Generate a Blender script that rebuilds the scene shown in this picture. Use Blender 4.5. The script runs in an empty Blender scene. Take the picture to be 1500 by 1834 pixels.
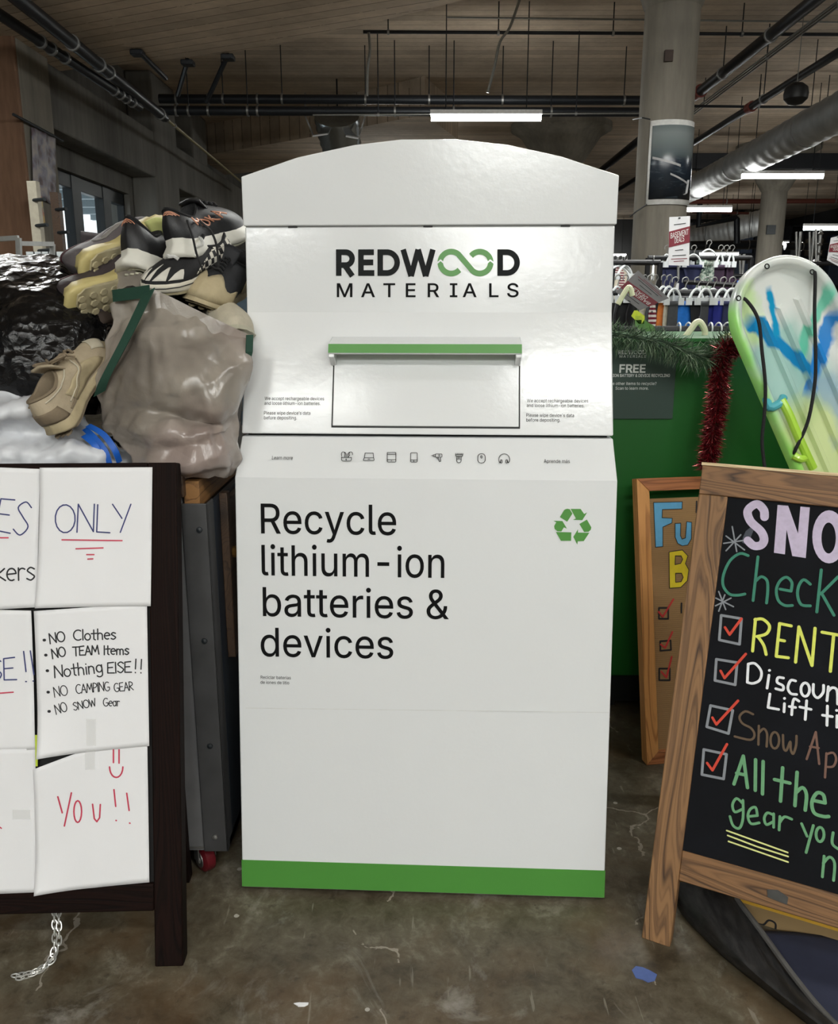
import bpy, bmesh, math, random
from math import sin, cos, pi, radians, sqrt, atan2
from mathutils import Vector, Matrix, noise
random.seed(7)
SC = bpy.context.scene
COL = SC.collection
# ---------------------------------------------------------------- camera
CAM_H, PITCH, FPX = 1.276, math.atan(372/1530.0), 1530.0
cd = bpy.data.cameras.new('camera'); cam = bpy.data.objects.new('camera', cd); COL.objects.link(cam)
cam.location = (0, 0, CAM_H); cam.rotation_euler = (pi/2-PITCH, 0, 0)
cd.sensor_width = 36; cd.sensor_fit = 'AUTO'; cd.lens = FPX/1834*36; cd.clip_start = .05; cd.clip_end = 200
SC.camera = cam
# ---------------------------------------------------------------- world and exposure
SC.view_settings.view_transform = 'Standard'; SC.view_settings.look = 'None'
SC.view_settings.gamma = 1; SC.view_settings.use_curve_mapping = False
SC.view_settings.exposure = 0.21
W = bpy.data.worlds.new('world'); SC.world = W; W.use_nodes = True
W.node_tree.nodes['Background'].inputs[0].default_value = (.93, .97, 1, 1)
W.node_tree.nodes['Background'].inputs[1].default_value = 1.6
# overhead fluorescent fixtures: x, y, z, length, watts, axis
NEAR_LIGHTS = [(.95, -.95, 3.25, 1.25, 17), (-1.3, -1.15, 3.25, 1.25, 8), (.1, -3.2, 3.25, 1.25, 62), (-2.1, -3.4, 3.25, 1.25, 46), (2.6, -3.4, 3.25, 1.25, 46),
               (2.7, .9, 3.25, 1.25, 20), (-2.4, 4.4, 3.25, 1.25, 34), (.7, 4.2, 3.25, 1.25, 30), (3.4, 4.6, 3.25, 1.25, 30), (.3, -5.2, 3.25, 1.25, 50)]  # those beyond the kiosk and farthest back: unseen, added for slab and kiosk light
# ---------------------------------------------------------------- pixel -> place
_c, _s = cos(PITCH), sin(PITCH)
def ray(px, py):
    u, v = (px-750)/FPX, (py-917)/FPX
    return Vector((u, _c-v*_s, -_s-v*_c))
CAM = Vector((0, 0, CAM_H))
def atY(px, py, y): d = ray(px, py); return CAM+d*(y/d.y)
def atZ(px, py, z): d = ray(px, py); return CAM+d*((z-CAM_H)/d.z)
def atX(px, py, x): d = ray(px, py); return CAM+d*(x/d.x)
def atP(px, py, p0, n): d = ray(px, py); return CAM+d*((Vector(p0)-CAM).dot(n)/d.dot(n))
def atD(px, py, depth): return CAM+ray(px, py)*depth
# ---------------------------------------------------------------- materials
MATS = {}
def new_mat(name):
    m = bpy.data.materials.new(name); m.use_nodes = True; nt = m.node_tree
    return m, nt, nt.nodes['Principled BSDF']
def nd(nt, t, **kw):
    n = nt.nodes.new(t)
    for k, v in kw.items():
        if k in n.inputs: n.inputs[k].default_value = v
        else: setattr(n, k, v)
    return n
def ramp(nt, fac, stops, interp='LINEAR'):
    r = nt.nodes.new('ShaderNodeValToRGB'); e = r.color_ramp.elements; r.color_ramp.interpolation = interp
    while len(e) < len(stops): e.new(.5)
    for i, (p, c) in enumerate(stops):
        e[i].position = p; e[i].color = (*c, 1) if len(c) == 3 else c
    nt.links.new(fac, r.inputs[0]); return r.outputs[0]
def lin(c):  # sRGB 0-255 -> linear
    return tuple(((x/255)/12.92 if x/255 <= .04045 else ((x/255+.055)/1.055)**2.4) for x in c)
def coords(nt, scale=(1, 1, 1), rot=(0, 0, 0)):
    tc = nt.nodes.new('ShaderNodeTexCoord'); mp = nt.nodes.new('ShaderNodeMapping')
    mp.inputs['Scale'].default_value = scale; mp.inputs['Rotation'].default_value = rot
    nt.links.new(tc.outputs['Object'], mp.inputs[0]); return mp.outputs[0]
def noise_tex(nt, vec, scale, detail=4, rough=.55, dist=0):
    n = nd(nt, 'ShaderNodeTexNoise', Scale=scale, Detail=detail, Roughness=rough, Distortion=dist)
    nt.links.new(vec, n.inputs['Vector']); return n.outputs[0]
def bump(nt, b, h, strength=.3, dist=.01):
    n = nd(nt, 'ShaderNodeBump', Strength=strength, Distance=dist)
    nt.links.new(h, n.inputs['Height']); nt.links.new(n.outputs[0], b.inputs['Normal'])
def mix(nt, a, b, fac, mode='MIX'):
    n = nt.nodes.new('ShaderNodeMix'); n.data_type = 'RGBA'; n.blend_type = mode
    for v, i in ((a, 6), (b, 7), (fac, 0)):
        if hasattr(v, 'is_linked'): nt.links.new(v, n.inputs[i])
        else: n.inputs[i].default_value = (*v, 1) if isinstance(v, tuple) else v
    return n.outputs[2]
def mth(nt, op, a, b=None):
    n = nt.nodes.new('ShaderNodeMath'); n.operation = op
    for i, v in enumerate((a, b)):
        if v is None: continue
        if hasattr(v, 'is_linked'): nt.links.new(v, n.inputs[i])
        else: n.inputs[i].default_value = v
    return n.outputs[0]
def plain(name, rgb, rough=.5, metal=0, var=.12, scale=30, bmp=0, bscale=80, coat=0, spec=None, trans=0):
    """solid surface with a little mottling"""
    if name in MATS: return MATS[name]
    m, nt, b = new_mat(name); v = coords(nt); c = lin(rgb)
    n = noise_tex(nt, v, scale, 5)
    col = ramp(nt, n, [(.25, tuple(x*(1-var) for x in c)), (.75, tuple(min(1, x*(1+var)) for x in c))])
    nt.links.new(col, b.inputs['Base Color'])
    b.inputs['Roughness'].default_value = rough; b.inputs['Metallic'].default_value = metal
    b.inputs['Coat Weight'].default_value = coat
    if spec is not None: b.inputs['Specular IOR Level'].default_value = spec
    b.inputs['Transmission Weight'].default_value = trans
    if bmp: bump(nt, b, noise_tex(nt, v, bscale, 4), bmp, .004)
    MATS[name] = m; return m
def emit(name, rgb, strength):
    if name in MATS: return MATS[name]
    m, nt, b = new_mat(name)
    b.inputs['Emission Color'].default_value = (*rgb, 1); b.inputs['Emission Strength'].default_value = strength
    MATS[name] = m; return m
def wood(name, light, dark, axis=1, fine=60, contrast=(.35, .65), rough=.55, knots=1.0, blotch=.25, spec=.5):
    """grain runs along local axis; rings warp round a few knots"""
    if name in MATS: return MATS[name]
    m, nt, b = new_mat(name)
    sc = [1, 1, 1]; sc[axis] = .055
    v = coords(nt, tuple(sc))
    base = coords(nt)
    ks = [1, 1, 1]; ks[axis] = .5
    vk = coords(nt, tuple(ks))
    vo = nd(nt, 'ShaderNodeTexVoronoi', Scale=5.5); nt.links.new(vk, vo.inputs['Vector'])
    kn = mth(nt, 'POWER', mth(nt, 'SUBTRACT', 1, mth(nt, 'MINIMUM', mth(nt, 'MULTIPLY', vo.outputs['Distance'], 2.6), 1)), 2.2)
    n1 = noise_tex(nt, v, 9, 2, .45)
    ring = mth(nt, 'ADD', mth(nt, 'MULTIPLY', n1, fine*.75), mth(nt, 'MULTIPLY', kn, 7.0*knots))
    rg = mth(nt, 'ABSOLUTE', mth(nt, 'SINE', mth(nt, 'MULTIPLY', ring, 2.2)))
    rg2 = mth(nt, 'ABSOLUTE', mth(nt, 'SINE', mth(nt, 'ADD', mth(nt, 'MULTIPLY', ring, 5.3), mth(nt, 'MULTIPLY', noise_tex(nt, v, 40, 3), 5))))
    fib = noise_tex(nt, v, 170, 3, .7)
    f = mth(nt, 'ADD', mth(nt, 'MULTIPLY', rg, .42), mth(nt, 'ADD', mth(nt, 'MULTIPLY', rg2, .26), mth(nt, 'MULTIPLY', fib, .42)))
    col = ramp(nt, f, [(contrast[0]-.2, lin(dark)), (contrast[1], lin(light))])
    bl = noise_tex(nt, base, 4, 3)
    b.inputs['Specular IOR Level'].default_value = spec
    col = mix(nt, col, tuple(x*.55 for x in lin(dark)), mth(nt, 'MULTIPLY', kn, .9*knots if knots < 1 else .9))
    col = mix(nt, col, lin(dark), mth(nt, 'MULTIPLY', bl, blotch))
    nt.links.new(col, b.inputs['Base Color']); b.inputs['Roughness'].default_value = rough
    bump(nt, b, f, .25, .002)
    MATS[name] = m; return m
def concrete(name, c1, c2, board=None, bw=.14, scale=1.6, rough=.9, streak=None, seam=.55):
    """cast concrete; board = axis across the form boards, streak = axis of long stains"""
    if name in MATS: return MATS[name]
    m, nt, b = new_mat(name)
    v = coords(nt); sc = [1, 1, 1]
    if streak is not None: sc[streak] = .15
    vs = coords(nt, tuple(sc))
    n = noise_tex(nt, vs, scale, 7, .62); n2 = noise_tex(nt, vs, scale*9, 4, .6)
    f = mth(nt, 'ADD', mth(nt, 'MULTIPLY', n, .75), mth(nt, 'MULTIPLY', n2, .25))
    col = ramp(nt, f, [(.30, lin(c2)), (.68, lin(c1))])
    hgt = f
    if board is not None:
        sp = nt.nodes.new('ShaderNodeSeparateXYZ'); nt.links.new(v, sp.inputs[0])
        q = mth(nt, 'DIVIDE', sp.outputs[board], bw)
        fl = mth(nt, 'FLOOR', q); fr = mth(nt, 'FRACT', q)
        wn = nd(nt, 'ShaderNodeTexWhiteNoise', noise_dimensions='1D'); nt.links.new(fl, wn.inputs['W'])
        col = mix(nt, col, tuple(x*.55 for x in lin(c2)), mth(nt, 'MULTIPLY', wn.outputs[0], .45))
        edge = mth(nt, 'LESS_THAN', mth(nt, 'ABSOLUTE', mth(nt, 'SUBTRACT', fr, .5)), .46)
        brk = mth(nt, 'GREATER_THAN', n2, .40)
        se = mth(nt, 'MULTIPLY', mth(nt, 'SUBTRACT', 1, edge), brk)
        col = mix(nt, col, tuple(x*.3 for x in lin(c2)), mth(nt, 'MULTIPLY', se, seam))
        hgt = mth(nt, 'ADD', f, mth(nt, 'MULTIPLY', edge, .5))
    nt.links.new(col, b.inputs['Base Color']); b.inputs['Roughness'].default_value = rough
    bump(nt, b, hgt, .35, .01)
    MATS[name] = m; return m
# ---------------------------------------------------------------- mesh builder
class MB:
    def __init__(s): s.v = []; s.f = []; s.m = []; s.mi = 0
    def add(s, vs, fs, M=None):
        o = len(s.v)
        for p in vs: s.v.append(tuple(M @ Vector(p)) if M else tuple(p))
        for f in fs: s.f.append(tuple(o+i for i in f)); s.m.append(s.mi)
        return s
    def box(s, x0, x1, y0, y1, z0, z1, M=None):
        v = [(x, y, z) for z in (z0, z1) for y in (y0, y1) for x in (x0, x1)]
        return s.add(v, [(0, 2, 3, 1), (4, 5, 7, 6), (0, 1, 5, 4), (2, 6, 7, 3), (0, 4, 6, 2), (1, 3, 7, 5)], M)
    def prism(s, pts, z0, z1, M=None):
        n = len(pts); v = [(x, y, z0) for x, y in pts]+[(x, y, z1) for x, y in pts]
        return s.add(v, [tuple(range(n-1, -1, -1)), tuple(range(n, 2*n))]+[(i, (i+1) % n, n+(i+1) % n, n+i) for i in range(n)], M)
    def rings(s, rs, close=True, cap0=True, cap1=True, M=None):
        n = len(rs[0]); v = [p for r in rs for p in r]; f = []
        for j in range(len(rs)-1):
            for i in range(n if close else n-1):
                k = (i+1) % n; f.append((j*n+i, j*n+k, (j+1)*n+k, (j+1)*n+i))
        if close and cap0: f.append(tuple(range(n-1, -1, -1)))
        if close and cap1: f.append(tuple(range((len(rs)-1)*n, len(rs)*n)))
        return s.add(v, f, M)
    def tube(s, path, r, n=8, caps=True, M=None):
        P = [Vector(p) for p in path]; rs = r if isinstance(r, (list, tuple)) else [r]*len(P)
        R = []; N = None
        for i, p in enumerate(P):
            t = (P[min(i+1, len(P)-1)]-P[max(i-1, 0)]).normalized()
            if N is None: N = t.orthogonal().normalized()
            N = (N-t*N.dot(t)); N = N.normalized() if N.length > 1e-6 else t.orthogonal().normalized()
            B = t.cross(N)
            R.append([p+(N*cos(2*pi*k/n)+B*sin(2*pi*k/n))*rs[i] for k in range(n)])
        return s.rings(R, True, caps, caps, M)
    def ring(s, c, ax, R, r, n=20, k=6):  # torus
        ax = Vector(ax).normalized(); u = ax.orthogonal().normalized(); w = ax.cross(u); c = Vector(c)
        vs = []; fs = []
        for i in range(n):
            a = 2*pi*i/n; d = u*cos(a)+w*sin(a)
            for j in range(k):
                b = 2*pi*j/k; vs.append(c+d*(R+r*cos(b))+ax*(r*sin(b)))
        for i in range(n):
            for j in range(k):
                fs.append((i*k+j, ((i+1) % n)*k+j, ((i+1) % n)*k+(j+1) % k, i*k+(j+1) % k))
        return s.add(vs, fs)
    def cyl(s, a, b, r, n=16): return s.tube([a, b], r, n)
    def lathe(s, prof, n=24, M=None, a0=0, a1=2*pi):
        full = abs(a1-a0-2*pi) < 1e-6
        return s.rings([[(r*cos(a0+(a1-a0)*k/(n if full else n-1)), r*sin(a0+(a1-a0)*k/(n if full else n-1)), z) for k in range(n)] for r, z in prof], full, full, full, M)
    def grid(s, nu, nv, fn, M=None):
        return s.rings([[fn(i/(nu-1), j/(nv-1)) for i in range(nu)] for j in range(nv)], False, M=M)
    def strap(s, path, wvec, th=.002, M=None):
        """flat band: path points, width vectors (one or per point)"""
        P = [Vector(p) for p in path]; ws = wvec if isinstance(wvec, list) else [wvec]*len(P); R = []
        for i, p in enumerate(P):
            t = (P[min(i+1, len(P)-1)]-P[max(i-1, 0)]).normalized(); w = Vector(ws[i]); n = t.cross(w).normalized()*th
            R.append([p-w/2-n/2, p+w/2-n/2, p+w/2+n/2, p-w/2+n/2])
        return s.rings(R, True, True, True, M)
    def build(s, name, mats, parent=None, sharp=35, bevel=0, sub=0, solid=0, loc=None, seg=2, flat=False):
        me = bpy.data.meshes.new(name); me.from_pydata(s.v, [], s.f)
        for m in (mats if isinstance(mats, (list, tuple)) else [mats]): me.materials.append(m)
        if any(s.m): me.polygons.foreach_set('material_index', s.m)
        me.validate(); 
        bm = bmesh.new(); bm.from_mesh(me); bmesh.ops.recalc_face_normals(bm, faces=bm.faces); bm.to_mesh(me); bm.free()
        if not flat:
            me.shade_smooth(); me.set_sharp_from_angle(angle=radians(sharp))
        o = bpy.data.objects.new(name, me); COL.objects.link(o)
        if parent: o.parent = parent
        if loc is not None: o.location = loc
        if solid: md = o.modifiers.new('solid', 'SOLIDIFY'); md.thickness = solid; md.offset = 0
        if bevel: md = o.modifiers.new('bevel', 'BEVEL'); md.width = bevel; md.segments = seg; md.limit_method = 'ANGLE'; md.angle_limit = radians(40)
        if sub: md = o.modifiers.new('sub', 'SUBSURF'); md.levels = sub; md.render_levels = sub
        return o
def tag(o, label, cat, group=None, kind=None):
    o['label'] = label; o['category'] = cat
    if group: o['group'] = group
    if kind: o['kind'] = kind
    return o
def struct(o): o['kind'] = 'structure'; return o
def thing(name, label, cat, loc=(0, 0, 0), group=None, M=None):
    o = bpy.data.objects.new(name, None); COL.objects.link(o); o.empty_display_size = .05
    if M is not None: o.matrix_world = M
    else: o.location = loc
    return tag(o, label, cat, group)
def rel(o): return o.matrix_basis.inverted()
def frame(o, x, y):  # matrix from origin, x axis, y axis
    x = Vector(x).normalized(); z = x.cross(Vector(y)).normalized(); y = z.cross(x)
    M = Matrix((x, y, z)).transposed().to_4x4(); M.translation = Vector(o); return M
def cr(pts, k=6, closed=False):
    """Catmull-Rom through points"""
    P = [Vector(p) for p in pts]; n = len(P); out = []
    rng = range(n if closed else n-1)
    for i in rng:
        if closed: a, b, c, d = P[(i-1) % n], P[i], P[(i+1) % n], P[(i+2) % n]
        else: a, b, c, d = P[max(i-1, 0)], P[i], P[i+1], P[min(i+2, n-1)]
        for j in range(k):
            t = j/k
            out.append(.5*((2*b)+(c-a)*t+(2*a-5*b+4*c-d)*t*t+(3*b-a-3*c+d)*t**3))
    if not closed: out.append(P[-1])
    return out
# ---------------------------------------------------------------- lettering
def fill2d(name, polys, mat, parent, M=None, th=.0004, rule='odd'):
    """flat lettering film from outlines: overlapping loops are merged, holes kept"""
    from mathutils.geometry import delaunay_2d_cdt
    V = []; E = []; segs = []
    for p in polys:
        p = [(q[0]*1000, q[1]*1000) for q in p]; o = len(V); n = len(p)
        V += [Vector(q) for q in p]; E += [(o+i, o+(i+1) % n) for i in range(n)]
        ys = [q[1] for q in p]; xs = [q[0] for q in p]
        segs.append((min(ys), max(ys), max(xs), [(p[i], p[(i+1) % n]) for i in range(n)]))
    vs, _, fs, *_r = delaunay_2d_cdt(V, E, [], 0, 1e-4, True)
    mb = MB(); keep = []
    for f in fs:
        x = sum(vs[i].x for i in f)/3; y = sum(vs[i].y for i in f)/3; w = 0
        for y0, y1, x1, L in segs:
            if y < y0 or y > y1 or x > x1: continue
            for a, b_ in L:
                if (a[1] > y) != (b_[1] > y) and x < (b_[0]-a[0])*(y-a[1])/(b_[1]-a[1])+a[0]: w += 1 if b_[1] > a[1] else -1
        if (w % 2 if rule == 'odd' else w): keep.append(f if (vs[f[1]]-vs[f[0]]).cross(vs[f[2]]-vs[f[0]]) > 0 else f[::-1])
    mb.add([(v.x/1000, v.y/1000, th) for v in vs], keep, M)
    return mb.build(name, mat, parent, flat=True)
def type_out(s, cap, x=0, y=0, bold=0, track=0, skew=0, sx=1):
    """outlines of a printed line; cap = cap height"""
    k = cap/509; out = []
    for ch in s:
        a, P = GLY[ch]
        for q in P:
            pts = [tuple(map(int, t.split(','))) for t in q.split(' ')]
            if bold: pts = fatten(pts, bold)
            out.append([(x+px*k*sx+skew*py*k, y+py*k) for px, py in pts])
        x += (a+track)*k*sx
    return out
def type_len(s, cap, track=0, sx=1): return sum(GLY[c][0]+track for c in s)*cap/509*sx
def fatten(p, d):
    n = len(p); A = sum(p[i][0]*p[(i+1) % n][1]-p[(i+1) % n][0]*p[i][1] for i in range(n)); out = []
    for i in range(n):
        a, b, c = Vector(p[i-1]), Vector(p[i]), Vector(p[(i+1) % n])
        t1, t2 = (b-a), (c-b)
        if t1.length < .5 or t2.length < .5: out.append(tuple(b)); continue
        t1.normalize(); t2.normalize(); n1, n2 = Vector((t1.y, -t1.x)), Vector((t2.y, -t2.x))
        m = n1+n2; q = m.length_squared
        m = m*(2/q) if q > .5 else n1
        out.append(tuple(b+m*d))   # font outlines: solid side is on the same hand for outer and inner loops
    return out
def strokes(name, lines, w, mat, parent, M=None, th=.0004, cap='round', n=6):
    """pen strokes: ribbons of width w in the local xy plane"""
    polys = []
    for L in lines:
        P = [Vector((p[0], p[1])) for p in L]; P = [p for i, p in enumerate(P) if i == 0 or (p-P[i-1]).length > 1e-6]
        if len(P) == 1: P.append(P[0]+Vector((w*.05, 0)))
        k = len(P)
        for i in range(k-1):
            d = (P[i+1]-P[i]).normalized(); r = Vector((-d.y, d.x))*w/2
            polys.append([tuple(q) for q in (P[i]-r, P[i+1]-r, P[i+1]+r, P[i]+r)])
        for i in range(k):
            if cap != 'round' and i in (0, k-1): continue
            polys.append([(P[i].x+cos(2*pi*j/(2*n))*w/2, P[i].y+sin(2*pi*j/(2*n))*w/2) for j in range(2*n)])
    return fill2d(name, polys, mat, parent, M, th, 'nonzero')
def O(cx, cy, rx, ry, a0=0, a1=360, n=16):
    return [(cx+rx*cos(radians(a0+(a1-a0)*k/n)), cy+ry*sin(radians(a0+(a1-a0)*k/n))) for k in range(n+1)]
# hand lettering, cap height 1
HAND = {
 'N': (.75, [[(0, 0), (.05, 1), (.62, .02), (.66, 1)]]), 'O': (.85, [O(.4, .5, .38, .5, 100, 465)]), 'C': (.75, [O(.42, .5, .4, .5, 55, 305)]),
 'S': (.65, [cr([(.55, .86, 0), (.32, 1, 0), (.07, .8, 0), (.3, .54, 0), (.54, .28, 0), (.3, 0, 0), (.02, .14, 0)], 5)]),
 'T': (.75, [[(0, 1), (.72, .98)], [(.36, 1), (.34, 0)]]), 'E': (.65, [[(.55, 1), (.04, .97), (0, .02), (.58, 0)], [(.02, .52), (.44, .53)]]),
 'A': (.75, [[(0, 0), (.34, 1), (.66, 0)], [(.13, .38), (.56, .36)]]), 'M': (.9, [[(0, 0), (.12, 1), (.42, .3), (.7, 1), (.8, 0)]]),
 'I': (.2, [[(.06, 1), (.06, 0)]]), 'L': (.6, [[(.04, 1), (0, .03), (.5, 0)]]), 'P': (.6, [[(.02, 0), (.04, 1)]+O(.1, .73, .42, .27, 80, -90, 9)+[(.04, .46)]]),
 'R': (.65, [[(.02, 0), (.04, 1)]+O(.1, .74, .42, .26, 80, -90, 9)+[(.06, .48), (.56, 0)]]), 'G': (.8, [O(.4, .5, .38, .5, 55, 320)+[(.68, .42), (.42, .42)]]),
 'D': (.75, [[(.05, .96), (.02, .02)], [(.0, .97)]+O(.1, .5, .56, .48, 78, -82, 10)+[(.02, .02)]]), 'Y': (.75, [[(0, 1), (.36, .5)], [(.7, 1), (.3, 0)]]),
 'U': (.7, [cr([(.03, 1, 0), (.04, .3, 0), (.3, 0, 0), (.55, .3, 0), (.6, 1, 0)], 5)]), '!': (.25, [[(.1, 1), (.12, .3)], [(.13, .05), (.14, .03)]]),
 'l': (.22, [[(.08, 1.02), (.08, 0)]]), 'o': (.6, [O(.27, .32, .25, .32, 100, 460)]), 't': (.5, [[(.22, .98), (.22, .08), (.34, 0)], [(0, .62), (.46, .64)]]),
 'h': (.6, [[(.06, 1.05), (.05, 0)], [(.05, .4)]+O(.25, .42, .2, .22, 160, 0, 7)+[(.46, 0)]]),
 'e': (.58, [[(.05, .34), (.5, .38)]+O(.27, .33, .24, .32, 10, 300, 12)]), 's': (.5, [cr([(.42, .58, 0), (.22, .66, 0), (.06, .5, 0), (.25, .34, 0), (.42, .18, 0), (.24, 0, 0), (.03, .08, 0)], 4)]),
 'm': (.85, [[(.05, .62), (.04, 0)], [(.05, .42)]+O(.22, .42, .16, .2, 160, 0, 6)+[(.38, 0)], [(.38, .42)]+O(.54, .42, .16, .2, 160, 0, 6)+[(.71, 0)]]),
 'i': (.22, [[(.08, .62), (.08, 0)], [(.09, .88), (.095, .86)]]), 'n': (.6, [[(.05, .64), (.04, 0)], [(.05, .42)]+O(.25, .42, .2, .22, 160, 0, 7)+[(.46, 0)]]),
 'g': (.6, [O(.27, .34, .22, .3, 60, 400, 12), [(.48, .64), (.49, -.1)]+O(.26, -.14, .23, .22, 0, -150, 8)]), 'c': (.52, [O(.27, .32, .24, .32, 55, 305, 10)]),
 'k': (.55, [[(.06, 1.05), (.04, 0)], [(.46, .62), (.08, .3), (.5, 0)]]), 'w': (.8, [cr([(0, .62, 0), (.08, .08, 0), (.2, .04, 0), (.33, .5, 0), (.42, .08, 0), (.56, .04, 0), (.68, .66, 0)], 4)]),
 'r': (.45, [[(.05, .64), (.05, 0)], [(.05, .38)]+O(.25, .4, .2, .22, 160, 50, 5)]), 'a': (.6, [O(.25, .31, .22, .31, 45, 330, 12), [(.47, .64), (.48, .02)]]),
 'f': (.5, [cr([(.44, .9, 0), (.3, 1, 0), (.2, .8, 0), (.18, 0, 0)], 5), [(.02, .58), (.42, .6)]]), 'd': (.6, [O(.25, .31, .22, .31, 45, 330, 12), [(.48, 1.02), (.48, .0)]]),
 'u': (.6, [cr([(.04, .64, 0), (.06, .15, 0), (.22, 0, 0), (.42, .15, 0), (.47, .64, 0)], 4), [(.47, .64), (.5, 0)]]), 'p': (.6, [[(.05, .64), (.03, -.4)], O(.27, .33, .23, .31, 150, -150, 12)]),
 'W': (.95, [[(0, 1), (.2, .02), (.42, .8), (.64, .02), (.86, 1)]]),
 'y': (.6, [[(.02, .64), (.26, .12)], [(.5, .66), (.14, -.4)]]), 'v': (.5, [[(0, .64), (.22, 0), (.44, .66)]]), ' ': (.5, []), '-': (.4, [[(0, .4), (.3, .4)]]), '.': (.2, [[(.06, .03)]]),
}
def hand(s, p0, p1, h, jit=.02, caph=None):
    """lay the word s from baseline point p0 to p1 (2D), h = cap height; returns strokes"""
    p0, p1 = Vector(p0), Vector(p1); tot = sum(HAND[c][0] for c in s); d = (p1-p0); ex = d/tot; ey = Vector((-d.y, d.x)).normalized()*h
    x = 0; out = []
    for c in s:
        w, L = HAND[c]; j = Vector((0, random.uniform(-jit, jit)*h))
        for l in L: out.append([tuple(p0+j+ex*(x+q[0])+ey*q[1]) for q in l])
        x += w
    return out
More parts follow.
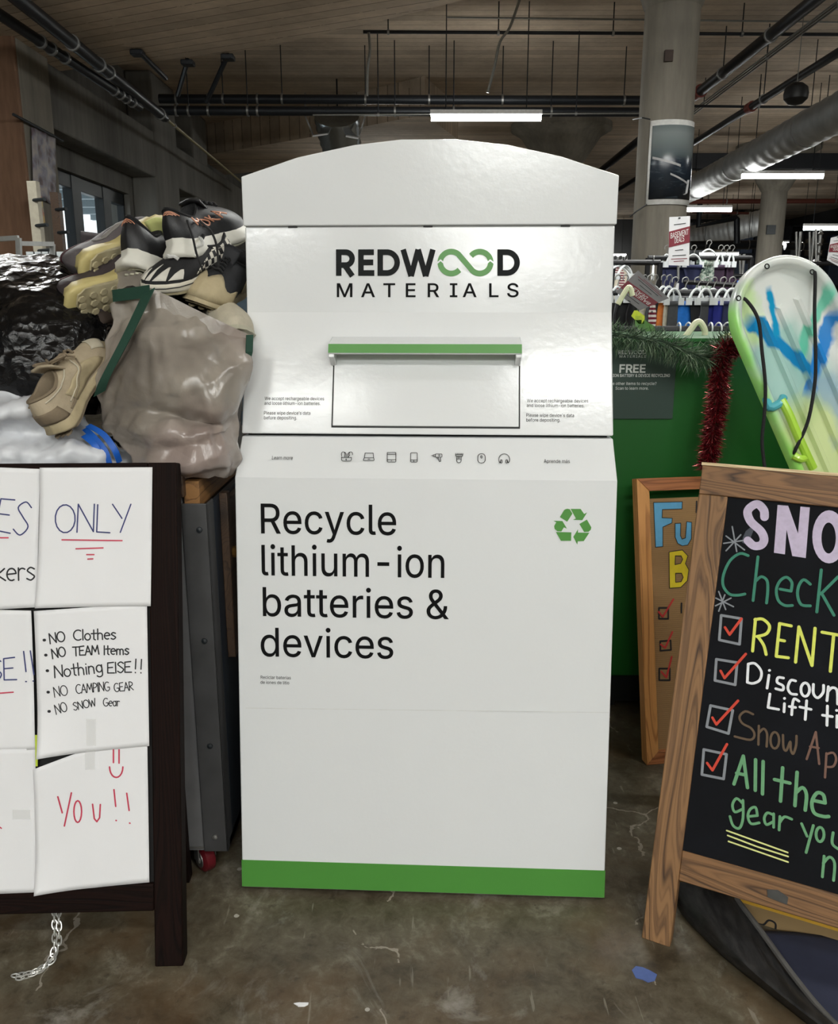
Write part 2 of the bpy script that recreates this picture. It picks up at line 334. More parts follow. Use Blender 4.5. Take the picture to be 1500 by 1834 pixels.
GLY={
' ':(188,[]),
'&':(448,["197,-7 150,-2 110,12 78,34 54,62 39,96 34,133 37,163 47,189 63,213 85,235 140,279 216,335 237,352 255,375 260,389 262,405 258,427 245,445 226,457 201,461 184,459 168,453 155,444 145,431 139,416 137,399 139,380 145,363 169,327 204,284 438,0 364,0 171,231 121,293 102,319 87,344 78,370 75,398 79,430 91,458 109,481 134,499 165,510 200,513 235,510 266,499 290,482 308,459 320,433 324,404 322,382 315,362 305,342 291,325 256,293 154,217 128,195 110,174 100,154 97,131 100,108 109,87 124,70 143,57 166,49 193,46 223,50 251,59 278,75 301,95 321,121 336,151 346,186 349,224 408,224 405,180 397,144 385,115 371,92 345,62 333,47 305,23 271,7 234,-3"]),
"'":(207,["78,318 70,509 136,509 128,318"]),
'-':(453,["337,244 337,188 114,188 114,244"]),
'.':(188,["95,-4 78,-1 63,9 53,24 50,41 53,59 63,73 78,83 95,87 113,83 128,73 138,59 141,41 138,24 128,9 113,-1"]),
'?':(359,["132,152 132,159 134,200 141,230 153,252 168,269 209,298 230,314 247,334 258,357 262,384 259,406 250,425 237,441 220,452 200,459 178,462 157,459 137,453 120,441 106,425 96,404 92,378 27,378 33,418 49,452 73,479 103,499 138,511 178,516 219,511 255,498 284,478 306,451 319,418 324,382 319,344 306,311 284,284 254,261 219,235 207,221 200,205 195,185 194,158 194,152","164,-4 146,-1 131,9 121,24 118,41 121,58 131,73 146,83 164,86 181,83 196,73 206,58 209,41 206,24 196,9 181,-1"]),
'A':(480,["16,0 201,509 276,509 463,0 395,0 287,302 264,372 232,478 245,478 213,371 191,302 85,0","110,142 110,199 370,199 370,142"]),
'B':(456,["60,0 60,509 241,509 289,504 329,491 359,469 381,442 394,410 398,374 395,344 387,320 373,301 356,286 336,275 315,267 315,262 339,257 363,245 385,227 402,203 414,173 418,136 413,100 400,67 377,39 344,18 301,4 247,0","125,57 245,57 296,63 330,80 349,105 355,137 352,161 342,184 327,203 306,218 279,228 248,231 125,231","125,285 238,285 265,288 288,296 308,309 323,326 333,348 336,372 330,403 313,429 283,446 240,452 125,452"]),
'C':(510,["267,-7 205,1 150,25 104,63 70,115 48,179 40,254 48,329 70,393 104,445 150,484 205,508 267,516 305,513 340,504 373,490 402,471 427,447 448,418 463,385 473,348 408,348 401,373 389,395 375,413 357,428 337,440 315,449 292,454 267,456 223,450 184,432 150,403 125,364 109,314 103,254 109,194 125,145 151,105 184,76 223,59 267,53 292,55 315,60 337,69 357,81 375,96 389,114 401,136 408,160 473,160 463,124 448,91 428,62 402,38 373,19 341,5 305,-4"]),
'D':(503,["219,0 96,0 96,57 215,57 272,63 318,81 354,110 379,149 394,198 399,255 394,312 379,361 354,399 320,428 275,446 221,452 93,452 93,509 225,509 294,501 353,478 385,455 412,426 433,391 455,329 462,255 455,181 433,119 411,83 384,54 351,31 291,8","125,509 125,0 60,0 60,509"]),
'E':(419,["60,0 60,509 372,509 372,452 125,452 125,286 355,286 355,229 125,229 125,57 375,57 375,0"]),
'F':(410,["60,0 60,509 369,509 369,452 125,452 125,278 346,278 346,221 125,221 125,0"]),
'G':(521,["269,-7 205,1 149,25 104,64 69,116 47,179 40,254 47,329 69,393 103,445 149,484 203,508 265,516 304,513 340,504 374,489 403,469 429,445 449,416 465,384 474,349 408,349 399,372 387,393 373,411 356,427 337,439 315,448 291,454 265,456 222,450 183,432 150,404 125,364 109,314 103,254 109,194 125,145 151,105 184,76 224,59 269,53 309,57 345,71 374,93 396,123 410,160 415,202 434,199 283,199 283,256 478,256 478,200 471,141 451,91 419,50 377,19 326,0"]),
'H':(517,["60,0 60,509 125,509 125,289 392,289 392,509 457,509 457,0 392,0 392,232 125,232 125,0"]),
'I':(301,["31,0 31,57 118,57 118,452 31,452 31,509 269,509 269,452 183,452 183,57 269,57 269,0"]),
'L':(393,["60,0 60,509 125,509 125,57 361,57 361,0"]),
'M':(629,["60,0 60,509 152,509 277,187 287,159 299,123 311,84 322,49 307,49 318,83 330,121 342,158 352,187 476,509 568,509 568,0 504,0 504,291 504,327 505,369 506,413 507,457 513,457 498,409 482,363 467,322 456,291 342,0 286,0 170,291 159,321 145,361 129,408 112,457 119,457 120,416 121,372 122,328 122,291 122,0"]),
'N':(524,["60,0 60,509 136,509 343,183 363,151 388,107 414,55 405,54 401,108 399,157 399,195 399,509 463,509 463,0 387,0 202,290 177,331 148,381 108,452 119,454 122,384 124,328 125,291 125,0"]),
'O':(534,["267,-7 205,1 150,25 105,63 70,115 48,179 40,254 48,329 70,393 105,445 150,484 205,508 267,516 329,508 384,484 429,445 464,393 486,329 493,254 486,179 464,115 429,63 384,25 329,1","267,53 310,59 349,76 383,105 408,144 425,194 430,254 425,314 408,365 383,404 349,433 310,450 267,456 223,450 184,433 151,404 125,364 109,314 103,254 109,194 125,144 151,105 184,76 223,59"]),
'P':(445,["60,0 60,509 235,509 289,503 332,487 366,462 390,430 404,391 409,348 404,304 390,265 366,233 332,207 289,191 235,186 109,186 109,242 233,242 269,246 297,256 318,272 333,294 342,319 344,348 342,376 333,402 318,423 297,439 268,449 232,452 125,452 125,0"]),
'R':(449,["60,0 60,509 236,509 290,504 333,489 367,465 390,433 405,395 409,352 405,309 390,271 367,240 333,217 289,203 236,198 96,198 96,255 234,255 269,258 298,267 319,281 334,300 342,324 345,352 342,380 334,405 319,425 298,440 269,449 233,452 125,452 125,0","353,0 230,229 303,229 428,0"]),
'S':(447,["224,-9 172,-4 128,9 91,31 64,60 46,96 38,137 104,137 110,110 123,88 142,71 166,59 194,52 224,49 257,52 286,60 311,74 329,92 341,114 346,139 342,161 332,179 316,193 296,205 245,222 184,239 128,260 86,289 67,313 56,341 52,372 58,413 75,448 102,476 138,498 180,511 227,516 275,511 316,498 351,476 377,449 394,415 401,378 337,378 326,412 302,437 267,453 225,459 194,456 167,448 145,435 129,418 118,398 115,376 119,352 131,334 148,319 169,308 212,293 264,279 312,264 336,252 359,238 379,220 395,198 405,171 408,139 403,99 386,64 360,34 323,11 278,-4"]),
'T':(449,["32,452 32,509 417,509 417,452 257,452 257,0 193,0 193,452"]),
'U':(518,["259,-8 203,-2 154,15 114,43 85,80 66,124 60,173 60,509 124,509 124,178 128,144 141,113 160,87 187,68 220,56 259,52 298,56 331,68 357,87 377,113 389,144 393,178 393,509 457,509 457,173 451,124 433,80 403,43 363,15 315,-2"]),
'V':(480,["204,0 16,509 84,509 192,206 215,137 248,31 235,31 267,138 290,206 395,509 463,509 278,0"]),
'W':(687,["155,0 16,509 82,509 163,196 175,145 187,94 197,40 189,40 200,94 211,145 224,196 306,509 380,509 462,196 474,145 486,94 497,40 488,40 499,94 510,145 523,196 603,509 670,509 530,0 455,0 368,323 351,391 336,475 350,475 335,395 318,323 230,0"]),
'Y':(472,["203,0 203,208 16,509 91,509 192,344 222,292 250,230 224,230 251,293 280,344 381,509 455,509 268,208 268,0"]),
'a':(390,["160,-9 126,-5 94,5 68,22 48,45 35,73 30,108 34,138 43,161 58,179 78,193 100,203 125,211 178,220 234,227 252,230 265,235 273,243 276,255 276,257 273,279 267,297 256,311 240,322 220,329 196,331 171,329 149,322 132,313 118,301 107,288 100,274 41,291 57,322 79,346 104,364 133,375 163,382 194,384 239,379 263,372 286,360 306,343 322,320 333,290 337,251 337,0 277,0 277,52 272,52 252,25 236,12 215,1 190,-6","170,45 202,49 228,59 248,74 263,93 272,115 276,138 276,190 259,182 231,176 200,171 175,168 134,159 117,150 103,139 95,124 92,105 94,87 102,72 114,61 130,52 149,47"]),
'b':(425,["229,-8 198,-5 172,4 153,17 138,31 118,59 112,59 112,0 53,0 53,509 114,509 114,319 118,319 137,346 152,360 171,373 197,381 229,384 274,378 313,361 345,332 370,293 385,245 390,189 385,133 370,84 346,45 313,16 274,-2","220,47 253,51 279,66 301,88 316,117 325,151 328,189 325,227 316,261 301,290 280,311 253,325 220,330 188,325 161,312 140,291 125,263 116,229 113,189 116,150 125,115 140,86 162,65 188,51"]),
'c':(396,["207,-8 159,-2 117,16 82,46 56,85 40,133 34,187 40,243 56,291 82,330 117,360 159,378 207,384 234,383 260,377 284,368 305,356 324,341 340,322 353,301 362,277 303,262 290,289 270,311 242,325 207,330 173,325 145,310 124,287 108,258 99,224 96,187 99,151 108,117 124,89 145,66 173,51 207,46 243,52 271,66 292,89 304,117 363,102 354,78 341,56 325,37 306,21 285,9 261,-1 235,-6"]),
'd':(425,["195,-8 151,-2 111,16 79,45 55,84 39,133 34,189 39,245 55,293 79,332 112,361 151,378 196,384 228,381 253,373 272,360 287,346 306,319 311,319 311,509 372,509 372,0 313,0 313,59 307,59 287,31 272,17 252,4 227,-5","205,47 236,51 263,65 284,86 299,115 309,150 312,189 309,229 300,263 284,291 263,312 237,325 205,330 172,325 145,311 124,290 108,261 99,227 96,189 99,151 109,117 124,88 145,66 172,51"]),
'e':(404,["212,-8 161,-2 117,16 82,46 56,85 40,132 34,187 39,242 55,290 81,329 115,359 157,378 205,384 236,382 266,374 294,361 319,341 341,315 357,282 368,242 371,194 371,169 75,169 75,221 338,221 310,202 307,237 298,269 283,294 263,314 237,326 205,330 173,326 146,313 125,294 109,270 99,241 96,211 96,178 100,139 110,106 128,80 151,61 179,50 212,46 234,48 254,53 271,61 285,73 297,88 306,105 365,91 353,63 335,39 311,19 283,4 249,-5"]),
'f':(254,["228,379 228,327 6,327 6,379","81,0 81,432 84,461 96,486 113,505 135,519 161,527 187,530 222,527 243,521 227,468 215,472 195,474 171,470 154,460 145,443 142,419 142,0"]),
'g':(425,["207,-151 168,-148 134,-140 105,-127 82,-110 64,-91 51,-69 101,-41 122,-66 136,-78 154,-88 178,-95 207,-97 249,-92 282,-75 298,-58 308,-34 311,-6 311,68 306,68 287,41 272,28 252,16 227,8 195,5 152,10 113,27 80,53 55,90 39,136 34,191 39,246 55,293 80,332 112,361 152,378 196,384 228,382 253,373 273,360 288,346 308,319 313,319 313,379 372,379 372,-9 367,-54 350,-90 324,-117 291,-136 251,-147","205,59 237,63 264,75 285,95 300,121 309,154 312,193 309,231 300,264 285,291 264,312 237,325 205,330 172,325 145,312 124,290 109,262 99,229 96,193 99,155 109,123 124,96 145,76 172,63"]),
'h':(410,["114,227 114,0 53,0 53,509 114,509 114,287 102,287 124,332 152,362 187,379 227,384 264,380 295,369 321,349 341,321 353,285 357,240 357,0 296,0 296,235 290,275 273,304 246,323 210,329 184,326 161,317 141,303 126,283 117,257"]),
'i':(167,["53,0 53,379 114,379 114,0","84,443 67,446 54,455 44,468 41,483 44,499 54,512 67,521 84,524 100,521 114,512 123,499 126,483 123,468 114,455 100,446"]),
'l':(189,["139,-2 101,3 74,20 58,47 53,84 53,509 114,509 114,99 115,77 120,62 130,54 146,52 160,53 170,54 181,3 162,-1"]),
'm':(610,["53,0 53,379 112,379 112,295 108,295 118,323 132,346 151,363 172,376 195,384 219,386 257,380 287,361 309,331 321,295 312,295 322,321 337,343 357,361 381,375 407,383 437,386 468,383 497,372 522,354 541,328 553,296 557,255 557,0 496,0 496,254 490,289 473,313 447,326 419,330 395,328 374,320 358,307 345,290 338,270 335,247 335,0 274,0 274,260 269,288 253,311 229,326 199,330 178,328 158,320 140,307 126,289 117,266 114,238 114,0"]),
'n':(410,["114,227 114,0 53,0 53,379 112,379 112,287 102,287 124,332 152,362 187,379 227,384 264,380 295,369 321,349 341,321 353,285 357,240 357,0 296,0 296,235 290,275 273,304 246,323 210,329 184,326 161,317 141,303 126,283 117,257"]),
'o':(416,["207,-8 159,-2 117,16 82,46 56,85 40,133 34,187 40,243 56,291 82,330 117,360 159,378 207,384 256,378 299,360 333,330 359,291 376,243 381,187 376,133 359,85 333,46 299,16 256,-2","207,46 242,51 270,66 292,89 307,117 316,151 319,187 316,224 307,258 292,287 270,310 242,325 207,330 173,325 145,310 124,287 108,258 99,224 96,187 99,151 108,117 124,89 145,66 173,51"]),
'p':(425,["53,-143 53,379 112,379 112,319 118,319 137,346 152,360 171,373 197,381 229,384 274,378 313,361 345,332 370,293 385,245 390,189 385,133 370,84 346,45 313,16 274,-2 229,-8 198,-5 173,4 153,17 138,31 118,59 114,59 114,-143","220,47 253,51 279,66 301,88 316,117 325,151 328,189 325,227 316,261 301,290 280,311 253,325 220,330 188,325 161,312 140,291 125,263 116,229 113,189 116,150 125,115 140,86 162,65 188,51"]),
'r':(259,["53,0 53,379 112,379 112,321 115,321 130,347 152,367 181,380 213,385 229,384 243,384 243,322 230,324 207,326 182,323 159,315 140,301 126,284 117,262 114,237 114,0"]),
's':(365,["182,-8 145,-5 112,3 84,18 62,38 45,63 36,94 94,107 105,79 124,60 150,49 181,45 217,50 244,62 262,81 268,103 265,121 254,136 237,147 212,155 149,170 104,186 72,208 53,237 47,274 51,305 65,332 87,354 115,370 149,381 187,384 223,381 254,372 279,358 299,339 314,316 324,290 268,277 258,298 243,316 219,328 187,333 156,329 131,317 114,299 109,277 112,258 124,243 144,232 172,223 229,209 275,194 306,171 325,142 331,107 326,75 312,47 290,24 260,6 223,-5"]),
't':(228,["204,379 204,327 6,327 6,379","65,471 126,471 126,98 128,76 136,61 150,53 170,50 185,51 202,54 213,2 192,-3 168,-4 125,2 92,21 72,52 65,93"]),
'u':(410,["182,-5 146,-1 115,11 89,31 69,59 57,95 53,139 53,379 114,379 114,144 119,105 137,75 164,56 200,50 226,53 249,62 268,77 283,97 293,122 296,153 296,379 357,379 357,0 298,0 298,92 307,92 286,47 257,17 222,0"]),
'v':(390,["163,0 17,379 84,379 165,155 187,87 206,21 184,21 203,87 224,155 305,379 371,379 226,0"]),
'w':(567,["138,0 23,379 87,379 133,214 154,137 175,41 165,41 186,135 206,214 252,379 316,379 362,214 382,136 402,41 391,41 413,135 434,214 480,379 545,379 429,0 368,0 319,172 305,225 291,280 277,338 291,338 277,280 263,225 248,172 199,0"]),
'y':(390,["47,-139 61,-86 71,-87 88,-90 104,-89 118,-84 130,-74 141,-58 151,-36 163,-1 17,379 84,379 165,155 187,87 206,21 184,21 202,87 224,155 305,379 371,379 204,-58 191,-85 177,-107 159,-124 139,-136 117,-143 91,-145 65,-143"]),
'á':(390,["160,-9 126,-5 94,5 68,22 48,45 35,73 30,108 34,138 43,161 58,179 78,193 100,203 125,211 178,220 234,227 252,230 265,235 273,243 276,255 276,257 273,279 267,297 256,311 240,322 220,329 196,331 171,329 149,322 132,313 118,301 107,288 100,274 41,291 57,322 79,346 104,364 133,375 163,382 194,384 239,379 263,372 286,360 306,343 322,320 333,290 337,251 337,0 277,0 277,52 272,52 252,25 236,12 215,1 190,-6","170,45 202,49 228,59 248,74 263,93 272,115 276,138 276,190 259,182 231,176 200,171 175,168 134,159 117,150 103,139 95,124 92,105 94,87 102,72 114,61 130,52 149,47","162,429 210,529 278,529 212,429"]),
'í':(167,["53,0 53,379 114,379 114,0","57,429 104,529 173,529 107,429"]),
}
# ================================================================ SETTING
CEIL, WX = 4.4, -4.05
FLOOR = None
def floor_mat():
    m, nt, b = new_mat('stained_concrete'); v = coords(nt)
    big = noise_tex(nt, v, 1.7, 8, .62, .6); mid = noise_tex(nt, v, 7, 7, .65, .8); fine = noise_tex(nt, v, 34, 8, .72, .5)
    f = mth(nt, 'ADD', mth(nt, 'MULTIPLY', big, .42), mth(nt, 'ADD', mth(nt, 'MULTIPLY', mid, .33), mth(nt, 'MULTIPLY', fine, .25)))
    col = ramp(nt, f, [(.35, lin((34, 28, 20))), (.44, lin((66, 58, 44))), (.53, lin((93, 86, 71))), (.63, lin((134, 129, 116)))])
    rust = noise_tex(nt, coords(nt, (1, 1, 1), (0, 0, 1)), 2.6, 5, .6)
    col = mix(nt, col, lin((92, 68, 42)), mth(nt, 'MULTIPLY', ramp(nt, rust, [(.48, (0, 0, 0)), (.66, (1, 1, 1))]), .6))
    gw = noise_tex(nt, v, 3.1, 9, .7, 1.5)
    col = mix(nt, col, lin((150, 146, 138)), mth(nt, 'MULTIPLY', ramp(nt, gw, [(.57, (0, 0, 0)), (.70, (1, 1, 1))]), .6))
    # paint drips, pale chips and scratches
    vo = nd(nt, 'ShaderNodeTexVoronoi', Scale=13); nt.links.new(v, vo.inputs['Vector'])
    keep = noise_tex(nt, v, 5, 2)
    sp = mth(nt, 'MULTIPLY', mth(nt, 'LESS_THAN', vo.outputs['Distance'], .075), mth(nt, 'GREATER_THAN', keep, .53))
    col = mix(nt, col, lin((200, 196, 186)), mth(nt, 'MULTIPLY', sp, .6))
    vc = nd(nt, 'ShaderNodeTexVoronoi', Scale=1.3, feature='DISTANCE_TO_EDGE'); 
    dv = nt.nodes.new('ShaderNodeVectorMath'); dv.operation = 'ADD'; nt.links.new(v, dv.inputs[0])
    nn = nd(nt, 'ShaderNodeTexNoise', Scale=6, Detail=5); nt.links.new(v, nn.inputs['Vector'])
    sc2 = nt.nodes.new('ShaderNodeVectorMath'); sc2.operation = 'SCALE'; sc2.inputs['Scale'].default_value = .25
    nt.links.new(nn.outputs['Color'], sc2.inputs[0]); nt.links.new(sc2.outputs[0], dv.inputs[1]); nt.links.new(dv.outputs[0], vc.inputs['Vector'])
    crk = mth(nt, 'MULTIPLY', mth(nt, 'LESS_THAN', vc.outputs['Distance'], .004), mth(nt, 'GREATER_THAN', big, .5))
    col = mix(nt, col, lin((176, 168, 156)), mth(nt, 'MULTIPLY', crk, .5))
    for ang, sc_, th_ in ((.5, 40, .66), (-.9, 52, .67), (1.4, 36, .665)):
        sr = noise_tex(nt, coords(nt, (1, .12, 1), (0, 0, ang)), sc_, 3, .55, .3)
        ms_ = mth(nt, 'MULTIPLY', ramp(nt, sr, [(th_+.015, (0, 0, 0)), (th_+.05, (1, 1, 1))]), mth(nt, 'GREATER_THAN', keep, .47))
        col = mix(nt, col, lin((150, 145, 133)), mth(nt, 'MULTIPLY', ms_, .38))
    pit = noise_tex(nt, v, 24, 6, .7)
    col = mix(nt, col, lin((44, 36, 28)), mth(nt, 'MULTIPLY', ramp(nt, pit, [(.58, (0, 0, 0)), (.68, (1, 1, 1))]), .55))
    nt.links.new(col, b.inputs['Base Color'])
    nt.links.new(ramp(nt, mid, [(.3, (.34,)*3), (.7, (.62,)*3)]), b.inputs['Roughness'])
    b.inputs['Specular IOR Level'].default_value = .4
    bump(nt, b, f, .25, .006); return m
fl = MB().box(-6, 14, -6, 34, -.2, 0).build('floor', floor_mat(), flat=True); struct(fl)
M_CEIL = concrete('ceiling_boards', (226, 206, 182), (164, 148, 130), board=1, bw=.17, scale=1.1)
M_CEILR = concrete('drop_boards', (228, 208, 184), (168, 152, 133), board=1, bw=.15, scale=1.1, seam=.75)
M_CON = concrete('grey_concrete', (140, 134, 122), (92, 88, 80), streak=2, scale=2.2)
M_CONW = concrete('wall_concrete', (128, 126, 120), (76, 75, 71), streak=2, scale=1.2)
M_RUST = concrete('rusty_concrete', (146, 112, 88), (90, 66, 50), streak=2, scale=2.6)
M_DARKWALL = plain('dark_wall', (52, 52, 52), .9)
struct(MB().box(-6, 14, -6, 34, CEIL, CEIL+.2).build('ceiling', M_CEIL, flat=True))
struct(MB().box(-6, 14, 34, 34.2, 0, CEIL).build('wall_back', M_DARKWALL, flat=True))
struct(MB().box(14, 14.2, -6, 34, 0, CEIL).build('wall_right', M_DARKWALL, flat=True))
struct(MB().box(-6, 14, -6.2, -6, 0, CEIL).build('wall_front', plain('pale_wall', (150, 150, 146), .9), flat=True))
wy0, wy1 = atX(100, 300, WX).y, atX(231, 350, WX).y
wz1 = atX(103, 299, WX).z; wz0 = .9
w = MB(); w.box(WX-.4, WX, -6, wy0, 0, CEIL).box(WX-.4, WX, wy1, 34, 0, CEIL).box(WX-.4, WX, wy0, wy1, 0, wz0).box(WX-.4, WX, wy0, wy1, wz1, CEIL)
struct(w.build('wall_left', M_CONW, flat=True))
# window set in the left wall: black frame, three panes
M_BLKF = plain('black_frame', (26, 32, 36), .5)
wr = bpy.data.objects.new('window_1', None); COL.objects.link(wr); wr.location = (WX-.12, (wy0+wy1)/2, wz0); struct(wr)
hw = (wy1-wy0)/2; hh = wz1-wz0
mb = MB(); mb.box(-.05, .05, -hw, hw, 0, .07).box(-.05, .05, -hw, hw, hh-.16, hh).box(-.05, .05, -hw, -hw+.07, 0, hh).box(-.05, .05, hw-.05, hw, 0, hh)
for q0, q1 in ((124, 142), (179, 194)): mb.box(-.06, .06, atX(q0, 350, WX-.1).y-wr.location.y, atX(q1, 370, WX-.1).y-wr.location.y, 0, hh)
mb.build('window_frame', M_BLKF, wr, bevel=.006)
m, nt, b = new_mat('clear_glass'); b.inputs['Transmission Weight'].default_value = 1; b.inputs['Roughness'].default_value = .02; b.inputs['IOR'].default_value = 1.02
b.inputs['Base Color'].default_value = (.85, .93, .95, 1)
MB().box(-.004, .004, -hw+.05, hw-.03, .05, hh-.1).build('window_pane', m, wr, flat=True)
# outside the window: overhanging canopy in shade
c1 = MB().box(-9, -4.6, wy0-6, 60, 3.72, 4.3)
for k in range(30): c1.box(-8.9, -4.7, wy0-5+k*1.6, wy0-4.8+k*1.6, 3.5, 3.72)
tag(c1.build('street_canopy', plain('canopy_grey', (110, 120, 124), .8), flat=True), 'grey concrete canopy seen outside through the black framed window', 'canopy')
# beam above the window and concrete pilasters
BX = -3.7
b0 = atX(97, 232, BX); b1 = atX(273, 312, BX)
struct(MB().box(WX, BX, 8.9, 22, (b0.z+b1.z)/2, 3.62).build('trim_1', M_CONW, bevel=.02))
struct(MB().box(WX, BX+.02, wy1+.15, wy1+1.3, 0, CEIL).build('trim_2', M_CONW, bevel=.03))
p2y = atX(352, 330, -3.72).y
struct(MB().box(WX, -3.72, p2y-.1, p2y+.9, 0, CEIL).build('trim_3', M_CONW, bevel=.03))
# rust stained pillar in the left foreground of the wall
pX = -3.65; py0, py1 = atX(46, 250, pX).y, atX(99, 250, pX).y
pil = MB(); pil.mi = 0; pil.box(WX, pX, py0, py1, 0, CEIL)
pil.mi = 1; pil.box(-5.2, pX, py0-.06, py0, 0, CEIL)
o = pil.build('concrete_pillar', [M_CON, M_RUST], bevel=.015, flat=True); o.location = (0, 0, 0)
tag(o, 'square concrete pillar with rust orange stained front against the left wall', 'pillar')
# lower concrete slabs under the ceiling
Z1 = 3.62
e = [atZ(92, 129, Z1), atZ(408, 95, Z1), atZ(460, 86, Z1), atZ(640, 48, Z1), atZ(830, 0, Z1)]
d = (e[-1]-e[-2]); e.append(e[-1]+d*3)
pts = [(WX, e[0].y+.25)]+[(p.x, p.y) for p in e]+[(e[-1].x, -6), (WX, -6)]
mb = MB(); mb.prism(pts, Z1, CEIL); ds = mb.build('drop_slab', M_CEILR, flat=True)
ds.data.transform(Matrix.Rotation(radians(25), 4, 'Z')); ds.rotation_euler = (0, 0, radians(-25)); ds.name = 'ceiling_drop'; struct(ds)
Z2 = 3.9
e = [atZ(325, 285, Z2), atZ(560, 245, Z2), atZ(760, 205, Z2), atZ(820, 250, Z2), atZ(640, 290, Z2), atZ(330, 320, Z2)]
struct(MB().prism([(p.x, p.y) for p in e], Z2, CEIL).build('ceiling_panel', M_CEILR, flat=True))
# ================================================================ COLUMNS
def column(px0, px1, py, y, label, flare, fz, poster=False, mat=None):
    a, b_ = atY(px0, py, y), atY(px1, py, y); r = (b_.x-a.x)/2; cx = (a.x+b_.x)/2
    o = thing('round_column', label, 'column', (cx, y, 0), 'round concrete columns')
    MB().lathe([(r*1.0, 0), (r, fz)], 40).build('shaft', mat or M_CON, o)
    MB().lathe([(r*.98, fz), (r*1.06, fz+.02), (r*flare, fz+(CEIL-.12-fz)*.9), (r*flare*1.25, CEIL-.1), (r*flare*1.25, CEIL)], 40).build('capital', mat or M_CON, o)
    return o, cx, r
colN, ncx, ncr = column(1142, 1236, 260, 8.3, 'thick round concrete column carrying a framed sea poster', 1.7, 3.78)
colM, mcx, mcr = column(982, 1024, 270, 16.5, 'concrete column top seen just above the white recycling kiosk', 3.4, 3.45)
colF, fcx, fcr = column(1361, 1405, 380, 18.5, 'distant round concrete column with a flared mushroom top', 2.6, 3.5)
MB().box(-.035, .035, -.02, .02, -.045, .045).build('junction_box', plain('box_brown', (58, 46, 40), .8), colN, loc=(-.075, -ncr-.0, 3.35))
MB().box(-.09, .09, -.02, .02, -.09, .09).build('junction_box', M_BLKF, colF, loc=(-.1, -fcr, 2.75))
# poster wrapped round the near column
zt, zb = atY(1190, 214, 8.3-ncr).z, atY(1190, 366, 8.3-ncr).z
po = thing('column_poster', 'curved sea poster with white border wrapped around the thick column', 'poster', (ncx, 8.3, zb))
def cyl_patch(a0, a1, z0, z1, r): return lambda u, v: (r*sin(radians(a0+(a1-a0)*u)), -r*cos(radians(a0+(a1-a0)*u)), z0+(z1-z0)*v)
H_ = zt-zb
MB().grid(30, 3, cyl_patch(-46, 66, 0, H_, ncr+.012)).build('poster_border', plain('white_border', (225, 225, 222), .5), po, solid=.006)
m, nt, b = new_mat('sea_print'); v = coords(nt); sp = nt.nodes.new('ShaderNodeSeparateXYZ'); nt.links.new(v, sp.inputs[0])
wv = noise_tex(nt, coords(nt, (2, 2, 9)), 3, 6, .6, .5)
base = ramp(nt, mth(nt, 'DIVIDE', sp.outputs[2], H_), [(.0, lin((14, 20, 26))), (.52, lin((38, 46, 56))), (.60, lin((80, 90, 92))), (.85, lin((128, 136, 136))), (1, lin((100, 112, 114)))])
rip = mth(nt, 'MULTIPLY', ramp(nt, wv, [(.55, (0, 0, 0)), (.72, (1, 1, 1))]), mth(nt, 'LESS_THAN', sp.outputs[2], H_*.57))
nt.links.new(mix(nt, base, lin((92, 104, 112)), mth(nt, 'MULTIPLY', rip, .6)), b.inputs['Base Color']); b.inputs['Roughness'].default_value = .25
MB().grid(30, 3, cyl_patch(-40, 61, .045, H_-.045, ncr+.020)).build('print', m, po, solid=.004)
for (x0, y0, x1, y1, ww) in ((-36, .56, 20, .46, .02), (0, .36, 44, .25, .016), (44, .30, 40, .14, .02), (40, .14, 33, .12, .02)):
    A = [Vector(((ncr+.026)*sin(radians(x0+(x1-x0)*t/6)), -(ncr+.026)*cos(radians(x0+(x1-x0)*t/6)), (y0+(y1-y0)*t/6)*H_)) for t in range(7)]
    MB().strap(A, [Vector((0, 0, ww)) if abs(x1-x0) > 10 else Vector((.02, 0, 0))]*7, .003).build('printed_spar', plain('pale_spar', (150, 150, 150), .4), po)
MB().tube([atY(1133, 214, 8.3-ncr*.2)-po.location, atY(1150, 211, 8.3-ncr-.02)-po.location, atY(1164, 214, 8.3-ncr-.03)-po.location], .006, 5).build('tie_cord', M_BLKF, po)
MB().tube([atY(1128, 388, 8.3-ncr*.2)-po.location, atY(1140, 378, 8.3-ncr-.02)-po.location, atY(1158, 366, 8.3-ncr-.03)-po.location], .006, 5).build('tie_cord', M_BLKF, po)
# ================================================================ LIGHT FIXTURES
M_TUBE = emit('lit_tube', (.985, 1, .965), 50.0); M_TUBE_DIM = emit('lit_tube_soft', (.985, 1, .965), 30.0); M_FIX = plain('white_enamel', (225, 225, 225), .4)
def fixture(p, L, label, dim=False, watts=0, rods=True, group=None):
    o = thing('ceiling_light', label, 'light', p, group)
    MB().prism([(-.03, -.015), (.03, -.015), (.022, .03), (-.022, .03)], -L/2, L/2, Matrix.Rotation(pi/2, 4, 'Y') @ Matrix.Rotation(pi/2, 4, 'Z')).build('housing', M_FIX, o, loc=(0, 0, .05))
    MB().tube([(-L/2+.01, 0, 0), (L/2-.01, 0, 0)], .034, 10).build('tube', M_TUBE_DIM if dim else M_TUBE, o)
    if rods:
        for sx in (-1, 1): MB().cyl((sx*L*.36, 0, .07), (sx*L*.36, 0, CEIL-p[2]), .006, 5).build('suspension_rod', M_BLKF, o)
    if watts:
        ld = bpy.data.lights.new('lamp', 'AREA'); ld.shape = 'RECTANGLE'; ld.size = L*.97; ld.size_y = .12; ld.energy = watts; ld.color = (.975, 1, .975)
        lo = bpy.data.objects.new('lamp', ld); COL.objects.link(lo); lo.parent = o; lo.location = (0, 0, -.045)
    return o
